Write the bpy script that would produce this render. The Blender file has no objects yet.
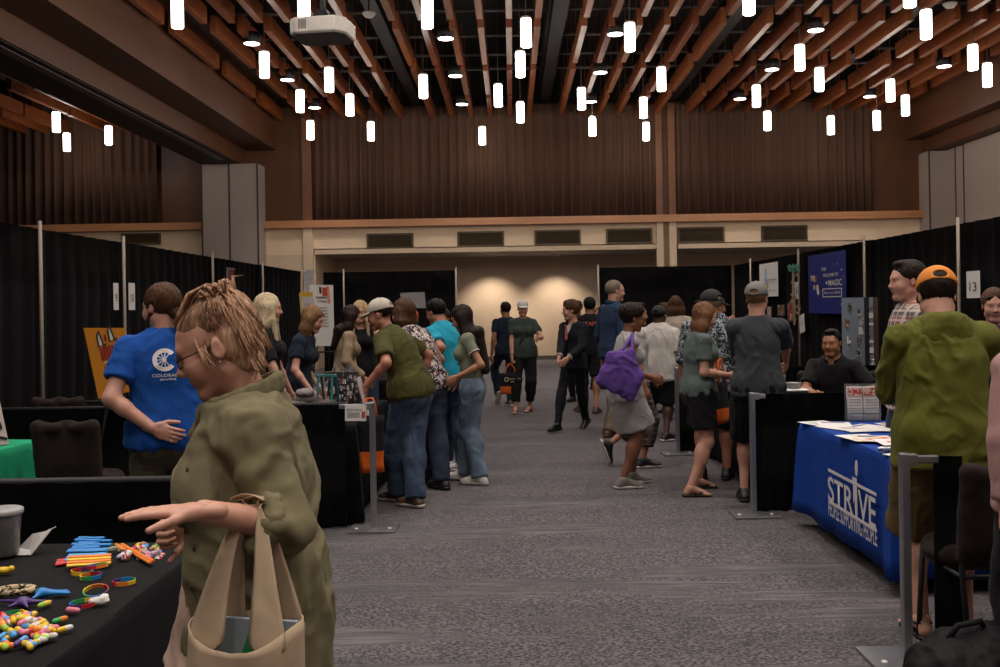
import bpy, bmesh, math, random
import numpy as np
from math import sin, cos, pi, radians as R, hypot, atan2
from mathutils import Vector, Matrix, Euler, noise as mnoise
random.seed(7)
sc = bpy.context.scene
COL = sc.collection
F = 980.0; PX = 512.0; PY = 306.0; ROLL = 0.0165; HC = 1.6   # focal length and principal point in pixels, camera roll, eye height
def at(px, py, D):
    """the world point seen at pixel (px, py) at depth D"""
    dx = px-PX; dy = PY-py; c = cos(ROLL); s = sin(ROLL)
    u = dx*c+dy*s; v = -dx*s+dy*c
    return Vector((u*D/F, D, HC+v*D/F))
def atz(px, py, z):
    """the world point seen at pixel (px, py) on the level plane of height z"""
    p = at(px, py, 1.0); k = (z-HC)/(p.z-HC)
    return Vector((p.x*k, k, z))
# ---------- camera
cd = bpy.data.cameras.new('camera'); cam = bpy.data.objects.new('camera', cd); COL.objects.link(cam)
cd.sensor_width = 36; cd.lens = 36*F/1000; cd.shift_x = (500-PX)/1000; cd.shift_y = -(333.5-PY)/1000
cd.clip_start = .05; cd.clip_end = 200
cam.matrix_world = Matrix.Translation((0, 0, HC)) @ Matrix.Rotation(pi/2, 4, 'X') @ Matrix.Rotation(-ROLL, 4, 'Z')
sc.camera = cam
vs = sc.view_settings; vs.view_transform = 'Standard'; vs.look = 'None'; vs.gamma = 1; vs.use_curve_mapping = False; vs.exposure = -0.14
# ---------- materials
MATS = {}
def srgb(c):
    if isinstance(c, str):
        c = [int(c[i:i+2], 16)/255 for i in (0, 2, 4)]
        c = [x/12.92 if x <= .04045 else ((x+.055)/1.055)**2.4 for x in c]
    return (c[0], c[1], c[2], 1)
class G:
    """small node graph writer"""
    def __init__(s, name):
        s.m = bpy.data.materials.new(name); s.m.use_nodes = True; s.t = s.m.node_tree
        s.b = s.t.nodes['Principled BSDF']; s.tc = None
    def n(s, typ, **kw):
        nd = s.t.nodes.new(typ)
        for k, v in kw.items():
            if k.startswith('_'): setattr(nd, k[1:], v)
            else:
                key = k.replace('__', ' ')
                s.set(nd.inputs[int(key[1:]) if key[0] == 'i' and key[1:].isdigit() else key], v)
        return nd
    def set(s, sock, v):
        if isinstance(v, bpy.types.NodeSocket): s.t.links.new(v, sock)
        elif isinstance(v, bpy.types.Node): s.t.links.new(v.outputs[0], sock)
        else: sock.default_value = v
    def co(s, kind='Object', scale=(1, 1, 1), rot=(0, 0, 0)):
        if not s.tc: s.tc = s.t.nodes.new('ShaderNodeTexCoord')
        m = s.n('ShaderNodeMapping'); s.t.links.new(s.tc.outputs[kind], m.inputs[0])
        m.inputs['Scale'].default_value = scale; m.inputs['Rotation'].default_value = rot
        return m
    def noise(s, vec, scale, detail=3, rough=.5, dist=0):
        return s.n('ShaderNodeTexNoise', Vector=vec, Scale=scale, Detail=detail, Roughness=rough, Distortion=dist)
    def ramp(s, fac, stops, interp='LINEAR'):
        r = s.t.nodes.new('ShaderNodeValToRGB'); r.color_ramp.interpolation = interp
        e = r.color_ramp.elements
        while len(e) < len(stops): e.new(.5)
        for i, (p, c) in enumerate(stops): e[i].position = p; e[i].color = srgb(c)
        s.set(r.inputs[0], fac); return r
    def mix(s, fac, a, b, mode='MIX'):
        m = s.t.nodes.new('ShaderNodeMix'); m.data_type = 'RGBA'; m.blend_type = mode
        s.set(m.inputs[0], fac); s.set(m.inputs[6], a if not isinstance(a, (tuple, str)) else srgb(a)); s.set(m.inputs[7], b if not isinstance(b, (tuple, str)) else srgb(b))
        return m.outputs[2]
    def math(s, op, a, b=0.0):
        m = s.t.nodes.new('ShaderNodeMath'); m.operation = op; s.set(m.inputs[0], a); s.set(m.inputs[1], b); return m
    def bump(s, h, strength=.3, dist=.01):
        b = s.n('ShaderNodeBump', Height=h, Strength=strength, Distance=dist); s.t.links.new(b.outputs[0], s.b.inputs['Normal'])
    def base(s, c): s.set(s.b.inputs['Base Color'], c if not isinstance(c, (tuple, str)) else srgb(c))
    def p(s, **kw):
        for k, v in kw.items(): s.b.inputs[k.replace('_', ' ')].default_value = v
        return s
def mat(name, color, rough=.6, metal=0, var=.12, scale=8, bump=0, bscale=60, stretch=(1, 1, 1), **kw):
    """plain surface with a faint mottled variation of its own colour"""
    if name in MATS: return MATS[name]
    g = G(name); c = srgb(color); g.p(Roughness=rough, Metallic=metal, **kw)
    co = g.co(scale=stretch)
    nz = g.noise(co.outputs[0], scale, 3)
    a = tuple(x*(1-var) for x in c[:3]); b = tuple(min(1, x*(1+var)) for x in c[:3])
    g.base(g.ramp(nz.outputs[0], [(.3, a), (.7, b)]).outputs[0])
    if bump: g.bump(g.noise(co.outputs[0], bscale, 3).outputs[0], bump, .004)
    MATS[name] = g.m; return g.m
def emis(name, color, strength):
    if name in MATS: return MATS[name]
    g = G(name); c = srgb(color); g.base(c[:3]); g.b.inputs['Emission Color'].default_value = c; g.b.inputs['Emission Strength'].default_value = strength
    MATS[name] = g.m; return g.m
# ---------- objects
def tag(o, label=None, cat=None, group=None, kind=None):
    if label: o['label'] = label
    if cat: o['category'] = cat
    if group: o['group'] = group
    if kind: o['kind'] = kind
    return o
def empty(name, loc=(0, 0, 0), rz=0, label=None, cat=None, group=None):
    o = bpy.data.objects.new(name, None); o.empty_display_size = .1; o.location = loc; o.rotation_euler = (0, 0, rz); COL.objects.link(o)
    return tag(o, label, cat, group)
def mesh_obj(name, verts, faces, m, parent=None, smooth=False, loc=None, fm=None):
    me = bpy.data.meshes.new(name); me.from_pydata([tuple(v) for v in verts], [], [tuple(f) for f in faces])
    for x in (m if isinstance(m, (list, tuple)) else [m]): me.materials.append(x)
    if fm is not None: me.polygons.foreach_set('material_index', list(fm))
    if smooth: me.polygons.foreach_set('use_smooth', [True]*len(me.polygons))
    me.update()
    o = bpy.data.objects.new(name, me); COL.objects.link(o)
    if parent: o.parent = parent
    if loc: o.location = loc
    return o
class MB:
    """collects shapes into one mesh"""
    def __init__(s): s.v = []; s.f = []; s.mi = []; s.cur = 0
    def add(s, vs, fs, mi=None):
        k = len(s.v); s.v += [tuple(v) for v in vs]; s.f += [tuple(i+k for i in f) for f in fs]; s.mi += [s.cur if mi is None else mi]*len(fs); return s
    def box(s, c, d, rot=None, mi=None, bev=0.0):
        x, y, z = [q/2 for q in d]
        if bev <= 0:
            vs = [Vector((a*x, b*y, e*z)) for a in (-1, 1) for b in (-1, 1) for e in (-1, 1)]
            fs = [(0, 1, 3, 2), (4, 6, 7, 5), (0, 4, 5, 1), (2, 3, 7, 6), (0, 2, 6, 4), (1, 5, 7, 3)]
        else:
            b = bmesh.new(); bmesh.ops.create_cube(b, size=1); bmesh.ops.scale(b, vec=d, verts=b.verts)
            bmesh.ops.bevel(b, geom=b.edges[:], offset=min(bev, min(d)*.45), segments=2, affect='EDGES', profile=.5)
            vs = [v.co.copy() for v in b.verts]; fs = [[v.index for v in f.verts] for f in b.faces]; b.free()
        M = rot if rot is not None else Matrix.Identity(3)
        c = Vector(c); return s.add([M @ v+c for v in vs], fs, mi)
    def b2(s, a, b, mi=None, bev=0.0):
        a = Vector(a); b = Vector(b); return s.box((a+b)/2, [abs(q) for q in (b-a)], None, mi, bev)
    def tube(s, pts, r, n=10, mi=None, cap=True, closed=False, flat=None):
        pts = [Vector(p) for p in pts]; rs = r if isinstance(r, (list, tuple)) else [r]*len(pts)
        vs = []; fs = []; up = None; N = len(pts)
        for i, p in enumerate(pts):
            if closed: t = pts[(i+1) % N]-pts[i-1]
            else: t = (pts[min(i+1, N-1)]-pts[max(i-1, 0)])
            t = t.normalized() if t.length > 1e-9 else Vector((0, 0, 1))
            if up is None:
                up = t.orthogonal().normalized()
                if flat is not None: up = (Vector(flat)-t*t.dot(Vector(flat))).normalized()
            up = (up-t*up.dot(t)).normalized(); w = t.cross(up)
            for j in range(n):
                a = 2*pi*j/n; vs.append(p+(up*cos(a)+w*sin(a))*rs[i])
        for i in range(N if closed else N-1):
            k = (i+1) % N
            for j in range(n): fs.append((i*n+j, i*n+(j+1) % n, k*n+(j+1) % n, k*n+j))
        if cap and not closed: fs += [tuple(range(n))[::-1], tuple((N-1)*n+j for j in range(n))]
        return s.add(vs, fs, mi)
    def lathe(s, prof, n=24, c=(0, 0, 0), mi=None, rot=None, sx=1, sy=1, cap=True):
        vs = []; fs = []; c = Vector(c); M = rot if rot is not None else Matrix.Identity(3)
        for r_, z in prof:
            for j in range(n):
                a = 2*pi*j/n; vs.append(c+M @ Vector((r_*cos(a)*sx, r_*sin(a)*sy, z)))
        for i in range(len(prof)-1):
            for j in range(n): fs.append((i*n+j, i*n+(j+1) % n, (i+1)*n+(j+1) % n, (i+1)*n+j))
        if cap and prof[0][0] > 1e-5: fs.append(tuple(range(n))[::-1])
        if cap and prof[-1][0] > 1e-5: fs.append(tuple((len(prof)-1)*n+j for j in range(n)))
        return s.add(vs, fs, mi)
    def prism(s, poly, axis_o, ux, uy, un, t, mi=None):
        """outline poly (2D) in the plane o+ux*x+uy*y, thickness t along un"""
        o = Vector(axis_o); ux = Vector(ux); uy = Vector(uy); un = Vector(un); n = len(poly)
        vs = [o+ux*x+uy*y for x, y in poly]+[o+ux*x+uy*y+un*t for x, y in poly]
        fs = [tuple(range(n))[::-1], tuple(range(n, 2*n))]+[(i, (i+1) % n, n+(i+1) % n, n+i) for i in range(n)]
        return s.add(vs, fs, mi)
    def build(s, name, m, parent=None, smooth=False, loc=None):
        o = mesh_obj(name, s.v, s.f, m, parent, smooth, loc, s.mi if isinstance(m, (list, tuple)) else None)
        return o
def copy_tree(o, parent=None):
    c = o.copy(); COL.objects.link(c)
    if parent: c.parent = parent
    for ch in list(o.children): copy_tree(ch, c)
    return c
def autosmooth(o, ang=40):
    me = o.data
    me.polygons.foreach_set('use_smooth', [True]*len(me.polygons))
    try: me.set_sharp_from_angle(angle=R(ang))
    except Exception: pass
    return o
FONT = {}
def text_mesh(name, s, size, M, m, parent, ext=.0015, bold=0, align='CENTER', sx=1):
    cu = bpy.data.curves.new(name, 'FONT'); cu.body = s; cu.size = size; cu.extrude = ext; cu.offset = bold; cu.align_x = align; cu.align_y = 'CENTER'
    o = bpy.data.objects.new(name, cu); COL.objects.link(o); cu.materials.append(m)
    dg = bpy.context.evaluated_depsgraph_get(); dg.update()
    me = bpy.data.meshes.new_from_object(o.evaluated_get(dg)); bpy.data.objects.remove(o); bpy.data.curves.remove(cu)
    S = Matrix.Diagonal((sx, 1, 1, 1)); me.transform(M @ S)
    if not me.materials: me.materials.append(m)
    o = bpy.data.objects.new(name, me); COL.objects.link(o)
    if parent: o.parent = parent
    return o
def frame(o, ux, uy):
    """4x4 placing text: local x -> ux, local y -> uy"""
    ux = Vector(ux).normalized(); uy = Vector(uy).normalized(); un = ux.cross(uy)
    M = Matrix((ux, uy, un)).transposed().to_4x4(); M.translation = Vector(o); return M
# ---------- numpy noise
_P = np.random.RandomState(3).rand(64, 64, 64).astype(np.float32)
def vnoise(p):
    """value noise for an (n,3) array, about -1..1"""
    i = np.floor(p).astype(int); f = p-i; f = f*f*(3-2*f); r = 0
    for a in (0, 1):
        for b in (0, 1):
            for c in (0, 1):
                w = (f[:, 0] if a else 1-f[:, 0])*(f[:, 1] if b else 1-f[:, 1])*(f[:, 2] if c else 1-f[:, 2])
                r = r+w*_P[(i[:, 0]+a) & 63, (i[:, 1]+b) & 63, (i[:, 2]+c) & 63]
    return r*2-1
# ================= materials of the room
def wood(name, c1, c2, axis=(6, .5, 6), rough=.42, scale=3.0):
    if name in MATS: return MATS[name]
    g = G(name); co = g.co(scale=axis)
    n1 = g.noise(co.outputs[0], scale, 5, .6, .6)
    g.base(g.ramp(n1.outputs[0], [(.3, c1), (.7, c2)]).outputs[0]); g.p(Roughness=rough)
    g.bump(n1.outputs[0], .08, .003); MATS[name] = g.m; return g.m
M_BAFF = wood('baffle_wood', '6e381c', '9a5428')
M_BAFF2 = wood('baffle_wood_reddish', '643016', '88441f')
M_PANEL = wood('wall_panel_wood', '523018', '603a20', (1.5, 1.5, .4), .5, 2)
M_FASC = wood('fascia_wood', '52301e', '603822', (1, .3, 1), .55, 1.2)
M_LEDGE = wood('ledge_wood', 'b07a52', 'c48c62', (.5, 4, 4), .4, 2)
M_BEIGE = mat('beige_paint', 'e6ccae', .7, var=.04, scale=3)
M_BEIGE2 = mat('pale_beige_paint', 'd2baa0', .7, var=.04, scale=3)
M_GREYP = mat('grey_partition_fabric', 'a3948c', .8, var=.05, scale=20, bump=.1, bscale=300)
M_BLACK = mat('black_ceiling_paint', '0b0a0b', .9, var=.2)
M_DUCT = mat('dark_duct_metal', '1b1a1c', .6, .2, var=.1)
M_STEEL = mat('brushed_steel', 'a8a8ac', .35, .9, var=.08, scale=30)
M_POLE = mat('drape_pole_aluminium', '8c8074', .6, .3, var=.06, scale=20)
M_WHITE = mat('white_paper', 'd8d4d0', .7, var=.03)
M_WPAINT = mat('white_plastic', 'cfcac4', .5, var=.03)
M_BASEB = mat('grey_baseboard_rubber', '4c4846', .6, var=.06)
M_VENT = mat('vent_metal_olive', '5c4e3c', .5, .3, var=.06)
M_VENTD = mat('vent_dark_inside', '2a231c', .9)
def carpet():
    g = G('carpet'); co = g.co()
    # planks: rows 0.25 m deep and 1 m long, running across the aisle
    br = g.n('ShaderNodeTexBrick', Vector=co.outputs[0], Scale=1.0); br.offset = .37
    br.inputs['Brick Width'].default_value = 1.0; br.inputs['Row Height'].default_value = .25; br.inputs['Mortar Size'].default_value = 0
    br.inputs['Color1'].default_value = (0, 0, 0, 1); br.inputs['Color2'].default_value = (1, 1, 1, 1); br.inputs['Bias'].default_value = 0
    st = g.noise(g.co(scale=(.55, 9, 1)).outputs[0], 3.2, 4, .62)       # long streaks
    st2 = g.noise(g.co(scale=(1.6, 30, 1)).outputs[0], 2.4, 3, .6)
    sp = g.n('ShaderNodeTexVoronoi', Vector=g.co(scale=(52, 84, 1)).outputs[0], Scale=1.0)
    sp2 = g.noise(co.outputs[0], 70, 2, .7)
    speck = g.ramp(g.math('MULTIPLY', sp.outputs['Distance'], sp2.outputs[0]).outputs[0], [(.20, (1, 1, 1)), (.31, (0, 0, 0))])
    mask = g.ramp(g.noise(g.co(scale=(.3, 1.6, 1)).outputs[0], 1.3, 3, .6).outputs[0], [(.42, (0, 0, 0)), (.49, (1, 1, 1))])
    c_st = g.ramp(st.outputs[0], [(.34, '1a1719'), (.47, '3e393b'), (.60, '6a6366')])
    c_st2 = g.mix(.45, c_st.outputs[0], g.ramp(st2.outputs[0], [(.40, '141214'), (.60, '625c5f')]).outputs[0])
    c_sp = g.mix(speck.outputs[0], '5a5356', '141113')
    c = g.mix(mask.outputs[0], c_st2, c_sp)
    c = g.mix(.16, c, br.outputs['Color'], 'OVERLAY')
    g.base(c); g.p(Roughness=.95)
    g.b.inputs['Sheen Weight'].default_value = .15
    g.bump(g.noise(co.outputs[0], 260, 2, .6).outputs[0], .5, .006)
    return g.m
M_CARPET = carpet()
def struct(o): o['kind'] = 'structure'; return o
XL, XR = -6.2, 10.5          # fascias of the main hall
YB, YR = 26.0, 29.0          # upper back wall plane, back of the recess
ZC = 1.6
struct(MB().b2((-20, -5, -.1), (13, 30, 0)).build('floor', M_CARPET))
struct(MB().b2((-20, -5, 8.3), (13, 30, 8.4)).build('ceiling', M_BLACK))
# ---------- back wall: brown panels above the ledge, beige below
Zl0, Zl1 = 3.75, 3.94         # ledge
w = MB(); w.cur = 0
w.b2((-20, YB, 3.94), (11.6, YB+.2, 6.95), 0); w.b2((-20, YB, 6.95), (11.6, YB+.2, 8.3), 2)
w.b2((-20, YB, 3.05), (11.6, YB+.2, 3.75), 1)
w.b2((-20, YB+.2, 3.05), (-5.4, YB+.25, 3.8), 1)
struct(w.build('wall_back', [M_PANEL, M_BEIGE, M_BLACK]))
# lower pieces: solid wall at both ends, recess between
lo = MB(); lo.b2((-20, YB, 0), (-5.2, YB+.2, 3.05)); lo.b2((9.6, YB, 0), (11.6, YB+.2, 3.05))
struct(lo.build('wall_back_lower', M_BEIGE2))
r = MB(); r.b2((-6, YR, 0), (10.4, YR+.2, 3.4))
struct(r.build('wall_recess', M_BEIGE2))
r = MB(); r.b2((-5.35, YB+.2, 0), (-5.2, YR, 3.05)); struct(r.build('wall_recess_left', M_BEIGE2))
r = MB(); r.b2((9.6, YB+.2, 0), (9.75, YR, 3.05)); struct(r.build('wall_recess_right', M_BEIGE2))
struct(MB().b2((-5.4, YB, 3.05), (9.8, YR, 3.2)).build('ceiling_recess', mat('soffit_paint', '8d857e', .6)))
struct(MB().b2((-5.2, YR-.03, 0), (9.6, YR, .12)).build('baseboard_back', M_BASEB))
# lip under the vents
struct(MB().b2((-5.2, YB-.06, 3.05), (3.86, YB, 3.17)).b2((4.42, YB-.06, 3.05), (9.55, YB, 3.17)).build('trim_1', M_BEIGE2))
tl = MB(); tl.b2((-20, YB-.22, Zl0), (11, YB, Zl1))
struct(tl.build('trim_2', M_LEDGE))
# pilasters: brown above, beige below
n = 3
for x0, x1, low in ((at(303.5, 200, YB).x, at(313, 200, YB).x, 1), (at(655.5, 200, YB).x, at(662, 200, YB).x, 1), (at(668, 200, YB).x, at(675, 200, YB).x, 1)):
    t = MB(); t.b2((x0, YB-.14, Zl1), (x1, YB, 6.9), 0); t.b2((x0, YB-.14, 0), (x1, YB, Zl0), 1)
    struct(t.build('trim_%d' % n, [mat('pilaster_wood', '7b4f34', .5), M_BEIGE2])); n += 1
# darker backing between the twin pilasters
struct(MB().b2((at(661.5, 200, YB).x, YB-.03, 0), (at(668.5, 200, YB).x, YB, 3.75)).build('trim_%d' % n, mat('beige_shadow_joint', '8f7b64', .7))); n += 1
# pleated curtains on the upper wall
M_CURT = mat('brown_pleated_fabric', '523829', .85, var=.2, scale=3, stretch=(6, 6, .15))
def pleated(name, x0, x1, y, z0, z1, m, amp, wl, seed, axis='x', thick=.0, jitter=.5, zs=2, parent=None, sway=0.0):
    """a hanging pleated sheet along x (or y) with irregular folds"""
    rnd = random.Random(seed); L = x1-x0; ns = max(8, int(L/wl*8)); vs = []; fs = []
    ph = rnd.random()*9
    off = []; t = ph; 
    for i in range(ns+1):
        t += L/ns/wl*2*pi*(1+jitter*mnoise.noise(Vector((i*.045, seed, 0))))
        a = amp*(.6+.5*mnoise.noise(Vector((i*.03, seed+3, 1))))
        off.append((sin(t)+.3*sin(2*t+1))*a)
    for k in range(zs+1):
        z = z0+(z1-z0)*k/zs; q = 1-.45*(k/zs)
        for i in range(ns+1):
            s_ = x0+L*i/ns; o = off[i]*q+sway*mnoise.noise(Vector((i*.02, k*.5, seed)))
            vs.append((s_, y+o, z) if axis == 'x' else (y+o, s_, z))
    for k in range(zs):
        for i in range(ns):
            a = k*(ns+1)+i; fs.append((a, a+1, a+ns+2, a+ns+1))
    nv = len(vs); d = .006
    vs += [(v[0], v[1]+d, v[2]) if axis == 'x' else (v[0]+d, v[1], v[2]) for v in vs[:nv]]
    fs += [tuple(q+nv for q in f[::-1]) for f in fs[:]]
    rim = [i for i in range(ns+1)]; top = [zs*(ns+1)+i for i in range(ns+1)]
    for rr in (rim, top):
        for a, b in zip(rr, rr[1:]): fs.append((a, a+nv, b+nv, b))
    e0 = [k*(ns+1) for k in range(zs+1)]; e1 = [k*(ns+1)+ns for k in range(zs+1)]
    for rr in (e0, e1):
        for a, b in zip(rr, rr[1:]): fs.append((a, b, b+nv, a+nv))
    return mesh_obj(name, vs, fs, m, parent, True)
GC = 'pleated curtains on the upper wall'
o = pleated('pleated_curtain', at(314, 200, YB).x, at(655, 200, YB).x, YB-.16, Zl1, 6.85, M_CURT, .09, .24, 1); tag(o, 'wide brown pleated curtain above the timber ledge, the widest of the curtains', 'curtain', GC)
o = pleated('pleated_curtain', at(676, 200, YB).x, at(872, 200, YB).x, YB-.16, Zl1, 6.85, M_CURT, .09, .24, 2); tag(o, 'brown pleated curtain between the twin pilasters and the plain wood panel', 'curtain', GC)
o = pleated('pleated_curtain', -20, at(160, 200, YB).x, YB-.16, Zl1, 7.6, M_CURT, .09, .24, 5); tag(o, 'brown pleated curtain in the adjoining hall beyond the ceiling beam', 'curtain', GC)
# vents in the beige band
def vent(x0, x1, z0, z1, label):
    r_ = empty('air_vent', ((x0+x1)/2, YB, z0), 0, label, 'air vent', 'grilles in the beige band')
    W = x1-x0; H = z1-z0; t = .05
    f = MB(); f.b2((-W/2, -.05, 0), (W/2, 0, t)).b2((-W/2, -.05, H-t), (W/2, 0, H)).b2((-W/2, -.05, t), (-W/2+t, 0, H-t)).b2((W/2-t, -.05, t), (W/2, 0, H-t))
    f.build('vent_frame', M_VENT, r_)
    MB().b2((-W/2+t, -.012, t), (W/2-t, -.002, H-t)).build('backing', M_VENTD, r_)
    g = MB(); k = 11
    for i in range(k): g.box((0, -.03, t+(H-2*t)*(i+.5)/k), (W-2*t, .03, .012), Matrix.Rotation(.6, 3, 'X'))
    g.build('grille', M_VENT, r_)
for (a, b, y0, y1, lb) in ((367, 413.5, 233, 249.5, 'air vent grille over the black drape, nearest the single pilaster'), (457.5, 504, 231, 247.5, 'second air vent grille from the single pilaster under the timber ledge'),
        (534.5, 580.5, 229.5, 246, 'third air vent grille from the single pilaster, above the boy in the suit'), (606, 652, 228, 244.5, 'air vent grille just before the twin pilasters'),
        (677.5, 724, 226.5, 243.5, 'air vent grille just past the twin pilasters'), (761, 807, 225, 242, 'last air vent grille before the grey folding wall'), (122, 161, 233, 245, 'air vent grille in the adjoining hall beside the grey folding panels')):
    p = at(a, y1, YB); q = at(b, y0, YB); vent(p.x, q.x, p.z, q.z, lb)
# ---------- folded partition panels and side wall
def panelwall(name, x0, x1, y0, y1, z1, seams):
    m = MB(); m.b2((x0, y0, 0), (x1, y1, z1), 0)
    for s_ in seams: m.b2((s_-.02, y0-.012, 0), (s_+.02, y0, z1), 1)
    return struct(m.build(name, [M_GREYP, mat('panel_seam', '403a38', .6)]))
panelwall('wall_folding_left', -7.98, -6.5, 25.3, YB, 5.39, [-7.25, -6.52, -7.96])
panelwall('wall_folding_right', 10.85, 11.35, 25.4, YB, 5.44, [10.87])
m = MB(); m.b2((11.35, -5, 0), (11.6, YB, 5.45), 0)
for y in [24.95, 24.5, 22.6, 20.7, 18.8, 16.9, 15.0]: m.b2((11.335, y-.02, 0), (11.35, y+.02, 5.45), 1)
struct(m.build('wall_right', [M_GREYP, MATS['panel_seam']]))
struct(MB().b2((11.35, -5, 5.45), (11.6, YB, 8.3)).build('wall_right_upper', M_FASC))
struct(MB().b2((-20.2, -5, 0), (-20, 30, 8.4)).build('wall_left', M_PANEL))
struct(MB().b2((-20, -5.2, 0), (13, -5, 8.4)).build('wall_front', mat('front_wall_paint', '6b5547', .8)))
# ---------- stepped ceiling beams
def beam(name, pts, n_):
    """profile in (x, z) swept along the hall"""
    vs = [(x, -5, z) for x, z in pts]+[(x, YB, z) for x, z in pts]; k = len(pts)
    fs = [(i, (i+1) % k, k+(i+1) % k, k+i) for i in range(k)]+[tuple(range(k)), tuple(range(k, 2*k))[::-1]]
    return struct(mesh_obj(name, vs, fs, M_FASC))
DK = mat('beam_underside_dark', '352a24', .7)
beam('ceiling_beam_left', [(-6.2, 8.3), (-6.2, 5.83), (-6.98, 5.83), (-6.98, 5.41), (-8.0, 5.41), (-8.0, 8.3)], 0)
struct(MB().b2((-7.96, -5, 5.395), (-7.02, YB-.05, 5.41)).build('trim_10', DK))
tr = MB(); tr.b2((-7.30, -5, 5.375), (-7.14, 24.6, 5.396)); struct(tr.build('trim_11', mat('track_aluminium', '6a6560', .5, .6)))
beam('ceiling_beam_right', [(10.5, 8.3), (10.5, 5.83), (10.95, 5.83), (10.95, 5.47), (11.6, 5.47), (11.6, 8.3)], 0)
# ---------- ceiling: dark channels, cross bars, timber baffles
CH = [-9.0+.6, -5.6, -2.4, .955, 4.28, 7.8]
for i, x in enumerate([-11.4]+[-5.68, -2.42, .955, 4.28, 7.62]):
    c = MB(); c.b2((x-.13, -4, 6.95), (x+.13, YB-.1, 7.15)); c.b2((x-.2, -4, 7.15), (x+.2, YB-.1, 7.3))
    tag(c.build('ceiling_channel', M_DUCT), 'long black metal channel running along the ceiling between the timber baffles', 'ceiling channel', 'black channels between the baffles')
for y in (15.2, 16.2, 18.7, 20.45, 22.0, 23.3):
    tag(MB().tube([(-6.1, y, 7.25), (10.4, y, 7.25)], .035, 8).build('crossbar', mat('grey_conduit', '56504e', .5, .5)), 'thin grey bar crossing above the ceiling baffles', 'ceiling bar', 'bars above the baffles')
rows = [(10.6, 13.6), (14.1, 17.0), (17.5, 20.2), (20.7, 23.05), (23.5, 25.75)]
rnd = random.Random(4)
xs = []
chs = [-5.68, -2.42, .955, 4.28, 7.62, 10.9]
for a, b in zip(chs, chs[1:]):
    for k in range(6): xs.append(a+.42+(b-a-.84)*k/5)
xs = [x for x in xs if x < 10.2]+[-6.0]
hall = [(x, r) for r in rows for x in xs]
protos = {}
for i, (x, (y0, y1)) in enumerate(hall):
    key = (y0, i % 3)
    if key not in protos:
        b = MB(); b.box((0, (y1-y0)/2, .15), (.11, y1-y0, .30), bev=.004)
        for yy in (.5, y1-y0-.5): b.tube([(0, yy, .3), (0, yy, 1.2)], .008, 6)
        o = b.build('ceiling_baffle', (M_BAFF, M_BAFF2, M_BAFF)[i % 3]); protos[key] = o
    else: o = protos[key].copy(); COL.objects.link(o)
    o.location = (x, y0, 6.58)
    tag(o, 'brown timber baffle hung on thin rods under the black ceiling of the main hall', 'ceiling baffle', 'timber baffles of the main hall')
p0 = protos[(17.5, 0)]
for r_, (y0, y1) in enumerate(rows[1:]):
    for k in range(9):
        x = -8.35-.55*k
        if k == 5: continue
        o = p0.copy(); COL.objects.link(o); o.location = (x, y0, 6.35)
        tag(o, 'brown timber baffle hung under the ceiling of the adjoining hall', 'ceiling baffle', 'timber baffles of the adjoining hall')
# ---------- pendants and downlights
M_LAMP = emis('pendant_glass_lit', 'fff6ea', 9.0)
M_CORD = mat('pendant_cord', '5a4a42', .6)
M_CAP = mat('pendant_cap_metal', '9a8f86', .4, .7)
pend = [(177.6,28,0),(264.6,77.6,0),(300.3,112,0),(310.5,139.5,0),(329.3,91.8,0),(56.5,132,1),(67,151,1),(108.8,144.6,1),(304,17,0),(427.6,28,0),(526.3,47,0),(520.5,77,0),(498.4,106.5,0),(423.5,98,0),(350,115.6,0),(371,140.5,0),(482.4,144.6,0),(520.5,122.4,0),(581.7,109.5,0),(592.6,136,0),(630,51,0),(661.6,90.8,0),(643.6,118,0),(646.3,140.5,0),(749,14.6,0),(800,70.4,0),(819.5,91,0),(756.6,106.8,0),(767.5,130.3,0),(831,134.4,0),(877,130,0),(890.6,101.4,0),(905.6,115.6,0),(910,7,0),(926.3,38.8,0),(973,70,0),(987.5,86.7,0)]
P0 = None
for i, (x, y, side) in enumerate(pend):
    p = atz(x, y, 5.7)
    if P0 is None:
        P0 = empty('pendant_lamp')
        MB().lathe([(.0, 0), (.075, .0), (.086, .012), (.086, .43), (.075, .445), (0, .445)], 20).build('glass_shade', M_LAMP, P0, True)
        MB().lathe([(.088, .445), (.088, .475), (.03, .485), (.0, .485)], 20).build('cap', M_CAP, P0)
        MB().tube([(0, 0, .48), (0, 0, 2.6)], .006, 6).build('cord', M_CORD, P0)
        o = P0
    else: o = copy_tree(P0)
    o.location = p
    if side: tag(o, 'lit white cylinder pendant lamp in the adjoining hall, %s' % ['', 'hanging nearest the beam', 'hanging farthest out', 'lower of the pair'][1 if x > 100 else (2 if x < 60 else 3)], 'pendant lamp', 'pendant lamps of the adjoining hall')
    else: tag(o, 'lit white cylinder pendant lamp hanging on a thin cord under the timber baffles', 'pendant lamp', 'pendant lamps of the main hall')
    L = bpy.data.lights.new('pendant_glow', 'POINT'); L.energy = 12; L.color = (1, .90, .80); L.shadow_soft_size = .12
    lo_ = bpy.data.objects.new('pendant_glow', L); COL.objects.link(lo_); lo_.location = p+Vector((0, 0, -.18))
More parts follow.
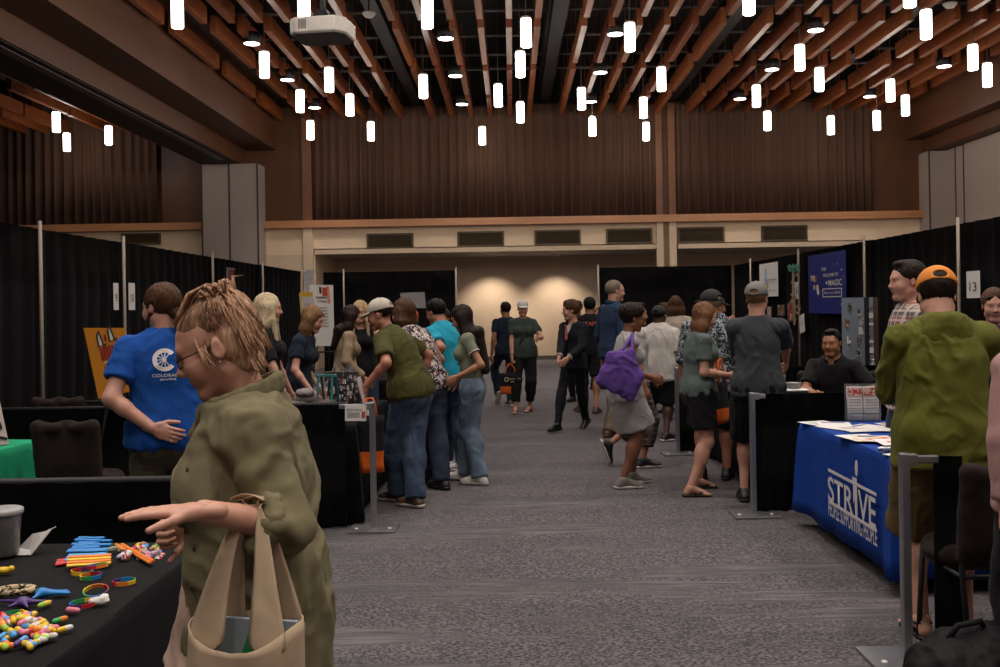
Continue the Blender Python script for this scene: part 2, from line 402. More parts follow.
for i, (x, y) in enumerate([(x+(.8 if k % 2 else 0), y+(.5 if j % 2 else 0)) for k, y in enumerate((-2.6, .4, 3.2, 6.0, 8.8, 11.4)) for j, x in enumerate((-4.6, -1.7, 1.2, 4.1, 7.2))]):  # unseen pendants overhead and behind the camera, added as fill light
    o = copy_tree(P0); o.location = (x, y, 5.7); tag(o, 'lit white cylinder pendant lamp hanging on a thin cord under the timber baffles', 'pendant lamp', 'pendant lamps of the main hall')
    L = bpy.data.lights.new('pendant_glow', 'POINT'); L.energy = 34; L.color = (1, .90, .80); L.shadow_soft_size = .12
    lo_ = bpy.data.objects.new('pendant_glow', L); COL.objects.link(lo_); lo_.location = (x, y, 5.5)
down = [(251.8,43.7),(287.3,80),(314.4,107.8),(445.8,38.6),(455.4,76),(462,104.4),(615.3,34.3),(600.4,72.7),(590.8,101.8),(815.8,30.4),(772,69.6),(740,99),(944,66.5),(869.8,96.6)]
M_DL = emis('downlight_lens_lit', 'fff2e4', 9)
D0 = None
dpts = [atz(x, y, 6.5) for x, y in down]
extra = [Vector((x, y, 7.0)) for y in (-2, 1.5, 5, 8.5, 12) for x in (-3.6, -.4, 2.6, 5.9, 9.0)]
for i, p in enumerate(dpts+extra):
    if i < len(dpts):
        if D0 is None:
            D0 = empty('downlight')
            MB().lathe([(.141, 0), (.15, .0), (.15, .2), (.141, .2)], 24, cap=False).build('housing', M_DUCT, D0, True)
            MB().lathe([(0, -.004), (.14, -.004), (.14, .01), (0, .01)], 24).build('lens', M_DL, D0)
            MB().tube([(0, 0, .3), (0, 0, 1.3)], .012, 6).build('stem', M_DUCT, D0)
            o = D0
        else: o = copy_tree(D0)
        o.location = p; tag(o, 'round lit downlight in a black can among the ceiling baffles', 'downlight', 'downlights among the baffles')
    L = bpy.data.lights.new('downlight_beam', 'SPOT'); L.energy = 430; L.color = (1, .92, .86); L.spot_size = R(100); L.spot_blend = .9; L.shadow_soft_size = .2
    lo_ = bpy.data.objects.new('downlight_beam', L); COL.objects.link(lo_); lo_.location = p+Vector((0, 0, -.03))
# wall washers in the recess
for px in (492, 556):
    p = at(px, 300, YR); 
    L = bpy.data.lights.new('recess_washer', 'SPOT'); L.energy = 200; L.color = (1, .86, .72); L.spot_size = R(100); L.spot_blend = .8; L.shadow_soft_size = .04
    lo_ = bpy.data.objects.new('recess_washer', L); COL.objects.link(lo_); lo_.location = (p.x, YR-.95, 2.98); lo_.rotation_euler = (R(14), 0, 0)
    d = empty('recessed_downlight', (p.x, YR-.95, 3.03), 0, 'small recessed downlight in the recess ceiling washing the beige wall', 'downlight', 'recess downlights')
    MB().lathe([(.07, 0), (.1, -.01), (.1, .02), (.07, .02)], 20, cap=False).build('trim_ring', M_WPAINT, d); MB().lathe([(0, .005), (.07, .005), (.07, .015), (0, .015)], 20).build('lens', M_DL, d)
# projector
def projector():
    p = at(323, 30, 10.6); r_ = empty('projector', p, R(-8), 'white ceiling projector hanging from a pole among the baffles', 'projector')
    b = MB(); pts = [(-.30, -.2), (-.22, -.27), (.22, -.27), (.31, -.16), (.31, .18), (.22, .27), (-.22, .27), (-.30, .2)]
    b.prism(pts, (0, 0, -.09), (1, 0, 0), (0, 1, 0), (0, 0, 1), .17); ob = b.build('case', mat('projector_case_offwhite', 'cfc7bf', .5), r_)
    md = ob.modifiers.new('b', 'BEVEL'); md.width = .02; md.segments = 3
    MB().prism([(x*.96, y*.96) for x, y in pts], (0, 0, -.1), (1, 0, 0), (0, 1, 0), (0, 0, 1), .012).build('base_plate', mat('projector_base_grey', '6a6664', .5), r_)
    v = MB()
    for i in range(8): v.box((.17+.012*i, -.255+.011*i, -.01), (.004, .012, .09), Matrix.Rotation(.8, 3, 'Z'))
    for i in range(6): v.box((-.1-.015*i, -.272, .0), (.006, .006, .1))
    v.build('vent_slots', mat('projector_slot_dark', '3a3634', .6), r_)
    MB().lathe([(.0, 0), (.06, 0), (.07, .06), (.05, .07), (0, .07)], 20, (-.12, .27, 0), rot=Matrix.Rotation(-pi/2, 3, 'X')).build('lens', mat('lens_glass_dark', '101018', .1), r_)
    m_ = MB().tube([(0, 0, .1), (0, 0, 3.9)], .03, 12); m_.box((0, 0, .1), (.3, .3, .03), bev=.005); m_.box((0, 0, .16), (.12, .12, .1), bev=.01)
    for a in (-.13, .13):
        for b_ in (-.13, .13): m_.tube([(a, b_, .08), (a*.4, b_*.4, .17)], .012, 6)
    m_.build('mount_pole', M_DUCT, r_)
projector()
for (px, py, lb) in ((369, 14, 'round white smoke detector near the ceiling projector'), (950, 4.5, 'round white smoke detector over the grey folding wall')):
    p = atz(px, py, 6.7); r_ = empty('smoke_detector', p, 0, lb, 'smoke detector')
    MB().lathe([(0, -.06), (.07, -.055), (.1, -.02), (.12, 0), (.12, .02), (0, .02)], 24).build('housing', M_WPAINT, r_, True)
    MB().tube([(0, 0, 0), (0, 0, 1.6)], .015, 6).build('stem', M_DUCT, r_)
# world: near-dark room ambience
wd = bpy.data.worlds.new('world'); sc.world = wd; wd.use_nodes = True
wd.node_tree.nodes['Background'].inputs[0].default_value = (.9, .8, .72, 1); wd.node_tree.nodes['Background'].inputs[1].default_value = .03
# ================= figures: implicit surfaces meshed on a grid
class Sdf:
    def __init__(s): s.p = []; s.cuts = []
    def cap(s, a, b, ra, rb=None, k=.02, flat=0, q=None, M=None, sub=False):
        """tapered capsule; flat=1 cuts the b end square; q = depth/width ratio of the section in the frame M (columns: right, forward, up)"""
        s.p.append(('c', Vector(a), Vector(b), ra, ra if rb is None else rb, k, flat, q, M, sub)); return s
    def ell(s, c, r, M=None, k=.02, sub=False):
        s.p.append(('e', Vector(c), Vector(r), M, k, sub)); return s
    def cut(s, p, n): s.cuts.append((Vector(p), Vector(n).normalized())); return s      # keeps the side n points away from
    def mesh(s, vox, box=None):
        lo = np.full(3, 1e9); hi = np.full(3, -1e9); bbs = []
        for p in s.p:
            if p[0] == 'c': r_ = max(p[3], p[4])+p[5]+2*vox; a = np.minimum(p[1], p[2])-r_; b = np.maximum(p[1], p[2])+r_
            else: r_ = max(p[2])+p[4]+2*vox; a = np.array(p[1])-r_; b = np.array(p[1])+r_
            bbs.append((a, b))
            if not p[-1]: lo = np.minimum(lo, a); hi = np.maximum(hi, b)
        if box is not None: lo = np.maximum(lo, box[0]); hi = np.minimum(hi, box[1])
        n = np.maximum(4, np.ceil((hi-lo)/vox).astype(int)+1)
        f = np.full(n, .2, np.float32)
        ax = [lo[i]+np.arange(n[i])*vox for i in range(3)]
        for p, (a, b) in zip(s.p, bbs):
            i0 = np.clip(np.floor((a-lo)/vox).astype(int), 0, n); i1 = np.clip(np.ceil((b-lo)/vox).astype(int)+1, 0, n)
            if (i1-i0).min() <= 0: continue
            X, Y, Z = np.meshgrid(ax[0][i0[0]:i1[0]], ax[1][i0[1]:i1[1]], ax[2][i0[2]:i1[2]], indexing='ij')
            if p[0] == 'c':
                A, B, ra, rb, k, flat, q, M = p[1:9]
                d_ = B-A; L = max(d_.length, 1e-5)
                x, y, z = X-A.x, Y-A.y, Z-A.z
                t = np.clip((x*d_.x+y*d_.y+z*d_.z)/(L*L), 0, 1)
                x, y, z = x-t*d_.x, y-t*d_.y, z-t*d_.z
                if q:
                    fw = M.col[1]; w = (x*fw.x+y*fw.y+z*fw.z); e = w*(1/q-1); x, y, z = x+fw.x*e, y+fw.y*e, z+fw.z*e
                d = np.sqrt(x*x+y*y+z*z)-(ra+(rb-ra)*t)
                if q and q < 1: d = d*(.5+.5*q)
                if flat: 
                    u = d_/L; d = np.maximum(d, (X-B.x)*u.x+(Y-B.y)*u.y+(Z-B.z)*u.z)
                    if flat == 2: d = np.maximum(d, -((X-A.x)*u.x+(Y-A.y)*u.y+(Z-A.z)*u.z))
            else:
                c, r, M, k = p[1:5]; x, y, z = X-c.x, Y-c.y, Z-c.z
                if M is not None:
                    cs = [M.col[i] for i in range(3)]; x, y, z = [x*c_.x+y*c_.y+z*c_.z for c_ in cs]
                k0 = np.sqrt((x/r[0])**2+(y/r[1])**2+(z/r[2])**2); k1 = np.sqrt((x/r[0]**2)**2+(y/r[1]**2)**2+(z/r[2]**2)**2)
                d = k0*(k0-1)/np.maximum(k1, 1e-6)
            sl = (slice(i0[0], i1[0]), slice(i0[1], i1[1]), slice(i0[2], i1[2])); g = f[sl]; d = d.astype(np.float32)
            if p[-1]: h = np.clip(.5-.5*(g+d)/k, 0, 1); f[sl] = g*(1-h)+(-d)*h+k*h*(1-h)
            else: h = np.clip(.5+.5*(g-d)/k, 0, 1); f[sl] = g*(1-h)+d*h-k*h*(1-h)
        if s.cuts:
            X, Y, Z = np.meshgrid(*ax, indexing='ij')
            for c, nn in s.cuts: f = np.maximum(f, ((X-c.x)*nn.x+(Y-c.y)*nn.y+(Z-c.z)*nn.z).astype(np.float32))
        if box is not None:   # leave the cut faces of a sub-box open
            f2 = f
        else:
            f[0] = f[-1] = .1; f[:, 0] = f[:, -1] = .1; f[:, :, 0] = f[:, :, -1] = .1
        return nets(f, lo, vox)
def nets(f, lo, vox):
    """naive surface nets"""
    n = f.shape; ins = f < 0; cs = [(i, j, k) for i in (0, 1) for j in (0, 1) for k in (0, 1)]
    def sub(a, c): return a[c[0]:n[0]-1+c[0], c[1]:n[1]-1+c[1], c[2]:n[2]-1+c[2]]
    cnt = sum(sub(ins, c).astype(np.int8) for c in cs); act = (cnt > 0) & (cnt < 8)
    idx = np.full(act.shape, -1, np.int64); I = np.argwhere(act); idx[act] = np.arange(len(I))
    if len(I) == 0: return np.zeros((0, 3)), np.zeros((0, 4), int)
    v8 = {c: f[I[:, 0]+c[0], I[:, 1]+c[1], I[:, 2]+c[2]] for c in cs}
    P = np.zeros((len(I), 3)); C = np.zeros(len(I))
    for c in cs:
        for a in range(3):
            if c[a] == 0:
                e = list(c); e[a] = 1; e = tuple(e); va, vb = v8[c], v8[e]; m = (va < 0) != (vb < 0)
                den = np.where(m, va-vb, 1); t = np.where(m, va/den, 0)
                q = np.array(c, float)[None, :].repeat(len(I), 0); q[:, a] = t
                P += q*m[:, None]; C += m
    V = lo+(I+P/C[:, None])*vox
    F_ = []
    for a in range(3):
        b, c = (a+1) % 3, (a+2) % 3
        A0 = [slice(0, n[i]-(1 if i == a else 0)) for i in range(3)]; A1 = [slice((1 if i == a else 0), n[i]) for i in range(3)]
        s0 = ins[tuple(A0)]; s1 = ins[tuple(A1)]; E = np.argwhere(s0 != s1)
        E = E[(E[:, b] > 0) & (E[:, c] > 0) & (E[:, b] < n[b]-1) & (E[:, c] < n[c]-1)]
        if len(E) == 0: continue
        sg = s0[E[:, 0], E[:, 1], E[:, 2]]
        def g(db, dc):
            e = E.copy(); e[:, b] += db; e[:, c] += dc; return idx[e[:, 0], e[:, 1], e[:, 2]]
        q = np.stack([g(-1, -1), g(0, -1), g(0, 0), g(-1, 0)], 1)
        q[~sg] = q[~sg][:, ::-1]; F_.append(q)
    return V, np.concatenate(F_)
def vnormals(V, Fq):
    a = V[Fq[:, 2]]-V[Fq[:, 0]]; b = V[Fq[:, 3]]-V[Fq[:, 1]]; fn = np.cross(a, b); N = np.zeros_like(V)
    for i in range(4): np.add.at(N, Fq[:, i], fn)
    return N/np.maximum(np.linalg.norm(N, axis=1), 1e-12)[:, None]
def relax(V, Fq, it=1):
    for _ in range(it):
        S = np.zeros_like(V); C = np.zeros(len(V))
        for i in range(4):
            np.add.at(S, Fq[:, i], V[Fq[:, (i+1) % 4]]); np.add.at(C, Fq[:, i], 1)
            np.add.at(S, Fq[:, i], V[Fq[:, (i+3) % 4]]); np.add.at(C, Fq[:, i], 1)
        V = V*.5+.5*S/np.maximum(C, 1)[:, None]
    return V
def np_obj(name, V, Fq, m, parent, mi=None):
    me = bpy.data.meshes.new(name); nf = len(Fq)
    me.vertices.add(len(V)); me.vertices.foreach_set('co', V.astype(np.float32).ravel())
    me.loops.add(nf*4); me.loops.foreach_set('vertex_index', Fq.astype(np.int32).ravel())
    me.polygons.add(nf); me.polygons.foreach_set('loop_start', np.arange(nf, dtype=np.int32)*4)
    try: me.polygons.foreach_set('loop_total', np.full(nf, 4, np.int32))
    except Exception: pass
    for x in (m if isinstance(m, (list, tuple)) else [m]): me.materials.append(x)
    if mi is not None: me.polygons.foreach_set('material_index', mi.astype(np.int32))
    me.polygons.foreach_set('use_smooth', np.ones(nf, bool)); me.update(calc_edges=True)
    o = bpy.data.objects.new(name, me); COL.objects.link(o)
    if parent: o.parent = parent
    return o
def sdf_obj(name, S, vox, m, parent, folds=0, ff=(9, 9, 5), seed=0, rel=1, fold_fn=None):
    V, Fq = S.mesh(vox)
    if len(V) == 0: return None
    V = relax(V, Fq, rel)
    if folds or fold_fn:
        N = vnormals(V, Fq); d = np.zeros(len(V))
        if folds:
            w = V*np.array(ff)*1.25+seed*7.3; warp = np.stack([vnoise(V*4.1+seed), vnoise(V*4.1+seed+9), vnoise(V*3.3+seed+4)], 1)*1.1
            n1 = vnoise(w+warp); n2 = vnoise((w+warp)*2.1+5); sm = lambda x: x*x*(3-2*x)
            d = folds*(sm(np.clip(1-np.abs(n1)*1.9, 0, 1))*.62+sm(np.clip(1-np.abs(n2)*2.0, 0, 1))*.22+.12)
        if fold_fn: d = d+fold_fn(V, N)
        V = V+N*d[:, None]
    return np_obj(name, V, Fq, m, parent)
# ---------- cloth, skin and hair materials
def cloth(name, color, var=.1, rough=.85, sheen=.03, weave=400, wrinkle=1):
    if name in MATS: return MATS[name]
    g = G(name); co = g.co(); c = srgb(color); nz = g.noise(co.outputs[0], 9, 4)
    g.base(g.ramp(nz.outputs[0], [(.3, tuple(x*(1-var) for x in c[:3])), (.7, tuple(min(1, x*(1+var)) for x in c[:3]))]).outputs[0])
    g.p(Roughness=rough); g.b.inputs['Sheen Weight'].default_value = sheen
    g.b.inputs['Specular IOR Level'].default_value = .18
    if wrinkle:
        wr = g.noise(g.co(scale=(1.2, 1.2, .7)).outputs[0], 8, 1.2, .5, .9)
        h = g.math('ADD', wr.outputs[0], g.math('MULTIPLY', g.noise(co.outputs[0], weave, 2).outputs[0], .03)); g.bump(h, .5, .02)
    MATS[name] = g.m; return g.m
def denim(name, a, b):
    if name in MATS: return MATS[name]
    g = G(name); nz = g.noise(g.co(scale=(1, 1, .35)).outputs[0], 7, 5, .6); n2 = g.noise(g.co(scale=(1, 1, .2)).outputs[0], 160, 2)
    c = g.ramp(nz.outputs[0], [(.35, a), (.68, b)]).outputs[0]; c = g.mix(.18, c, n2.outputs['Color'], 'OVERLAY'); g.base(c); g.p(Roughness=.85)
    g.bump(n2.outputs[0], .15, .002); MATS[name] = g.m; return g.m
def blot(name, base, cols, scale=14, th=.5, stretch=(1, 1, 1), seed=0, kind='n'):
    """printed cloth: blotches of other colours on a base"""
    if name in MATS: return MATS[name]
    g = G(name); c = srgb(base)[:3]; cur = None
    for i, (cc, amt) in enumerate(cols):
        m_ = g.co(scale=stretch); 
        mp = g.n('ShaderNodeVectorMath', _operation='ADD', i0=m_.outputs[0], i1=(seed+i*3.7, i*1.3, i*2.1))
        nz = g.noise(mp.outputs[0], scale*(1+.25*i), 2.5, .6, 1.2 if kind == 'n' else .2)
        fac = g.ramp(nz.outputs[0], [(1-amt-.02, (0, 0, 0)), (1-amt+.02, (1, 1, 1))]).outputs[0]
        cur = g.mix(fac, cur if cur is not None else c, cc)
    g.base(cur); g.p(Roughness=.85); g.b.inputs['Specular IOR Level'].default_value = .2; MATS[name] = g.m; return g.m
def plaid(name, base, stripes, scale=14):
    if name in MATS: return MATS[name]
    g = G(name); cur = srgb(base)[:3]
    for i, (cc, ph, wd_, axis, sc_) in enumerate(stripes):
        w = g.n('ShaderNodeTexWave', Vector=g.co().outputs[0], Scale=sc_, Distortion=.6); w.bands_direction = axis; w.inputs['Phase Offset'].default_value = ph
        fac = g.ramp(w.outputs[0], [(1-wd_-.05, (0, 0, 0)), (1-wd_+.05, (.75, .75, .75))]).outputs[0]; cur = g.mix(fac, cur, cc)
    g.base(cur); g.p(Roughness=.85); MATS[name] = g.m; return g.m
def skin(name, color):
    if name in MATS: return MATS[name]
    g = G(name); c = srgb(color); nz = g.noise(g.co().outputs[0], 14, 4)
    g.base(g.ramp(nz.outputs[0], [(.3, tuple(x*.88 for x in c[:3])), (.7, tuple(min(1, x*1.06) for x in c[:3]))]).outputs[0]); g.p(Roughness=.5)
    g.b.inputs['Subsurface Weight'].default_value = .05; g.b.inputs['Subsurface Radius'].default_value = (.02, .008, .004)
    g.bump(g.noise(g.co().outputs[0], 220, 2).outputs[0], .06, .002); MATS[name] = g.m; return g.m
def hairm(name, a, b):
    if name in MATS: return MATS[name]
    g = G(name); nz = g.noise(g.co(scale=(1, 1, .09)).outputs[0], 130, 3, .65, .5); n2 = g.noise(g.co().outputs[0], 9, 3)
    c = g.ramp(nz.outputs[0], [(.32, a), (.68, b)]).outputs[0]; c = g.mix(.35, c, g.ramp(n2.outputs[0], [(.35, a), (.65, b)]).outputs[0]); g.base(c); g.p(Roughness=.5); g.b.inputs['Specular IOR Level'].default_value = .15
    g.bump(nz.outputs[0], .8, .006); MATS[name] = g.m; return g.m
SK = {k: skin('skin_'+k, v) for k, v in dict(fair='c08d78', tan='a8705a', olive='9c6a4e', brown='7d4f3a', dark='4c3026').items()}
LIP = {k: skin('lips_'+k, v) for k, v in dict(fair='a5635a', tan='8d5248', olive='7f473d', brown='663a32', dark='43282a').items()}
M_CAPD = {}
HR = dict(blond=hairm('hair_blond', '8a6b48', 'cbb08a'), platinum=hairm('hair_platinum', '9a8468', 'd8c4a2'), brown=hairm('hair_brown', '2c1c13', '5c3e2a'), dark=hairm('hair_dark', '0f0a08', '2a1c16'),
          black=hairm('hair_black', '080606', '1a1412'), auburn=hairm('hair_auburn', '4a2e1e', '80583c'), grey=hairm('hair_grey', '4e4438', '8a7d6c'), red=hairm('hair_red', '7a2a12', 'b4522a'),
          ltbrown=hairm('hair_light_brown', '4f3622', '8c6a48'), foreground=hairm('hair_streaked_blond', '6e4c38', 'd0a686'))
M_EYEW = mat('eye_white', 'd8d0c8', .25, var=.02); M_IRIS = mat('eye_iris', '2a1c14', .2)
M_GLASSES = mat('spectacle_frame_dark', '1c1412', .3); M_GOLD = mat('gold_metal', 'c09a50', .3, .9)
I3 = Matrix.Identity(3)
def rot(yaw=0, pitch=0, roll=0):
    """yaw right-positive, pitch forward-positive, roll to the right, degrees"""
    return Matrix.Rotation(-R(yaw), 3, 'Z') @ Matrix.Rotation(-R(pitch), 3, 'X') @ Matrix.Rotation(R(roll), 3, 'Y')
def ik(S, W, l1, l2, hint):
    d = W-S; L = min(d.length, (l1+l2)*.998); d = d.normalized(); W = S+d*L
    a = (l1*l1-l2*l2+L*L)/(2*L); h = math.sqrt(max(l1*l1-a*a, 0)); hint = Vector(hint); hp = hint-d*hint.dot(d)
    hp = hp.normalized() if hp.length > 1e-4 else Vector((0, -1, 0))
    return S+d*a+hp*h, W
def hand_prims(S, W, fd, pn, side, s, pose='relaxed', r=1.0):
    """W wrist, fd finger direction, pn palm normal (out of the palm), side +1 right hand / -1 left hand"""
    fd = fd.normalized(); pn = (pn-fd*pn.dot(fd)).normalized(); lat = pn.cross(fd)*side     # towards the thumb
    Mh = Matrix((lat, pn, fd)).transposed()
    S.cap(W-fd*.03*s, W+fd*.02*s, .026*s*r, .026*s*r, .02, q=.75, M=Mh)
    S.ell(W+fd*.055*s, (.040*s*r, .0155*s*r, .052*s), Mh, .012)
    curl = dict(relaxed=(14, 22, 18), flat=(2, 5, 5), grip=(62, 75, 55), point=(35, 50, 40), fist=(80, 90, 60))[pose]
    for i, (o, L) in enumerate(((.028, .070), (.0095, .079), (-.0095, .073), (-.027, .058))):
        p = W+fd*(.095-.004*abs(i-1.2))*s+lat*o*s*r; a = 0; cv = curl
        if pose == 'point' and i == 0: cv = (3, 5, 5)
        q = 1+.12*i if pose == 'relaxed' else 1
        spread = lat*(o*1.2) if pose in ('flat', 'relaxed') else lat*0
        S.cap(p-fd*.03*s, p, .0098*s*r, .0095*s*r, .006)
        for j, fr in enumerate((.44, .31, .25)):
            a += R(cv[j]*q); d = (fd*cos(a)+pn*sin(a)+spread*(2 if j == 0 else 1)).normalized(); p2 = p+d*L*fr*s
            S.cap(p, p2, (.0092-.0009*j)*s*r, (.0086-.0009*j)*s*r, .0035); p = p2
    t0 = W+fd*.03*s+lat*.026*s*r; ta = .75 if pose != 'grip' else .55
    d1 = (fd*ta+lat*.62+pn*.25).normalized(); t1 = t0+d1*.042*s; d2 = (fd*.9+lat*.25+pn*(.3 if pose != 'grip' else .8)).normalized(); t2 = t1+d2*.030*s; t3 = t2+d2*.024*s
    S.cap(W+fd*.015*s+lat*.014*s, t0, .015*s*r, .0145*s*r, .01); S.cap(t0, t1, .0135*s*r, .011*s*r, .008); S.cap(t1, t2, .0105*s*r, .0098*s*r, .004); S.cap(t2, t3, .0098*s*r, .0078*s*r, .003)
def head_prims(S, C, M, s, fem, jaw=1.0):
    def P(x, y, z): return C+M @ (Vector((x, y, z))*s)
    def e(c, r, k=.015, sub=False, rx=None): S.ell(P(*c), [q*s for q in r], M if rx is None else M @ rx, k*s, sub)
    def c(a, b, ra, rb, k=.01, sub=False): S.cap(P(*a), P(*b), ra*s, rb*s, k*s, sub=sub)
    e((0, -.018, .030), (.075, .094, .086)); e((0, .035, .010), (.062, .058, .075), .03)
    e((0, .032, -.044), (.059*jaw, .058, .064), .03); c((-.02*jaw, .070, -.098), (.02*jaw, .070, -.098), .017*jaw, .017*jaw, .025)
    c((-.05*jaw, .0, -.06), (-.02, .06, -.098), .018, .014, .02); c((.05*jaw, .0, -.06), (.02, .06, -.098), .018, .014, .02)
    c((-.034, .079, .022), (.034, .079, .022), .0125, .0125, .015)
    for q in (-1, 1):
        e((q*.031, .098, -.001), (.017, .016, .0125), .014, True); e((q*.040, .062, -.034), (.025, .024, .028), .025)
        e((q*.031, .0735, -.001), (.0135, .0125, .0115), .004)
        c((q*.018, .088, .004), (q*.042, .081, .004), .0035, .003, .004)   # upper lid
        e((q*.011, .094, -.034), (.0085, .009, .0075), .006)
        e((q*.077, -.008, -.006), (.008, .018, .027), .006, False, Matrix.Rotation(q*-.35, 3, 'Z') @ Matrix.Rotation(.15, 3, 'X'))
        e((q*.0855, -.004, -.003), (.004, .011, .018), .006, True)
    c((0, .084, .012), (0, .105, -.026), .0075, .0095, .012); e((0, .107, -.029), (.0105, .009, .0085), .007)
    c((-.019, .084, -.0585), (.019, .084, -.0585), .0055, .0055, .006); c((0, .0895, -.057), (0, .0895, -.058), .006, .006, .008)
    c((-.015, .083, -.0685), (.015, .083, -.0685), .0068, .0068, .006)
    c((-.021, .093, -.0632), (.021, .093, -.0632), .0018, .0018, .003, True)
def person(name_label, X, D, H=1.68, hd=0, w=1.0, sex='f', skin_='fair', lean=0, side=0, twist=0, head=(0, 0), hips=(0, 0, 0), handL=None, handR=None, elbL=None, elbR=None,
           hposeL='relaxed', hposeR='relaxed', palmL=None, palmR=None, fdL=None, fdR=None, feet=None, top=None, bottom=None, hair=None, shoes=None, extra=None, arms=None, vox=.012, hvox=.006, fvox=.004, belly=0, kneeL=None, kneeR=None, group=None, face=True, z0=0, jaw=None, z=None, hscale=1.0):
    root = empty('person', (X, D, z0), -R(hd), name_label, 'person', group)
    s = H/1.72; fem = sex == 'f'
    hipw = .095 if fem else .09; shw = (.153 if fem else .179)*(1+(w-1)*.5)
    wc, ww = (.128, .110) if fem else (.144, .128)
    P0 = Vector((hips[0], hips[1], .93*s+hips[2]))
    M0 = rot(0, lean*.35, side*.4); M1 = rot(twist*.5, lean*.7, side*.7); M2 = rot(twist, lean, side)
    waist = P0+M0 @ Vector((0, 0, .13*s)); chest = waist+M1 @ Vector((0, 0, .20*s)); nb = chest+M2 @ Vector((0, -.012*s, .175*s))
    hs = s*hscale
    Mh = rot(twist+head[0], head[1] if True else 0, 0) if len(head) < 3 else rot(twist+head[0], head[1], head[2])
    Mn = rot(twist+head[0]*.4, lean*.6+head[1]*.35)
    hb = nb+Mn @ Vector((0, .018*s, .082*s)); HCn = hb+Mh @ Vector((0, .012*hs, .088*hs))
    sh = {q: chest+M2 @ Vector((q*shw*s, -.005*s, .124*s)) for q in (-1, 1)}
    hip = {q: P0+M0 @ Vector((q*hipw*s, 0, -.02*s)) for q in (-1, 1)}
    l1, l2 = .285*s, .255*s; J = {}
    for q, tgt, eh in ((-1, handL, elbL), (1, handR, elbR)):
        if tgt is None: W = sh[q]+Vector((q*.07*s, .03*s, -.525*s))+(M2 @ Vector((0, 0, .0)))
        else: W = Vector(tgt)
        eh = eh if eh is not None else (q*.35, -1, -.25)
        E, W = ik(sh[q], W, l1, l2, eh)
        if arms and q in arms: E, W = Vector(arms[q][0]), Vector(arms[q][1])
        J['E', q] = E; J['W', q] = W
    ft = feet or {}
    fl = {}
    for q in (-1, 1):
        k = 'L' if q < 0 else 'R'; f = ft.get(k, (q*.11, .0, 0, q*12))       # x, y, lift, toe angle[, pitch]
        A = Vector((f[0], f[1]-.02, .085*s+f[2])); kh = (kneeL if q < 0 else kneeR) or (q*.12, 1, 0)
        K, A = ik(hip[q], A, .435*s, .425*s, kh); J['K', q] = K; J['A', q] = A
        fl[q] = (f, A)
    ws = w
    # ---- body
    B = Sdf(); tq = .62+.06*belly
    B.cap(P0+M0 @ Vector((-.05*s*ws, 0, -.03*s)), P0+M0 @ Vector((.05*s*ws, 0, -.03*s)), .105*s*ws, None, .04, q=.92, M=M0)
    B.cap(P0, waist, .130*s*ws, ww*s*ws, .04, q=.72+.1*belly, M=M0)
    if belly: B.ell(P0+M0 @ Vector((0, .05*s*belly, .08*s)), (.15*s*ws, .12*s*ws, .15*s), M0, .05)
    B.cap(waist, chest, ww*s*ws, wc*s*ws, .04, q=.72, M=M1)
    B.cap(chest, chest+M2 @ Vector((0, 0, .075*s)), wc*s*ws, (wc-.01)*s*ws, .03, q=.68, M=M2)
    B.cap(sh[-1], sh[1], .036*s, None, .03)
    for q in (-1, 1): B.cap(nb+M2 @ Vector((0, 0, -.015)), sh[q], .032*s, .034*s, .03)
    if fem:
        for q in (-1, 1): B.ell(chest+M2 @ Vector((q*.07*s, .085*s, .0)), (.062*s*ws, .055*s*ws, .06*s), M2, .03)
    nr = (.050 if fem else .060)*s*(.6+.4*ws)
    B.cap(nb-Mn @ Vector((0, 0, .03)), hb+Mh @ Vector((0, -.005, .02)), nr*1.08, nr, .03)
    for q in (-1, 1):
        ar = (.044 if fem else .05)*s*(.45+.55*ws)
        B.cap(sh[q], J['E', q], ar*1.05, ar*.80, .02); B.cap(J['E', q], J['W', q], ar*.84, ar*.55, .02)
        fm_ = J['E', q].lerp(J['W', q], .3); B.ell(fm_, (ar*.80,)*3, None, .02)
        lr = (.083 if fem else .078)*s*(.4+.6*ws)
        B.cap(hip[q], J['K', q], lr, lr*.64, .04); B.cap(J['K', q], J['A', q], lr*.64, lr*.40, .03)
        B.ell(J['K', q].lerp(J['A', q], .28)+Vector((0, -.012*s, 0)), (lr*.66, lr*.7, .1*s), None, .04)
    heads = Sdf(); head_prims(heads, HCn, Mh, hs, fem, jaw or (.94 if fem else 1.06)); 
    BODY = Sdf(); BODY.p = B.p+heads.p
    hands = {}
    for q, pose, pl, fdd in ((-1, hposeL, palmL, fdL), (1, hposeR, palmR, fdR)):
        fa = (J['W', q]-J['E', q]).normalized(); fd = Vector(fdd).normalized() if fdd else fa
        pn = Vector(pl) if pl else Vector((-q, 0, -.15))
        Hs = Sdf(); hand_prims(Hs, J['W', q], fd, pn, q, s*(.94 if fem else 1.03), pose, 1+(ws-1)*.4); hands[q] = (Hs, J['W', q]+fd*.08*s, fd)
    feet_s = Sdf()
    for q in (-1, 1):
        f, A = fl[q]; ta = R(f[3]); pt = R(f[4]) if len(f) > 4 else 0
        fd = Vector((sin(ta)*cos(pt), cos(ta)*cos(pt), -sin(pt))); up = Vector((0, 0, 1)); rt = fd.cross(up).normalized(); up = rt.cross(fd)
        J['FD', q] = fd; J['FU', q] = up; J['FR', q] = rt
        hl = A-fd*.035*s-up*.045*s; bl = A+fd*.125*s-up*.058*s; Mf = Matrix((rt, up, fd)).transposed()
        feet_s.cap(A, hl, .036*s, .032*s, .02); feet_s.cap(A+up*-.01, bl, .038*s, .024*s, .02)
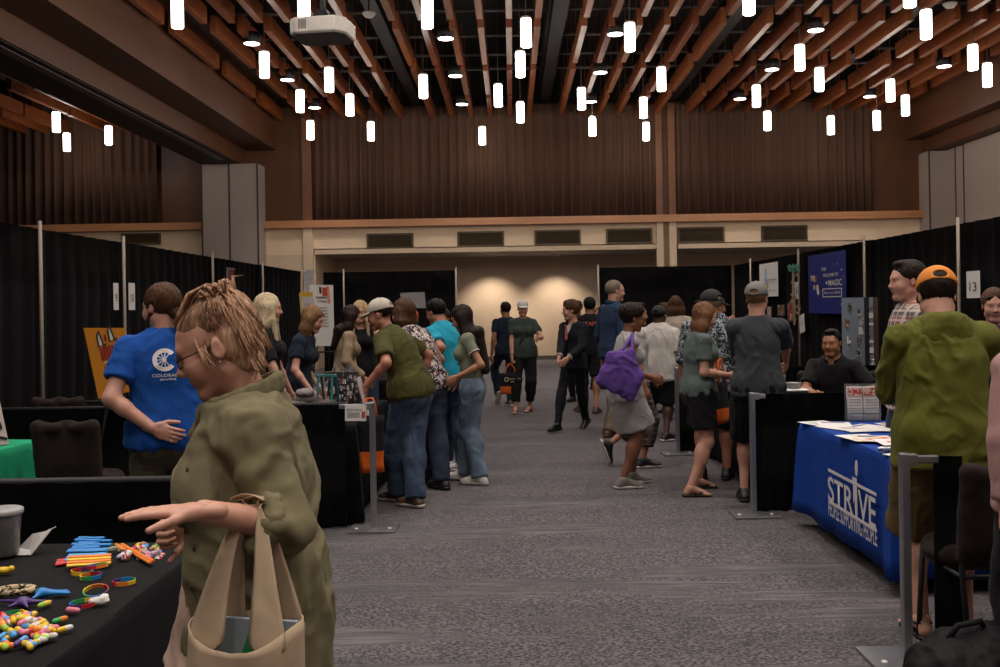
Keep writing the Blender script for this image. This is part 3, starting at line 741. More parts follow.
        for i in range(5):
            o = (-.030+.0145*i)*s*-q; tl = (.055, .05, .044, .038, .03)[i]*s
            feet_s.cap(bl+rt*o-fd*.01*s, bl+rt*o*1.05+fd*tl*.8-up*.006*s, (.014 if i == 0 else .0105)*s, (.012 if i == 0 else .008)*s, .005)
    vs_, fs_, n_ = [], [], 0
    parts = [(B, vox, False)]
    Hd = Sdf(); Hd.p = heads.p+[('c', nb+(hb-nb)*.2, hb+Mh @ Vector((0, -.005, .02)), nr*1.02, nr, .03, 0, None, None, False)]
    parts += [(Hd, hvox, True)]
    for q in (-1, 1): parts.append((hands[q][0], fvox, False))
    if shoes is None or shoes[0] in ('sandal', 'flipflop'): parts.append((feet_s, .006, False))
    mi = []
    for S_, vx, ishead in parts:
        V, Fq = S_.mesh(vx); V = relax(V, Fq, 1)
        m_ = np.zeros(len(Fq), int)
        if ishead:
            fc = V[Fq].mean(1); Mi = np.array(Mh.transposed()); l = (fc-np.array(HCn)) @ Mi.T/hs
            m_[(np.abs(l[:, 0]) < .022) & (l[:, 1] > .072) & (l[:, 2] < -.053) & (l[:, 2] > -.0735)] = 1
        vs_.append(V); fs_.append(Fq+n_); n_ += len(V); mi.append(m_)
    np_obj('body', np.concatenate(vs_), np.concatenate(fs_), [SK[skin_], LIP[skin_]], root, np.concatenate(mi))
    ctx = dict(wc=wc, ww=ww, root=root, s=s, hs=hs, P0=P0, waist=waist, chest=chest, nb=nb, hb=hb, HC=HCn, M0=M0, M1=M1, M2=M2, Mh=Mh, sh=sh, hip=hip, J=J, w=ws, fem=fem, nr=nr, vox=vox, hvox=hvox, hands=hands, belly=belly)
    if face:
        for q in (-1, 1):
            c_ = HCn+Mh @ (Vector((q*.031, .0735, -.001))*hs)
            e = MB(); e.lathe([(0, -.0122), (.006, -.0105), (.0105, -.006), (.0122, 0), (.0105, .006), (.0065, .0103), (.0055, .0109)], 12, c_, 0, rot=Mh @ Matrix.Rotation(-pi/2, 3, 'X'))
            e.lathe([(.0055, .0109), (.003, .0119), (0, .0122)], 12, c_, 1, rot=Mh @ Matrix.Rotation(-pi/2, 3, 'X')); e.v = [tuple(c_+(Vector(v)-c_)*hs*1.08) for v in e.v]
            e.build('eye', [M_EYEW, M_IRIS], root, True)
            b = MB(); pts = [HCn+Mh @ (Vector((q*x, y, z))*hs) for x, y, z in ((.014, .092, .019), (.026, .0915, .0245), (.038, .086, .0235), (.046, .077, .018))]
            b.tube(pts, [.002*hs, .0032*hs, .003*hs, .0012*hs], 6); b.build('eyebrow', HR[hair[1]] if hair and hair[1] in HR else HR['dark'], root, True)
    if bottom: bottoms(ctx, *bottom)
    if top: tops(ctx, **top)
    if hair: hairs(ctx, *hair)
    if shoes: shoesf(ctx, *shoes)
    for fn in (extra or []): fn(ctx)
    return ctx
def tops(c, kind='tee', m=None, sleeve=.55, hem=-.06, t=.012, loose=0.0, folds=.011, collar=None, name=None, neck=.0, seed=0, flare=0.0, cuff=None, sl_r=1.0):
    s, w, M0, M1, M2, J, fem = c['s'], c['w'], c['M0'], c['M1'], c['M2'], c['J'], c['fem']; T = Sdf(); t = t*s; belly = c['belly']
    P0, waist, chest, nb = c['P0'], c['waist'], c['chest'], c['nb']
    l = loose*s; wc, ww = c['wc'], c['ww']
    hp = P0+M0 @ Vector((0, 0, hem*s))
    if hem < .05: T.cap(P0+M0 @ Vector((0, 0, .02*s)), hp, .150*s*w+t+l*.6, (.160+flare)*s*w+t+l, .05, 1, q=.74+.08*belly, M=M0)
    T.cap(P0 if hem < 0 else P0+M0 @ Vector((0, 0, hem*s+.08*s)), waist, .135*s*w+t+l, (ww+.004)*s*w+t+l, .05, q=.76+.1*belly, M=M0)
    if belly: T.ell(P0+M0 @ Vector((0, .05*s*belly, .08*s)), (.15*s*w+t, .12*s*w+t, .15*s+t), M0, .05)
    T.cap(waist, chest, (ww+.004)*s*w+t+l, (wc+.004)*s*w+t+l*.5, .05, q=.76, M=M1)
    T.cap(chest, chest+M2 @ Vector((0, 0, .075*s)), (wc+.004)*s*w+t+l*.3, wc*s*w+t, .03, q=.72, M=M2)
    T.cap(c['sh'][-1], c['sh'][1], .038*s+t, None, .02)
    for q in (-1, 1): T.cap(nb+M2 @ Vector((0, 0, -.012*s)), c['sh'][q], .040*s+t, .040*s+t, .03)
    if fem:
        for q in (-1, 1): T.ell(chest+M2 @ Vector((q*.07*s, .085*s, .0)), (.064*s*w+t, .056*s*w+t, .062*s+t), M2, .04)
    if hem < 0:
        lr_ = (.083 if fem else .078)*s*(.4+.6*w)
        T.cap(P0+M0 @ Vector((-.05*s*w, 0, .02*s)), P0+M0 @ Vector((.05*s*w, 0, .02*s)), .112*s*w+t+l, None, .03, q=.95, M=M0)
        for q in (-1, 1):
            h_ = c['hip'][q]; T.cap(h_+M0 @ Vector((0, -.01*s, .04*s)), h_+M0 @ Vector((0, 0, (hem+.02)*s)), lr_*1.0+t*1.5+l, lr_*1.05+t*1.9+l, .03, 1)
    for q in (-1, 1):
        ar = (.044 if fem else .05)*s*(.45+.55*w); E, W, S_ = J['E', q], J['W', q], c['sh'][q]
        sv = sleeve if not isinstance(sleeve, dict) else sleeve['L' if q < 0 else 'R']
        if sv <= 0: continue
        if sv <= 1: T.cap(S_, S_.lerp(E, sv), ar*1.0+t*.8, (ar*.94+t*1.2+l*.4)*sl_r, .015, 1)
        else:
            T.cap(S_, E, ar*1.0+t*.8+l*.15, (ar*.86+t*1.0+l*.25)*sl_r, .015); T.cap(E, E.lerp(W, sv-1), (ar*.86+t*1.0+l*.25)*sl_r, (ar*.60+t*1.2+l*.2)*sl_r, .015, 1)
    # neck opening
    T.ell(nb+M2 @ Vector((0, .035*s, .055*s-neck*s)), ((.062+neck*.4)*s, (.075+neck*.4)*s, .05*s+neck*s*.6), M2, .008, True)
    if kind == 'tank':
        for q in (-1, 1): T.ell(c['sh'][q]+M2 @ Vector((q*.05*s, 0, .0)), (.06*s, .12*s, .09*s), M2, .01, True)
    if kind == 'dress':
        K = (J['K', 1]+J['K', -1])/2; T.cap(P0, P0.lerp(K, c.get('dress', .85)), .16*s*w+t, .18*s*w+t+l, .05, 1, q=.85, M=I3)
    o = sdf_obj(name or {'tee': 'shirt', 'tank': 'tank_top'}.get(kind, kind), T, c['vox']*.85, m, c['root'], folds*s, seed=seed+len(m.name))
    if collar:
        C = Sdf(); n_ = 14
        base_ = nb+M2 @ Vector((0, .012*s, .018*s))
        rr = c['nr']+ (.016 if collar[0] != 'hood' else .03)*s
        pts = [base_+M2 @ Vector((sin(a)*rr, cos(a)*rr*1.05, -.022*s*cos(a))) for a in [2*pi*i/n_ for i in range(n_)]]
        if collar[0] == 'band':
            for i in range(n_): C.cap(pts[i], pts[(i+1) % n_], .009*s, None, .01)
        elif collar[0] == 'polo':
            for i in range(n_):
                if i in (0, n_-1): continue
                up = M2 @ Vector((0, 0, .022*s)); C.cap(pts[i], pts[(i+1) % n_], .013*s, None, .012); C.cap(pts[i]+up, pts[(i+1) % n_]+up, .009*s, None, .012)
        elif collar[0] == 'hood':
            for i in range(n_):
                C.cap(pts[i], pts[(i+1) % n_], .028*s, None, .02)
            C.ell(nb+M2 @ Vector((0, -.075*s, -.03*s)), (.115*s, .045*s, .075*s), M2, .04); C.ell(nb+M2 @ Vector((0, -.085*s, .0)), (.085*s, .03*s, .03*s), M2, .02)
        sdf_obj('collar' if collar[0] != 'hood' else 'hood', C, .007, collar[1], c['root'] if o is None else o, .004 if collar[0] == 'hood' else .001, ff=(18, 18, 18))
    return o
def bottoms(c, kind, m, length=1.0, loose=.0, flare=.0, folds=.011, seed=0, rise=.0):
    """trousers / shorts / skirt; length: fraction of the leg (1 = ankle)"""
    s, w, M0, J, P0 = c['s'], c['w'], c['M0'], c['J'], c['P0']; T = Sdf(); t = .010*s; l = loose*s
    wz = .09*s+rise*s
    T.cap(P0+M0 @ Vector((-.05*s*w, 0, -.03*s)), P0+M0 @ Vector((.05*s*w, 0, -.03*s)), .108*s*w+t+l*.4, None, .04, q=.95, M=M0)
    T.cap(P0, P0+M0 @ Vector((0, 0, wz)), .138*s*w+t, .127*s*w+t, .04, 1, q=.76+.1*c['belly'], M=M0)
    if kind == 'skirt':
        K = (J['K', 1]+J['K', -1])/2; top_ = P0-Vector((0, 0, .05*s)); b_ = top_.lerp(Vector((K.x, K.y, K.z)), length)
        hw = max(.17*s*w+flare*s, abs(J['K', 1].x-J['K', -1].x)/2+.09*s)
        T.cap(top_, b_, .165*s*w+t, hw, .05, 1, q=.85, M=I3)
    else:
        for q in (-1, 1):
            lr = (.083 if c['fem'] else .078)*s*(.4+.6*w); H_, K, A = c['hip'][q], J['K', q], J['A', q]
            if length <= .55: T.cap(H_, H_.lerp(K, length/.5), lr*1.04+t+l, (lr*.80+t+l*1.2), .035, 1)
            else:
                T.cap(H_, K, lr*1.03+t+l*.6, lr*.68+t+l*.7, .035); b_ = K.lerp(A+Vector((0, 0, -.03*s)), (length-.5)/.5)
                T.cap(K, b_, lr*.68+t+l*.7, lr*.46+t+l+flare*s, .03, 1); T.ell(K.lerp(A, .28)+Vector((0, -.012*s, 0)), (lr*.68+t+l*.5, lr*.72+t+l*.5, .11*s), None, .04)
    return sdf_obj({'skirt': 'skirt', 'shorts': 'shorts'}.get(kind, kind), T, c['vox']*.85, m, c['root'], folds*s, ff=(8, 8, 5), seed=seed+3)
def shoesf(c, kind, m, sole=None):
    s, J = c['s'], c['J']
    for q in (-1, 1):
        A, fd, up, rt = J['A', q], J['FD', q], J['FU', q], J['FR', q]; Mf = Matrix((rt, up, fd)).transposed()
        base_ = A-up*.082*s
        if kind in ('sneaker', 'dress'):
            S_ = Sdf(); S_.cap(A-up*.0*s, A-fd*.03*s-up*.045*s, .043*s, .042*s, .02); S_.cap(A-up*.02*s+fd*.02*s, A+fd*.13*s-up*.05*s, .046*s, .034*s, .03)
            S_.ell(A+fd*.14*s-up*.052*s, (.046*s, .032*s, .065*s), Mf, .02); S_.ell(A-fd*.03*s-up*.052*s, (.038*s, .032*s, .045*s), Mf, .02)
            S_.cut(base_+up*.012*s, -up); S_.ell(A+up*.045*s-fd*.0, (.036*s, .03*s, .04*s), Mf, .005, True)
            o = sdf_obj('shoe', S_, .008, m, c['root'])
            T = Sdf(); T.cap(base_-fd*.045*s+up*.02*s, base_+fd*.05*s+up*.02*s, .043*s, .04*s, .02); T.cap(base_+fd*.05*s+up*.02*s, base_+fd*.155*s+up*.02*s, .042*s, .046*s, .02)
            T.cut(base_+up*.026*s, up); T.cut(base_+up*.001, -up); sdf_obj('sole', T, .008, sole or m, o, rel=0)
        else:
            T = Sdf(); T.cap(base_-fd*.045*s+up*.01*s, base_+fd*.05*s+up*.01*s, .037*s, .037*s, .02); T.cap(base_+fd*.05*s+up*.01*s, base_+fd*.145*s+up*.01*s, .037*s, .042*s, .02)
            T.cut(base_+up*.018*s, up); T.cut(base_+up*.001, -up); o = sdf_obj('sandal', T, .007, m, c['root'], rel=0)
            st = MB(); b_ = A+fd*.125*s-up*.058*s
            if kind == 'flipflop':
                f = b_+fd*.035*s-up*.01*s
                for k in (-1, 1): st.tube([f, f+up*.014*s-fd*.02*s+rt*k*.012*s, A+fd*.07*s-up*.045*s+rt*k*.038*s, A+fd*.03*s-up*.07*s+rt*k*.036*s], .006*s, 6)
            else:
                for k_ in (.0, .06):
                    pts = [b_-fd*k_*s+rt*(.042*s*cos(a))*1.05+up*(.03*s*sin(a)*(1+k_*6))-up*.008*s for a in [pi*i/8 for i in range(9)]]; st.tube(pts, .008*s, 6)
                pts = [A-up*.01*s+rt*(.041*s*cos(a))+fd*(.043*s*sin(a)) for a in [2*pi*i/12 for i in range(12)]]; st.tube(pts, .007*s, 6, closed=True)
            st.build('strap', m, o, True)
def hfold(hs, amp):
    def fn(V, N):
        p = V+vnoise(V*14)[:, None]*.012; p[:, 2] *= .14; return (vnoise(p*170/hs)*.55+vnoise(p*80/hs)*.6)*amp
    return fn
def hairs(c, style, col, opt=None):
    opt = opt or {}
    C, M, s = c['HC'], c['Mh'], c['hs']; m = HR[col]; vx = c['hvox']*.9; root = c['root']
    def P(x, y, z): return C+M @ (Vector((x, y, z))*s)
    S = Sdf(); th = opt.get('th', .003 if opt.get('capped') else .012)
    def e(cc, r, k=.02, sub=False): S.ell(P(*cc), [q*s for q in r], M, k*s, sub)
    e((0, -.020, .034), (.075+th, .094+th, .086+th*1.1))
    face = lambda z=.0: (e((0, .116, -.020+z), (.080, .080, .100), .012, True))
    down = Vector((0, 0, -1)); B = c['M2']; nb = c['nb']
    if style in ('short', 'buzz', 'curly'):
        if style == 'curly': e((0, -.03, .05), (.095, .105, .085), .03); e((0, .055, .085), (.07, .04, .035), .03)
        face(.0)
        for q in (-1, 1): e((q*.088, .045, -.045), (.045, .058, .068), .01, True); e((q*.095, -.004, -.012), (.022, .024, .03), .006, True)
        e((0, -.05, -.125), (.12, .12, .055), .02, True)
        if style != 'curly': e((0, .045, .108), (.045, .032, .014+th*.3), .03) if style == 'short' else None
    elif style in ('long', 'longwavy', 'bob'):
        L = opt.get('L', .34)*s; 
        if style == 'bob': L = opt.get('L', .16)*s
        back = opt.get('front', 0)
        for q in (-1, -.5, 0, .5, 1):
            a = P(q*.066, -.045+.03*abs(q), .0); drop = down*L*(1-.12*abs(q))
            mid = P(q*.085, -.07+.045*abs(q), -.10); end = a+drop+B @ Vector((q*.04*s, (-.055+opt.get('fwd', 0)*abs(q))*s, 0))
            mid = a.lerp(end, .45)+(mid-a.lerp(end, .45))*.5
            if opt.get('L', .34) > .24 and style == 'long':
                wv = c['w']; m2 = nb+B @ Vector((q*.062*s, -.078*s*wv, .01*s)); end = nb+B @ Vector((q*.055*s, -.118*s*wv, -(opt.get('L', .34)-.16)*s))
                S.cap(a, mid, .050*s, .046*s, .04*s); S.cap(mid, m2, .046*s, .042*s, .04*s); S.cap(m2, end, .040*s, opt.get('tip', .022)*s, .04*s)
            else: S.cap(a, mid, .050*s, .046*s, .04*s); S.cap(mid, end, .046*s, opt.get('tip', .022)*s, .04*s)
        if opt.get('front'):
            for q in (-1, 1):
                a = P(q*.07, .03, .03); end = nb+B @ Vector((q*.085*s, .115*s, -opt['front']*s)); mid = P(q*.083, .045, -.09)
                S.cap(a, mid, .024*s, .022*s, .03*s); S.cap(mid, end, .026*s, .014*s, .03*s)
        e((0, .118, -.03), (.072, .076, .108), .01, True)
    elif style == 'ponytail':
        face(.0); 
        for q in (-1, 1): e((q*.095, .0, -.03), (.03, .05, .045), .01, True)
        e((0, -.03, -.135), (.12, .12, .05), .02, True)
        bz = opt.get('bz', -.02); a = P(0, -.115, bz); dirn = (M @ Vector((0, -1, -.3))).normalized()
        b_ = a+dirn*.035*s; L = opt.get('L', .2)*s; e2 = b_+down*L+B @ Vector((0, -.02, 0))
        S.cap(P(0, -.09, bz), a, .028*s, .018*s, .02); S.cap(a, b_, .018*s, .034*s, .015); S.cap(b_, b_.lerp(e2, .5), .036*s, .042*s, .02); S.cap(b_.lerp(e2, .5), e2, .042*s, .018*s, .02)
    elif style == 'bun':
        face(); e((0, -.03, -.135), (.12, .12, .05), .02, True); e((0, -.12, .04), (.05, .045, .05), .015)
        for q in (-1, 1): e((q*.095, .0, -.02), (.03, .03, .035), .01, True)
    if opt.get('capped'): S.ell(P(0, -.016, .17), [.13*s, .15*s, .085*s], M, .01*s, True)
    amp = {'buzz': .0012, 'short': .004, 'curly': .008}.get(style, .0045)*s
    o = sdf_obj('hair', S, vx, m, root, 0, rel=1, fold_fn=hfold(s, amp) if style != 'curly' else (lambda V, N: vnoise(V*75)*amp*.7+vnoise(V*150)*amp*.4))
    return o
# accessories, each returns fn(ctx)
def cap_(m, back=False, brim=True, m2=None, tilt=0, style='ball', logo=None, name='cap'):
    def fn(c):
        C, s = c['HC'], c['hs']; M = c['Mh'] @ Matrix.Rotation(R(tilt), 3, 'X')
        if back: M = M @ Matrix.Rotation(pi, 3, 'Z'); cy = .018
        else: cy = -.016
        def P(x, y, z): return C+M @ (Vector((x, y, z))*s)
        S = Sdf(); S.ell(P(0, cy, .044), [.091*s, .111*s, .096*s], M, .01); S.cut(P(0, 0, .036), M @ Vector((0, 0, -1)))
        if not back: S.ell(P(0, cy-.112, .062), [.036*s, .030*s, .020*s], M, .004, True)
        o = sdf_obj(name, S, c['hvox']*.8, m, c['root'], .0008)
        if back:
            A = MB(); pts = [P(.033*cos(a), cy+.104, .046+.03*sin(a)) for a in [pi*i/10 for i in range(11)]]; A.tube(pts, .006*s, 6); A.build('strap_opening', m2 or m, o, True)
        if brim:
            B_ = Sdf(); B_.ell(P(0, .085, .030), [.078*s, .085*s, .012*s], M @ Matrix.Rotation(R(-8), 3, 'X'), .005); B_.cut(P(0, .06, .03), M @ Vector((0, -1, 0)))
            sdf_obj('brim', B_, .006, m2 or m, o, rel=1)
        bt = MB().lathe([(0, .006), (.006, .004), (.008, -.004)], 10, P(0, cy, .139)); bt.build('button', m2 or m, o, True)
        if logo: logo(c, M, P, o)
    return fn
def glasses(m=None, on_head=False, dark=False, lens=True):
    def fn(c):
        C, M, s = c['HC'], c['Mh'], c['hs']; dz, dy = (.062, -.018) if on_head else (0, 0)
        def P(x, y, z): return C+M @ (Vector((x, y+dy, z+dz))*s)
        g = MB(); 
        rings = []
        for q in (-1, 1):
            ring = [P(q*.031+.022*cos(a), .099-.004*abs(cos(a)), -.003+.016*sin(a)) for a in [2*pi*i/18 for i in range(18)]]; rings.append(ring)
            g.tube(ring, .0017*s, 6, closed=True)
            g.tube([P(q*.053, .097, .003), P(q*.074, .06, .004), P(q*.079, .0, .006), P(q*.078, -.02, -.012)], .0018*s, 6)
        g.tube([P(-.009, .1, .001), P(0, .103, .003), P(.009, .1, .001)], .0015*s, 6)
        o = g.build('sunglasses' if (dark or on_head) else 'glasses', m or M_GLASSES, c['root'], True)
        if dark or on_head:
            L = MB()
            for ring in rings: L.add([v for v in ring]+[v+M @ Vector((0, -.0015, 0)) for v in ring], [tuple(range(18)), tuple(range(18, 36))[::-1]]+[(i, (i+1) % 18, 18+(i+1) % 18, 18+i) for i in range(18)])
            L.build('lens', mat('sunglass_lens', '0a0808', .1), o)
    return fn
def beard(col):
    def fn(c):
        C, M, s = c['HC'], c['Mh'], c['hs']; S = Sdf()
        def P(x, y, z): return C+M @ (Vector((x, y, z))*s)
        S.ell(P(0, .040, -.066), [.060*s, .056*s, .052*s], M, .02); S.cap(P(-.06, .01, -.035), P(-.03, .06, -.09), .02*s, .02*s, .02); S.cap(P(.06, .01, -.035), P(.03, .06, -.09), .02*s, .02*s, .02)
        S.ell(P(0, .11, -.045), [.045*s, .045*s, .022*s], M, .01, True); S.ell(P(0, .08, -.0), [.06*s, .06*s, .04*s], M, .01, True)
        sdf_obj('beard', S, .006, HR[col], c['root'], 0, fold_fn=lambda V, N: vnoise(V*120)*.003)
    return fn
def backtext(lines, m, z=.02, size=.06, back=True, x=0, gap=1.5, sizes=None):
    """printed lettering on the back (or front) of the shirt"""
    def fn(c):
        M2, s = c['M2'], c['s']; sg = -1 if back else 1; zz = z
        for i, t_ in enumerate(lines):
            sz = (sizes[i] if sizes else size)
            o = text_mesh('lettering', t_, sz*s, Matrix.Identity(4), m, None, ext=.0, bold=.0006)
            vs = np.zeros(len(o.data.vertices)*3); o.data.vertices.foreach_get('co', vs); vs = vs.reshape(-1, 3)
            # lay on the shirt: find the surface by casting towards the torso
            shirt = [k for k in c['root'].children if k.name.split('.')[0] in ('shirt', 'jacket', 'hoodie', 'polo_shirt', 'tank_top')][0]
            me = shirt.data; bm_ = bmesh.new(); bm_.from_mesh(me); from mathutils.bvhtree import BVHTree; bv = BVHTree.FromBMesh(bm_); bm_.free()
            out = []
            for v in vs:
                base_ = c['chest']+M2 @ Vector(((v[0]+x)*(-sg) if True else 0, sg*.5, zz+v[1])); d_ = M2 @ Vector((0, -sg, 0))
                h = bv.ray_cast(base_, d_); out.append((h[0]-d_*.004) if h[0] is not None else base_-d_*-.35)
            o.data.vertices.foreach_set('co', np.array([tuple(q) for q in out]).ravel()); o.parent = c['root']; zz -= sz*gap
    return fn
# ================= pipe and drape
M_DRAPE = cloth('black_drape_cloth', '09080a', .2, .95, 0, 300, wrinkle=0)
M_DRAPE2 = cloth('black_table_cloth', '121114', .15, .9, 0, 300, wrinkle=0)
M_BLUEC = cloth('royal_blue_table_cloth', '103a8c', .08, .8, 0, 300, wrinkle=0)
M_GREENC = cloth('green_table_cloth', '1f9468', .08, .8, 0, 300, wrinkle=0)
def back_drape(axis, a, b, c, label, seed, z1=2.40):
    o = pleated('black_drape', a, b, c, .02, z1, M_DRAPE, .04, .3, seed, axis=axis, zs=4, sway=.03); return tag(o, label, 'drape', 'tall black drapes')
def pole(x, y, z=2.46, label=None, base=True, fat=.017):
    r_ = empty('drape_pole', (x, y, 0), 0, label, 'drape pole', None)
    MB().tube([(0, 0, .01), (0, 0, z)], fat, 14).build('upright', M_POLE, r_, True)
    if base: MB().box((0, 0, .006), (.45, .45, .012), bev=.003).build('base_plate', M_STEEL, r_)
    return r_
XLD, XRD = -4.46, 4.82
LP = [at(x, 306, 1) for x in (37, 121, 210.6, 261, 303)]; LD = [-4.40/p.x for p in LP]
RP = [at(x, 306, 1) for x in (963, 868, 801.5, 753)]; RD = [4.76/p.x for p in RP]
ends = [2.5, 5.8]+LD
names = ['nearest the camera', 'behind the green table booth', 'with the yellow board in front', 'behind the ponytailed man', 'behind the red banner', 'at the far corner']
for i, (a, b) in enumerate(zip(ends, ends[1:])):
    back_drape('y', a-.03, b+.03, XLD+(.02 if i % 2 else 0), 'tall black drape on the green table side, '+names[i], 20+i)
    MB().tube([(XLD+.06, a, 2.415), (XLD+.06, b, 2.415)], .014, 8)
for i, (y, t) in enumerate(zip(ends[1:], ('next to the near black drape', 'behind the green table', 'between the two white number sheets', 'beside the red banner', 'behind the platinum blond woman', 'in the far corner by the posters'))):
    pole(-4.36, y, label='upright metal drape pole '+t)
ends = [3.2, 6.9]+RD+[21.1]
names = ['behind the man in the green hoodie', 'with the number 13 sheet', 'behind the man in plaid', 'behind the blue banner', 'with the pinned photographs', 'at the far corner by the white poster']
for i, (a, b) in enumerate(zip(ends, ends[1:])):
    back_drape('y', a-.03, b+.03, XRD-(.02 if i % 2 else 0), 'tall black drape, blue table side, '+names[i], 40+i)
for i, (y, t) in enumerate(zip(ends[1:-1], ('behind the woman in purple', 'beside the number 13 sheet', 'behind the man in plaid shirt', 'with green garland, at the edge of the blue banner', 'by the hanging white poster'))):
    pole(4.72, y, label='upright metal drape pole '+t)
xa, xb, xc, xd = at(455, 300, 21.3).x, at(600, 300, 21.1).x, at(344, 300, 21.3).x, at(318, 300, 21.3).x
back_drape('x', -4.1, xc+.03, 21.35, 'tall black drape across the far end behind the white board poster', 60)
back_drape('x', xc-.03, xa, 21.37, 'tall black drape across the far end behind the crowd in turquoise and print', 61)
back_drape('x', xb, 4.75, 21.15, 'wide black drape across the far end behind the tall man in navy', 62)
for x, y, t in ((xa+.03, 21.3, 'at the opening behind the long haired girl'), (xc, 21.3, 'on the far end over the seated crowd'), (xb-.03, 21.1, 'at the opening beside the tall man in navy')): pole(x, y, label='upright metal drape pole '+t)
# ---------- low dividers with stanchion posts
def low_drape(x0, x1, y, label, seed, z1=.905):
    o = pleated('low_black_drape', x0, x1, y, .02, z1, M_DRAPE, .028, .17, seed, zs=3, sway=.02); return tag(o, label, 'drape', 'low black booth dividers')
def post(x, y, dx, label, rail=.3, z=.92):
    """square steel post on a flat base, with a rail stub towards dx"""
    r_ = empty('barrier_post', (x, y, 0), 0, label, 'barrier post')
    MB().box((0, 0, z/2+.006), (.042, .042, z-.01), bev=.006).build('upright', M_STEEL, r_)
    b = MB().box((0, 0, .008), (.36 if y < 7 else .34, .30, .016), bev=.003); 
    b.build('base_plate', mat('steel_base_plate', '8a8a8c', .4, .8, var=.08, scale=12), r_)
    for a in (-.12, .12): MB().lathe([(0, .022), (.012, .02), (.014, .016)], 10, (a, -.05, 0)).build('bolt', M_WPAINT, r_)
    rl = MB().box((dx*rail/2, 0, z-.028), (rail, .026, .034), bev=.005); rl.box((dx*.03, 0, z-.028), (.05, .046, .05), bev=.004); rl.build('rail', M_STEEL, r_)
    return r_
def rail_(x0, x1, y, label): return tag(MB().tube([(x0, y, .905), (x1, y, .905)], .017, 10).build('divider_rail', M_DUCT, None, True), label, 'rail', 'rails of the booth dividers')
# left side
low_drape(-4.4, -1.22, 4.02, 'low black divider drape behind the near table of colourful giveaways', 70)
rail_(-4.4, -1.2, 4.05, 'thin dark rail along the divider behind the near giveaway table')
low_drape(-4.4, at(345, 400, 7.1).x, 7.1, 'low black divider drape behind the ponytailed man and the dark chair', 71)
rail_(-4.4, at(345, 400, 7.1).x, 7.13, 'thin dark rail behind the dark chair and the ponytailed man')
pl = at(372, 400, 7.1).x; post(pl, 7.1, -1, 'steel barrier post in front of the woman in white cap and olive shirt', .24)
# right side
pr1 = at(903, 400, 4.34).x; post(pr1, 4.34, 1, 'tall looking steel barrier post next to the man in the green hoodie', .15)
low_drape(at(933, 400, 4.34).x, at(960, 400, 4.34).x, 4.34, 'narrow black divider drape beside the legs of the man in the green hoodie', 72)
low_drape(at(1040, 400, 4.42).x, 4.7, 4.42, 'low black divider drape beyond the dark chair and the backpack', 73)
pr2 = at(752, 400, 7.36).x; post(pr2, 7.36, 1, 'steel barrier post beside the calf of the man in the grey cap', .1)
low_drape(pr2+.03, 4.7, 7.4, 'low black divider drape between the blue table and the seated man in black', 74)
pr3 = at(677, 400, 10.4).x; post(pr3, 10.4, 1, 'steel barrier post between the white T-shirt boy and the woman in grey', .1)
low_drape(pr3+.03, 4.7, 10.45, 'low black divider drape behind the woman in grey shirt and the man in grey cap', 75)
# ---------- tables with cloths
def table(x0, x1, y0, y1, label, cl_label, m, z=.74, front='full', group=None, hem=.03, seed=0, edge=.012):
    t = empty('folding_table', ((x0+x1)/2, (y0+y1)/2, 0), 0, label, 'table')
    w_, d_ = x1-x0-.02, y1-y0-.02
    MB().box((0, 0, z-.03), (w_, d_, .035), bev=.01).build('tabletop', mat('table_grey_plastic', '8a8780', .6), t)
    for i, (a, b) in enumerate(((-1, -1), (-1, 1), (1, -1), (1, 1))):
        MB().tube([(a*(w_/2-.08), b*(d_/2-.12), z-.04), (a*(w_/2-.08), b*(d_/2-.12), .0)], .014, 8).build('leg', M_DUCT, t, True)
    # cloth: top sheet and skirt around with soft folds
    n_ = 10; per = []
    def edge_pts():
        out = []; L = [(x0, y0, x1, y0), (x1, y0, x1, y1), (x1, y1, x0, y1), (x0, y1, x0, y0)]
        for ax, ay, bx, by in L:
            k = max(8, int(hypot(bx-ax, by-ay)/.04))
            for i in range(k): out.append((ax+(bx-ax)*i/k, ay+(by-ay)*i/k))
        return out
    E = edge_pts(); N = len(E); cx, cy = (x0+x1)/2, (y0+y1)/2; vs = []; fs = []; lev = [z, z-.01, z-.06, z-.18, z-.36, z-.54, hem]
    for k, zz in enumerate(lev):
        q = (k/(len(lev)-1))
        for i, (x, y) in enumerate(E):
            corner = min(hypot(x-a, y-b) for a in (x0, x1) for b in (y0, y1)); nx, ny = 0, 0
            if abs(y-y0) < 1e-6: ny -= 1
            if abs(y-y1) < 1e-6: ny += 1
            if abs(x-x0) < 1e-6: nx -= 1
            if abs(x-x1) < 1e-6: nx += 1
            f = mnoise.noise(Vector((x*5+seed, y*5, seed+zz*.5)))*.022*q+math.exp(-(corner/.12)**2)*.05*q+.018*q
            f += .004 if k else 0
            vs.append((x+nx*f, y+ny*f, zz+(.004*mnoise.noise(Vector((x*3, y*3, 0))) if k in (0,) else 0)+(.02*mnoise.noise(Vector((x*3, y*3, 4))) if k == len(lev)-1 else 0)))
    for k in range(len(lev)-1):
        for i in range(N): fs.append((k*N+i, k*N+(i+1) % N, (k+1)*N+(i+1) % N, (k+1)*N+i))
    fs.append(tuple(range(N))[::-1])
    o = mesh_obj('tablecloth', vs, fs, m, None, False); autosmooth(o, 50)
    md = o.modifiers.new('t', 'SOLIDIFY'); md.thickness = .003; md.offset = 1
    tag(o, cl_label, 'tablecloth'); return o
table(-1.96, -1.15, 1.55, 3.66, 'folding table under the black cloth of colourful giveaways', 'black cloth under the colourful wristbands and giveaways', M_DRAPE2, seed=1)
table(-4.05, -3.26, 4.9, 6.72, 'folding table under the bright green cloth', 'bright green tablecloth in front of the dark chair', M_GREENC, seed=2)
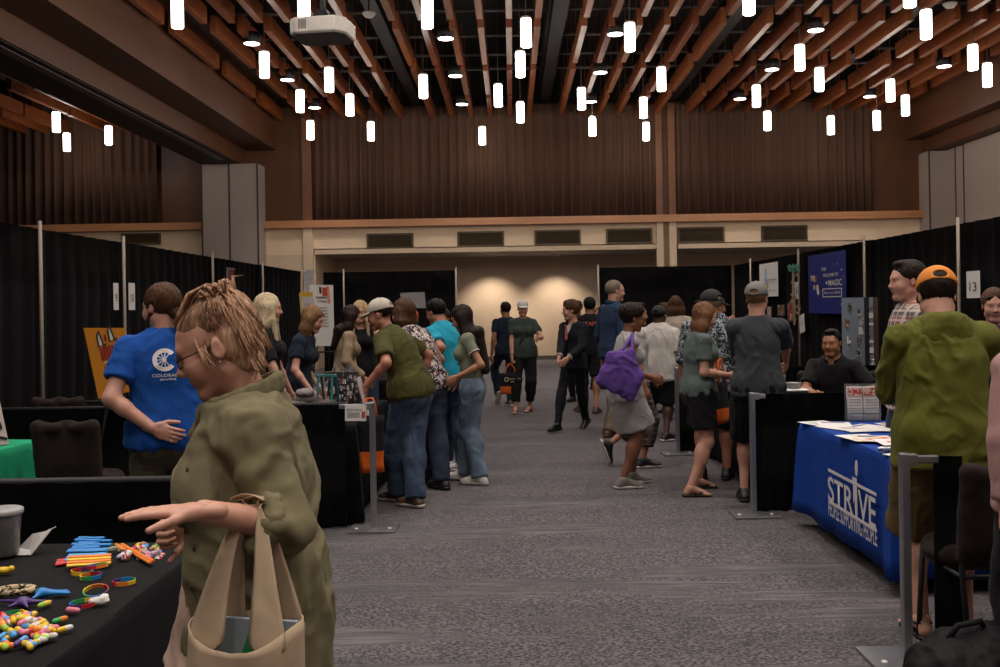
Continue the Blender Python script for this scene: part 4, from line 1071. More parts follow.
table(2.06, 2.86, 5.3, 6.98, 'folding table under the royal blue cloth', 'royal blue tablecloth with white lettering on its front', M_BLUEC, seed=3, hem=.10)
table(3.15, 4.3, 5.2, 5.9, 'second folding table under blue cloth behind the green hoodie', 'plain blue tablecloth behind the man in the green hoodie', M_BLUEC, seed=9)
table(-1.78, -1.2, 7.3, 9.2, 'folding table under black cloth with the jewellery racks', 'black cloth under the jewellery racks by the white cap woman', M_DRAPE, seed=4)
table(-2.0, -1.3, 11.7, 13.3, 'folding table beyond the crowd in print and turquoise', 'black cloth on the table beyond the printed top woman', M_DRAPE, seed=5)
table(2.05, 2.65, 8.35, 10.1, 'folding table in front of the seated man in black', 'black cloth in front of the seated man in black polo', M_DRAPE, seed=6)
table(2.2, 2.8, 11.3, 12.7, 'folding table behind the woman in grey shirt', 'black cloth on the table beyond the second divider', M_DRAPE, seed=7)
table(3.1, 4.5, 10.75, 11.5, 'folding table holding the fold-out photo board', 'black cloth under the fold-out photo board', M_DRAPE, seed=8)
# ---------- lettering on the blue cloth (faces the aisle, -x)
M_WPRINT = mat('white_print', 'd2ccca', .6, var=.03)
FX = 2.045-.012
def strive():
    r_ = empty('cloth_logo', (FX-.012, 6.05, .4), 0, 'white company logo lettering printed on the front of the blue tablecloth', 'logo')
    # read from the aisle: text runs towards the camera (-y)
    def M(y, z, dx=0): return frame((dx, y, z), (0, -1, 0), (0, 0, 1))
    ya = atfx(830.5)[0]; yb = atfx(878.5)[0]
    Y = lambda px: atfx(px)[0]-6.05
    def Zp(px, py): return atfxz(px, py)-.4
    wdt = Y(830.5)-Y(878.5)
    def fit(name, s_, px0, px1, py0, py1, bold=0):
        y0, y1 = Y(px0), Y(px1); z1, z0 = Zp((px0+px1)/2, py0), Zp((px0+px1)/2, py1)
        o = text_mesh(name, s_, 1.0, Matrix.Identity(4), M_WPRINT, None, ext=.0, bold=bold)
        bb = [tuple(v.co) for v in o.data.vertices]; xs_ = [b[0] for b in bb]; ys_ = [b[1] for b in bb]
        sx = (y0-y1)/(max(xs_)-min(xs_)); sy = (z1-z0)/(max(ys_)-min(ys_)); mx = (max(xs_)+min(xs_))/2; my = (max(ys_)+min(ys_))/2
        for v in o.data.vertices:
            x, y = v.co.x-mx, v.co.y-my; v.co = Vector((0, (y0+y1)/2-x*sx, (z0+z1)/2+y*sy))
        o.parent = r_; return o
    fit('lettering', 'STR', 830, 855, 482, 508, .012); fit('lettering', 'VE', 860, 877.5, 494, 524, .012)
    fit('small_lettering', 'PEOPLE SUPPORTING PEOPLE', 830, 878.5, 514.5, 530.5, .006)
    for (a, b) in (((830.5, 471), (878.5, 493.5)), ((831.5, 502.5), (878.5, 529.5))):
        y0, z0, y1, z1 = Y(a[0]), Zp(*a), Y(b[0]), Zp(*b); zc = (z0+z1)/2
        MB().box((0, (y0+y1)/2, zc), (.002, abs(y0-y1), .018)).build('rule', M_WPRINT, r_)
    # the figure that stands for the letter I
    c0 = (Y(858.6), Zp(858.6, 468.5)); b = MB()
    n_ = 20; b.prism([(.022*cos(2*pi*i/n_), .048*sin(2*pi*i/n_)) for i in range(n_)], (0, c0[0], c0[1]), (0, -1, 0), (0, 0, 1), (1, 0, 0), .002)
    yt = Y(857); zt, zb = Zp(857, 478), Zp(857, 521)
    b.prism([(-.045, 0), (.03, 0), (.034, zb-zt+.05), (.02, zb-zt), (-.0, zb-zt+.02), (-.01, -.12), (-.035, -.16), (-.03, -.06)], (0, yt, zt), (0, -1, 0), (0, 0, 1), (1, 0, 0), .002)
    b.build('figure_emblem', M_WPRINT, r_)
def atfx(px):
    u = at(px, 495, 1.0); return (FX/u.x, None)
def atfxz(px, py):
    p = at(px, py, 1.0); k = FX/p.x; return HC+(p.z-HC)*k
strive()
# ---------- boards, posters and sheets on the drapes
def board(name, corners, t, m, label, cat, un=None, group=None, parts=None):
    """flat board through four corners (bl, br, tr, tl)"""
    c = [Vector(q) for q in corners]; o_ = (c[0]+c[1]+c[2]+c[3])/4; n_ = (c[1]-c[0]).cross(c[3]-c[0]).normalized()
    v = [q-o_ for q in c]; vs = v+[q-n_*t for q in v]
    ob = mesh_obj(name, vs, [(0, 1, 2, 3), (7, 6, 5, 4), (0, 4, 5, 1), (1, 5, 6, 2), (2, 6, 7, 3), (3, 7, 4, 0)], m, None, False, o_)
    tag(ob, label, cat, group)
    ux = (c[1]-c[0]); uy = (c[3]-c[0])
    def P(a, b, off=.003): return v[0]+ux*a+uy*b+n_*off
    def quad(nm, a0, b0, a1, b1, mm, off=.003):
        return mesh_obj(nm, [P(a0, b0, off), P(a1, b0, off), P(a1, b1, off), P(a0, b1, off), P(a0, b0, .0), P(a1, b0, 0), P(a1, b1, 0), P(a0, b1, 0)], [(0, 1, 2, 3), (4, 5, 1, 0), (5, 6, 2, 1), (6, 7, 3, 2), (7, 4, 0, 3)], mm, ob)
    def txt(s_, a, b, hgt, wd, mm, nm='lettering', bold=.01):
        o = text_mesh(nm, s_, 1.0, Matrix.Identity(4), mm, None, ext=0, bold=bold); bb = [tuple(q.co) for q in o.data.vertices]; X_ = [q[0] for q in bb]; Y_ = [q[1] for q in bb]
        mx, my = (max(X_)+min(X_))/2, (max(Y_)+min(Y_))/2; sx = wd/(max(X_)-min(X_)); sy = hgt/(max(Y_)-min(Y_))
        for q in o.data.vertices: q.co = P(a+(q.co.x-mx)*sx, b+(q.co.y-my)*sy, .0035)
        o.parent = ob; return o
    return ob, quad, txt, P
def side_corners(X, px0, px1, pyt, pyb, tilt=0):
    """a sheet hanging on a side drape: corners from pixels at its left and right edge"""
    def pt(px, py):
        p = at(px, py, 1.0); k = X/p.x; return Vector((X, k, HC+(p.z-HC)*k))
    a, b = pt(px0, (pyt+pyb)/2), pt(px1, (pyt+pyb)/2); zt, zb = pt((px0+px1)/2, pyt).z, pt((px0+px1)/2, pyb).z
    return [(X, a.y, zb), (X, b.y, zb), (X, b.y, zt), (X, a.y, zt)]
M_INK = mat('black_ink', '141214', .7); M_GREYINK = mat('grey_print', '7c7876', .7); M_RED = mat('red_print', 'b8402c', .6); M_GOLDP = mat('golden_yellow_print', 'd09024', .6)
# number sheets
ob, qd, tx, _ = board('number_sheet', side_corners(4.70, 966.5, 980, 271, 298), .002, M_WHITE, 'white sheet with the number 13 pinned on the drape behind the green hoodie man', 'sign'); tx('13', .5, .42, .34, .52, M_INK, bold=.0)
ob, qd, tx, _ = board('number_sheet', side_corners(-4.34, 113.6, 118.6, 283, 310), .002, M_WHITE, 'white sheet just before the drape pole above the yellow board', 'sign'); tx('9', .5, .45, .3, .4, M_INK, bold=0)
ob, qd, tx, _ = board('number_sheet', side_corners(-4.34, 128.8, 135, 283, 310), .002, M_WHITE, 'white number sheet just past the drape pole, nearest the ponytailed man', 'sign'); tx('10', .5, .45, .3, .5, M_INK, bold=0)
ob, qd, tx, _ = board('number_sheet', side_corners(4.70, 793.5, 798.5, 282, 299), .002, M_WHITE, 'upper white number sheet just before the garlanded pole', 'sign'); tx('12', .5, .45, .3, .5, M_INK, bold=0)
ob, qd, tx, _ = board('number_sheet', side_corners(4.70, 799.5, 804.5, 314.5, 332.5), .002, M_WHITE, 'lower tilted white sheet hanging by the garlanded pole', 'sign'); ob.rotation_euler = (R(-10), 0, 0); tx('11', .5, .5, .3, .4, M_GREYINK, bold=0)
# white poster far right, small photographs
ob, qd, tx, _ = board('poster', side_corners(4.70, 759.5, 778, 263, 296.5), .003, M_WHITE, 'white hanging poster with blue writing near the far corner of the blue table side', 'poster')
tx('Foundation', .62, .50, .05, .62, mat('blue_print', '2a4a8c', .6)); tx('OF COLORADO', .62, .42, .03, .55, M_GREYINK)
qd('bar_shape', .3, .3, .42, .85, mat('pale_blue_print', '9fb4c8', .6)); qd('bar_shape', .42, .26, .5, .42, M_GOLDP); tx('connect', .7, .18, .04, .4, M_GREYINK)
for (a, b, t0, t1, c_, lb) in ((767, 771.5, 306, 317, 'a08a80', 'small pale photograph pinned on the drape, nearest the grey cap'), (777.5, 785, 304.5, 316, '6d4a3a', 'small photograph with a red spot pinned in the middle of three'), (787.5, 793.5, 302.5, 322, '8a3c2a', 'tall reddish photograph pinned beside the lower sheet')):
    ob, qd, tx, _ = board('photograph', side_corners(4.71, a, b, t0, t1), .003, mat('photo_edge_dark', '2c2422', .5), lb, 'photograph')
    qd('picture', .08, .08, .92, .92, blot('photo_print_'+c_, c_, [('c8b8a8', .42), ('1c1814', .42)], 9))
# blue banner
ob, qd, tx, P_ = board('banner', side_corners(4.68, 808.5, 846, 253, 313.5), .004, mat('blue_banner_vinyl', '10207c', .5, var=.12, scale=3), 'blue banner with white lettering and sparkles hanging behind the seated man', 'banner')
W_ = M_WPRINT
tx('TEAM', .44, .74, .06, .13, W_); tx('WELCOME TO', .62, .635, .055, .40, W_); tx('MAGIC', .74, .505, .10, .34, W_, bold=.02); tx('+', .52, .51, .06, .07, W_)
for a0, b0, a1, b1 in ((.4, .27, .9, .285), (.4, .40, .9, .415), (.4, .27, .415, .415), (.885, .27, .9, .415)): qd('frame_line', a0, b0, a1, b1, W_)
tx("Tour is it, Ohhh", .65, .342, .05, .42, W_)
for a, b, s_ in ((.8, .80, .02), (.9, .70, .03), (.93, .6, .015), (.86, .15, .025), (.06, .1, .012)):
    mesh_obj('sparkle', [P_(a+s_*(1.0 if k % 2 == 0 else .3)*cos(k*pi/4), b+s_*(1.0 if k % 2 == 0 else .3)*sin(k*pi/4)) for k in range(8)], [tuple(range(8))], W_, ob)
rnd = random.Random(9)
for k in range(7):
    a, b = rnd.uniform(.05, .32), rnd.uniform(.34, .62)
    mesh_obj('printed_figure', [P_(a+.05*cos(q*pi/4)*rnd.uniform(.6, 1.2), b+.06*sin(q*pi/4)*rnd.uniform(.6, 1.3), .0032+.0004*k) for q in range(8)], [tuple(range(8))], mat('printed_figure_%d' % (k % 3), ('b9a79c', '6e3a40', 'd0c8c4')[k % 3], .6), ob)
# garland on the pole
g = MB(); rnd = random.Random(5)
pp = at(802.5, 270, RD[2])
for k in range(60):
    z = rnd.uniform(-.05, .05) if k < 30 else rnd.uniform(-.85, -.1); c = Vector((rnd.uniform(-.08, .04), rnd.uniform(-.12, .12), z)); a = rnd.uniform(0, 6)
    g.add([c, c+Vector((.03*cos(a), .03*sin(a), .04)), c+Vector((.0, .02, .07)), c+Vector((-.03*cos(a), -.03*sin(a), .04))], [(0, 1, 2, 3)])
g.mi = [0 if i < 30 else 1 for i in range(60)]
g.tube([(-.02, 0, .08), (-.03, .01, -.3), (-.01, 0, -.6), (-.02, 0, -.9)], .02, 6, mi=1); o = g.build('garland', [mat('garland_green', '4f8a78', .5), mat('garland_gold', 'a08a70', .5)], loc=(4.66, RD[2], pp.z)); tag(o, 'green and gold garland hanging on the pole beside the blue banner', 'garland')
# red banner, left side
ob, qd, tx, _ = board('retractable_banner', side_corners(-4.2, 229, 234.5, 268, 400), .01, mat('dark_red_banner', '7a2028', .5), 'narrow dark red standing banner beside the drape pole above the blond updo', 'banner')
qd('top_bar', -.15, .985, 1.15, 1.0, M_STEEL, .01); qd('side_pole', -.3, 0, -.1, 1, M_STEEL, .01)
# pale sheet standing in for wall seen through the far corner drape gap
c = [at(306, 292, 20.6), at(309.5, 292, 20.6), at(315, 270, 20.6), at(302.5, 270, 20.6)]
ob, qd, tx, _ = board('paper_banner', c, .004, mat('grey_white_paper', 'a8a4a2', .7), 'pale paper banner tapering down in the far corner above the posters', 'banner'); qd('top_edge', 0, .93, 1.0, 1.0, M_WHITE, .01)
# foundation poster and yellow framed sheet on easels
def easel(x, y, z, label, h=1.2):
    t = MB(); 
    for a, b in ((-.3, 0), (.3, 0), (0, .45)): t.tube([(0, .02, h), (a, b, 0)], .012, 6)
    t.box((0, -.03, z-.02), (.5, .03, .02)); t.tube([(0, .0, h), (0, 0, z)], .01, 6)
    o = t.build('easel', M_DUCT, None, True, (x, y, 0)); return tag(o, label, 'easel')
D_ = 13.0; c = [at(314, 346, D_), at(334.5, 346, D_), at(333, 285, D_), at(309, 285, D_)]
ob, qd, tx, _ = board('poster_board', c, .01, M_WHITE, 'white poster board with orange corner and black heading behind the navy shirt woman', 'poster')
tx('Foundations', .56, .80, .045, .52, M_INK, bold=.02); tx('for Families', .58, .735, .035, .45, M_INK, bold=.02)
qd('orange_corner', .62, .82, .86, .96, M_RED); qd('orange_corner', .84, .70, .98, .98, mat('pale_orange_print', 'd08464', .6)); qd('emblem', .48, .86, .58, .97, M_INK)
for k in range(7): qd('text_line', .25, .62-.05*k, .80, .635-.05*k, M_GREYINK)
easel((at(324, 300, D_).x), D_+.06, 1.05, 'thin dark easel behind the white poster board', 1.75)
D_ = 12.2; c = [at(302, 330, D_), at(316, 330, D_), at(312.5, 292, D_), at(299, 293, D_)]
ob, qd, tx, _ = board('framed_notice', c, .01, mat('yellow_frame', 'c89a28', .5), 'small notice in a yellow frame beside the white poster board', 'notice'); qd('sheet', .12, .06, .95, .9, mat('notice_paper', 'b8b4b8', .7)); tx('WELCOME', .5, .7, .05, .45, M_GREYINK); tx('PLEASE SIGN', .5, .6, .04, .4, M_GREYINK)
tag(MB().box((0, 0, .65), (.05, .05, 1.3)).box((0, 0, .01), (.3, .3, .02), bev=.004).build('notice_stand', M_DUCT, None, loc=(at(308, 300, 12.2).x, 12.3, 0)), 'dark stand holding the yellow framed notice', 'stand')
# grey sheet held up on a stand in the middle
D_ = 13.7; c = [at(402, 308, D_), at(426, 308, D_), at(424.5, 292, D_), at(400, 293, D_)]
ob, qd, tx, _ = board('blank_sign', c, .01, mat('plain_grey_board', '8e8a8a', .7), 'blank pale grey sign standing above the crowd at the jewellery table', 'sign')
tag(MB().tube([(0, 0, 0), (0, 0, 1.6)], .012, 8).box((0, 0, .01), (.3, .3, .02), bev=.004).build('sign_stand', M_DUCT, None, loc=(at(413, 300, D_).x, D_+.05, 0)), 'thin dark stand under the blank grey sign', 'stand')
# ---------- yellow board on easel
def yellow():
    D_ = 6.95; c = [at(98.5, 399, D_), at(132.5, 391, D_), at(124.5, 328, D_), at(83.5, 328, D_)]
    ob, qd, tx, P = board('display_board', c, .012, mat('amber_board', 'c97c1e', .55, var=.04), 'amber display board with red and white lettering leaning behind the ponytailed man', 'display board')
    RD_ = mat('deep_red_print', '8e1c22', .6)
    for k in range(5): qd('red_lettering', .33+.085*k, .50, .395+.085*k, .68+.01*(k % 2), RD_)
    for k in range(4): qd('red_lettering', .36+.1*k, .30, .43+.1*k, .42, RD_)
    for k, (a, b) in enumerate(((.38, .76), (.72, .80))):
        mesh_obj('white_shape', [P(a+x, b+y, .004) for x, y in ((-.04, -.05), (.05, -.05), (.06, .02), (.02, .13), (-.03, .1))], [(0, 1, 2, 3, 4)], M_WHITE, ob)
        o = MB(); o.tube([P(a+x, b+y, .005) for x, y in ((-.05, -.06), (-.045, .1), (.02, .15), (.07, .02), (.1, -.06), (.16, -.04))], .006, 5); o.build('black_outline', M_INK, ob)
    qd('red_star', .52, .76, .58, .84, RD_); qd('white_stroke', .38, .46, .75, .475, M_WHITE); tx('COLORADO', .5, .06, .03, .5, M_INK)
    e = MB(); x = at(112, 360, D_).x
    tag(MB().tube([(-.25, 0, 0), (0, .05, 1.42)], .012, 6).tube([(.25, 0, 0), (0, .05, 1.42)], .012, 6).tube([(0, .5, 0), (0, .05, 1.42)], .012, 6).box((0, -.03, at(110, 398, D_).z-.03), (.42, .05, .02)).build('easel', M_DUCT, None, True, (x, D_+.08, 0)), 'dark easel holding the amber board', 'easel')
yellow()
# ---------- folding photo board on the far table
def trifold():
    z0, D_ = .745, 10.95
    a, b, c_, d = at(842, 350, D_-.1).x, at(865, 350, D_+.05).x, at(873, 350, D_+.05).x, at(885, 350, D_-.25).x
    zt = HC+.0; r_ = empty('folding_display_board', (b, D_, z0), 0, 'tall folding display board with photographs on pale blue panels and a brown side', 'display board')
    PB = mat('pale_blue_board', '7d8794', .6, var=.05); BR = mat('brown_cardboard', '4f3524', .8)
    H_ = at(860, 297.5, D_).z-z0
    def pan(nm, x0, y0, x1, y1, m):
        return mesh_obj(nm, [(x0, y0, 0), (x1, y1, 0), (x1, y1, H_), (x0, y0, H_), (x0, y0+.012, 0), (x1, y1+.012, 0), (x1, y1+.012, H_), (x0, y0+.012, H_)], [(0, 1, 2, 3), (7, 6, 5, 4), (0, 4, 5, 1), (3, 2, 6, 7), (1, 5, 6, 2), (0, 3, 7, 4)], m, r_)
    pan('panel', a-b, -.12, 0, .05, PB); pan('hinge_strip', 0, .04, .05, .04, M_DUCT); pan('panel', .05, .05, c_-b, .03, PB); pan('side_panel', c_-b, .03, d-b, -.06, BR)
    ph = [('5a5048', .3, .88), ('7a4a3a', .18, .68), ('c8c0bc', .24, .47), ('8a8078', .75, .80), ('c0b4ac', .78, .58), ('6a5a54', .70, .45), ('a88070', .66, .30), ('9c9490', .80, .70)]
    for k, (cc, u, v) in enumerate(ph):
        x = (a-b)*(1-u); y = -.12+.17*u
        MB().box((x, y-.006, H_*v), (.06, .004, .085), Matrix.Rotation(.25, 3, 'Y') if k % 2 else Matrix.Rotation(-.2, 3, 'Y')).build('photo', blot('photo_print_'+cc, cc, [('2a2220', .45), ('d8d0cc', .4)], 16), r_)
    for k in range(7): MB().box(((c_-b+.05)/2, .03, H_*(.88-.11*k)), (.05, .004, .06 if k % 2 else .03)).build('notice', M_WHITE if k % 3 else M_GREYINK, r_)
trifold()
def bottle(p, label, h=.2):
    r_ = empty('water_bottle', p, 0, label, 'bottle'); MB().lathe([(0, 0), (.03, 0), (.032, .02), (.03, .08), (.032, .12), (.03, .14), (.012, .175), (.012, .185)], 18).build('body', mat('clear_plastic', 'b4bcc4', .15, Transmission_Weight=.6), r_, True)
    MB().lathe([(.014, .183), (.014, .2), (0, .2)], 14).build('cap', M_WHITE, r_, True)
bottle((at(877, 365, 10.85).x-.04, 10.86, .746), 'small clear water bottle at the foot of the brown side panel')
# ---------- chairs
def chair(x, y, rz, label):
    r_ = empty('banquet_chair', (x, y, 0), rz, label, 'chair'); m = cloth('brown_chair_cover', '241a16', .15, .85, .03); fr = M_DUCT
    s_ = Sdf(); s_.cap((-.14, .02, .46), (.14, .02, .46), .06, None, .03); s_.cap((-.14, -.16, .46), (.14, -.16, .46), .06, None, .03); s_.ell((0, -.06, .46), (.24, .22, .06), None, .04); sdf_obj('seat', s_, .014, m, r_)
    b = Sdf(); b.cap((-.17, .2, .50), (-.18, .27, .87), .04, .035, .03); b.cap((.17, .2, .50), (.18, .27, .87), .04, .035, .03); b.ell((0, .235, .67), (.19, .045, .235), None, .04); b.cap((-.15, .24, .56), (-.155, .262, .84), .05, .048, .03); b.cap((.15, .24, .56), (.155, .262, .84), .05, .048, .03); b.cap((-.18, .27, .865), (-.06, .265, .855), .035, .03, .03); b.cap((.18, .27, .865), (.06, .265, .855), .035, .03, .03)
    sdf_obj('backrest', b, .012, m, r_, .004)
    for a in (-1, 1):
        MB().tube([(a*.2, -.24, 0), (a*.19, -.2, .44)], .013, 8).build('leg', fr, r_, True); MB().tube([(a*.2, .3, 0), (a*.19, .2, .44), (a*.185, .27, .86)], .013, 8).build('leg', fr, r_, True)
    MB().tube([(-.19, -.2, .41), (.19, -.2, .41), (.19, .2, .41), (-.19, .2, .41)], .011, 8, closed=True).build('seat_frame', fr, r_, True)
    return r_
p = at(65, 440, 6.35); chair(p.x, 6.62, pi, 'dark brown covered chair beside the bright green table')
p = at(56, 400, 8.1); chair(p.x, 8.4, pi, 'dark brown chair just showing over the divider behind the green table')
p = at(984, 500, 4.12); chair(2.09, 4.38, pi, 'dark brown covered chair beside the narrow drape, behind the backpack')
p = at(865, 400, 9.0); chair(p.x+.15, 9.9, pi, 'dark chair back beside the seated man in black'); p = at(846, 400, 10.0); chair(p.x-.35, 10.0, pi, 'dark chair behind the seated man in black')
# ---------- things on the blue table
def paper(px, py, w_, h_, rz, m, label, z=.7435, group='papers spread on the blue table', t=.0012, parts=()):
    p = atz(px, py, z); r_ = MB().box((0, 0, t/2), (w_, h_, t)).build('leaflet', m, None, False, (p.x, p.y, z)); r_.rotation_euler = (0, 0, rz); tag(r_, label, 'leaflet', group)
    for nm, x, y, a, b, mm in parts: MB().box((x, y, t+.0003), (a, b, .0006)).build(nm, mm, r_)
    return r_
M_ORP = mat('orange_print', 'c8683a', .6); M_BLP = mat('navy_print', '2c3c6c', .6)
k = 0
for i, (px, py, rz, m, lb, parts) in enumerate([
    (822, 423.5, .3, M_WHITE, 'white leaflet at the far corner of the blue table', (('text_block', 0, 0, .16, .2, mat('pale_grey_print', 'b4b0ae', .7)),)),
    (835, 424.5, -.2, M_WHITE, 'white leaflet second from the far corner of the blue table', (('heading', 0, .1, .16, .04, M_BLP),)),
    (842, 427.5, .5, M_WHITE, 'white leaflet overlapping others in front of the brochure holder', ()),
    (857, 429, .1, M_WHITE, 'white sheet just before the brochure holder', (('text_block', 0, .05, .17, .1, MATS['pale_grey_print']),)),
    (872, 427, .7, M_WHITE, 'white sheet behind the brochure holder side', (('heading', 0, .1, .16, .03, M_BLP),)),
    (886, 428.5, -.4, M_WHITE, 'white sheet beside the brochure holder', ()),
    (900, 425, .2, M_WHITE, 'white sheet with orange strip nearest the hoodie', (('orange_strip', 0, .08, .17, .05, M_ORP),)),
    (861, 437.5, .15, M_WHITE, 'cream leaflet with small orange mark in the middle pile', (('orange_strip', -.05, -.06, .06, .03, M_ORP),)),
    (872, 438.5, -.25, mat('cream_paper', 'd0c0ac', .7), 'cream leaflet in the middle pile of the blue table', (('heading', 0, .09, .15, .05, M_BLP),)),
    (886, 440, .4, M_WHITE, 'white leaflet with orange and blue blocks', (('orange_strip', .0, .07, .17, .06, M_ORP), ('blue_strip', 0, .0, .17, .04, M_BLP))),
    (896, 442, -.1, M_WHITE, 'white leaflet with pink mark close to the hoodie', (('pink_mark', 0, 0, .1, .05, M_RED),))]):
    paper(px, py, .216, .279, rz, m, lb, .7445+.0014*i, parts=parts)
p = paper(888, 447.5, .16, .075, .9, M_WHITE, 'small white card lying alone on the blue table', .745, group=None, t=.004)
o = MB(); rnd = random.Random(3)
for kk in range(6):
    a = rnd.uniform(0, 6); o.tube([(rnd.uniform(-.08, .08), rnd.uniform(-.05, .05), .006+kk*.003), (rnd.uniform(-.08, .08), rnd.uniform(-.05, .05), .010+kk*.003), (rnd.uniform(-.08, .08), rnd.uniform(-.05, .05), .006+kk*.003)], .006, 6)
pz = atz(889, 452.5, .745); o = o.build('lanyard_heap', M_BLP, None, True, (pz.x, pz.y, .743)); tag(o, 'heap of navy and white lanyards near the corner of the blue table', 'lanyards')
paper(899, 455, .14, .10, .3, M_WHITE, 'white envelope beside the lanyards on the blue table', .7445, None, .003)
# brochure holder
def holder():
    p = atz(863, 420.5, .745); r_ = empty('brochure_holder', (p.x, p.y, .745), R(-4), 'clear stand holding brochures with red pictures and teal wave', 'brochure holder')
    cl = mat('clear_acrylic', 'e0e4e6', .05, Transmission_Weight=.9); W = .235
    MB().b2((-W/2, -.03, 0), (W/2, .05, .006)).b2((-W/2, .03, 0), (W/2, .034, .26)).b2((-W/2, -.03, 0), (-W/2+.003, .034, .16)).b2((W/2-.003, -.03, 0), (W/2, .034, .16)).b2((-W/2, -.033, 0), (W/2, -.03, .09)).build('acrylic_case', cl, r_)
    for q in (-1, 1):
        br = MB().box((q*.057, 0, .125), (.105, .02, .235), Matrix.Rotation(-.05, 3, 'X')).build('brochure', M_WHITE, r_)
        MB().box((q*.057, -.0125, .03), (.103, .003, .05)).build('teal_wave', mat('teal_print', '3f8088', .5), br)
        MB().box((q*.057, -.0118, .205), (.10, .003, .055)).build('picture', blot('brochure_picture', 'c8a89c', [('a8332c', .48), ('e0d8d4', .4)], 30), br)
        for j in range(4): MB().box((q*.057, -.0118, .15-.02*j), (.085, .003, .004)).build('text_line', M_GREYINK, br)
holder()
# ---------- things on the table of the seated man
def seatedstuff():
    z = .743
    p = atz(781, 396, z+.0); X = lambda px, D: at(px, 380, D).x
    r_ = MB().lathe([(0, 0), (.03, 0), (.042, .12), (.044, .122), (.04, .122), (.0, .115)], 18).build('paper_cup', mat('grey_paper_cup', '77726f', .6), None, True, (X(781, 8.6), 8.6, z+.09)); tag(r_, 'tall grey cup standing on the white box before the seated man', 'cup')
    t = empty('storage_box', (X(791, 8.6), 8.6, z), 0, 'clear box with white lid beside the hand of the seated man', 'storage box')
    MB().box((0, 0, .04), (.24, .2, .08), bev=.01).build('body', mat('smoky_plastic', '3c3a3c', .3), t); MB().box((0, 0, .083), (.26, .22, .014), bev=.005).build('lid', M_WHITE, t)
    r_ = MB().lathe([(0, 0), (.05, 0), (.065, .05), (.07, .052), (.062, .048), (0, .02)], 20).build('bowl', mat('grey_plastic', '8a8684', .4), None, True, (X(791, 8.6)+.03, 8.62, z+.091)); tag(r_, 'shallow grey bowl on top of the white lidded box', 'bowl')
    r_ = MB().box((0, 0, .01), (.2, .05, .02), bev=.004).build('grey_case', mat('grey_case_m', '6b6968', .5), None, False, (X(797, 10.9), 10.9, .745)); tag(r_, 'white object on the dark table behind the seated man', 'box')
seatedstuff()
# ---------- jewellery racks on the table of the white-cap woman
def jewellery():
    z = .745; TL = mat('teal_painted_wood', '2f7474', .5)
    D_ = 7.55; p = at(318, 405, D_); q = at(331, 405, D_)
    r_ = empty('display_rack', (at(325, 400, D_).x, D_, z), 0, 'teal painted wooden A-frame rack at the jewellery table', 'display frame')
    w_ = .045; H_ = .345
    f = MB()
    for x in (-w_, w_+.02): f.box((x, -.06, H_/2), (.016, .016, H_+.01), Matrix.Rotation(-.15, 3, 'X')); f.box((x+.02, .08, H_/2), (.016, .016, H_+.02), Matrix.Rotation(.45, 3, 'X'))
    f.box((.01, -.03, H_), (.16, .03, .016)); f.box((.01, .0, H_), (.16, .03, .012)); f.build('frame', TL, r_)
    MB().box((.01, -.03, .09), (.09, .012, .14), Matrix.Rotation(-.15, 3, 'X')).build('card', mat('pinkish_card', 'a08c88', .6), r_)
    D2 = 7.7; r2 = empty('earring_stand', (at(343, 400, D2).x, D2, z), 0, 'slanted earring stand crowded with dangling silver earrings', 'earring stand')
    MB().box((-.0, 0, .19), (.25, .012, .36), Matrix.Rotation(.25, 3, 'X')).build('panel', mat('grey_print_board', '4b4448', .6), r2)
    rnd = random.Random(12)
    for k in range(96):
        u, v = rnd.uniform(-.12, .12), rnd.uniform(.04, .355)
        c = Vector((u, (v-.19)*-.255-.013, v)); e = MB()
        if k % 3 == 0: e.tube([c+Vector((.008*cos(a), 0, .010*sin(a))) for a in [2*pi*i/10 for i in range(10)]], .003, 5, closed=True)
        elif k % 3 == 1: e.box(c, (.012, .004, .034)); e.lathe([(0, -.006), (.005, 0), (0, .006)], 8, c+Vector((0, 0, -.018)))
        else: e.prism([(0, .012), (.008, 0), (0, -.014), (-.008, 0)], c, (1, 0, 0), (0, 0, 1), (0, -1, 0), .003)
        e.build('earring', (M_STEEL, M_WHITE, mat('dusky_bead', '8a5a50', .4), mat('slate_bead', '4a5070', .4))[rnd.choice((0, 0, 1, 1, 1, 2, 3))], r2)
    for k in range(14):
        a = rnd.uniform(-.07, .09); MB().tube([(a, -.04, .36), (a+rnd.uniform(-.02, .02), -.04+rnd.uniform(-.02, .02), .40+rnd.uniform(0, .03))], .003, 5).build('hook', M_STEEL, r2)
    MB().box((.16, .02, .16), (.012, .16, .32), Matrix.Rotation(-.25, 3, 'Y')).build('side_card', mat('pale_card', 'c4bcc0', .5), r2)
    r3 = empty('fabric_pile', (at(303, 400, 7.55).x, 7.55, z), 0, 'pile of pale folded cloths beside the teal rack', 'cloths')
    S = Sdf(); 
    for k in range(5): S.ell((rnd.uniform(-.03, .03), rnd.uniform(-.03, .03), .03+.045*k), (.11-.01*k, .07, .035), None, .01)
    sdf_obj('cloth', S, .008, mat('pale_cloth', '7d7472', .8), r3, .006, ff=(20, 20, 30))
    # sheet pinned on the divider rail
    c = [at(345, 421, 7.04), at(366, 421, 7.04), at(366, 405, 7.04), at(345, 405, 7.04)]
    ob, qd, tx, P = board('notice_card', c, .003, M_WHITE, 'white notice card hung on the rail stub next to the barrier post', 'notice'); tx('BOOTH NOTICE', .45, .7, .14, .7, M_INK, bold=.01)
    for k in range(3): qd('text_line', .1, .5-.12*k, .7, .53-.12*k, M_GREYINK)
    qd('red_corner', .8, .2, .96, .6, M_RED)
jewellery()
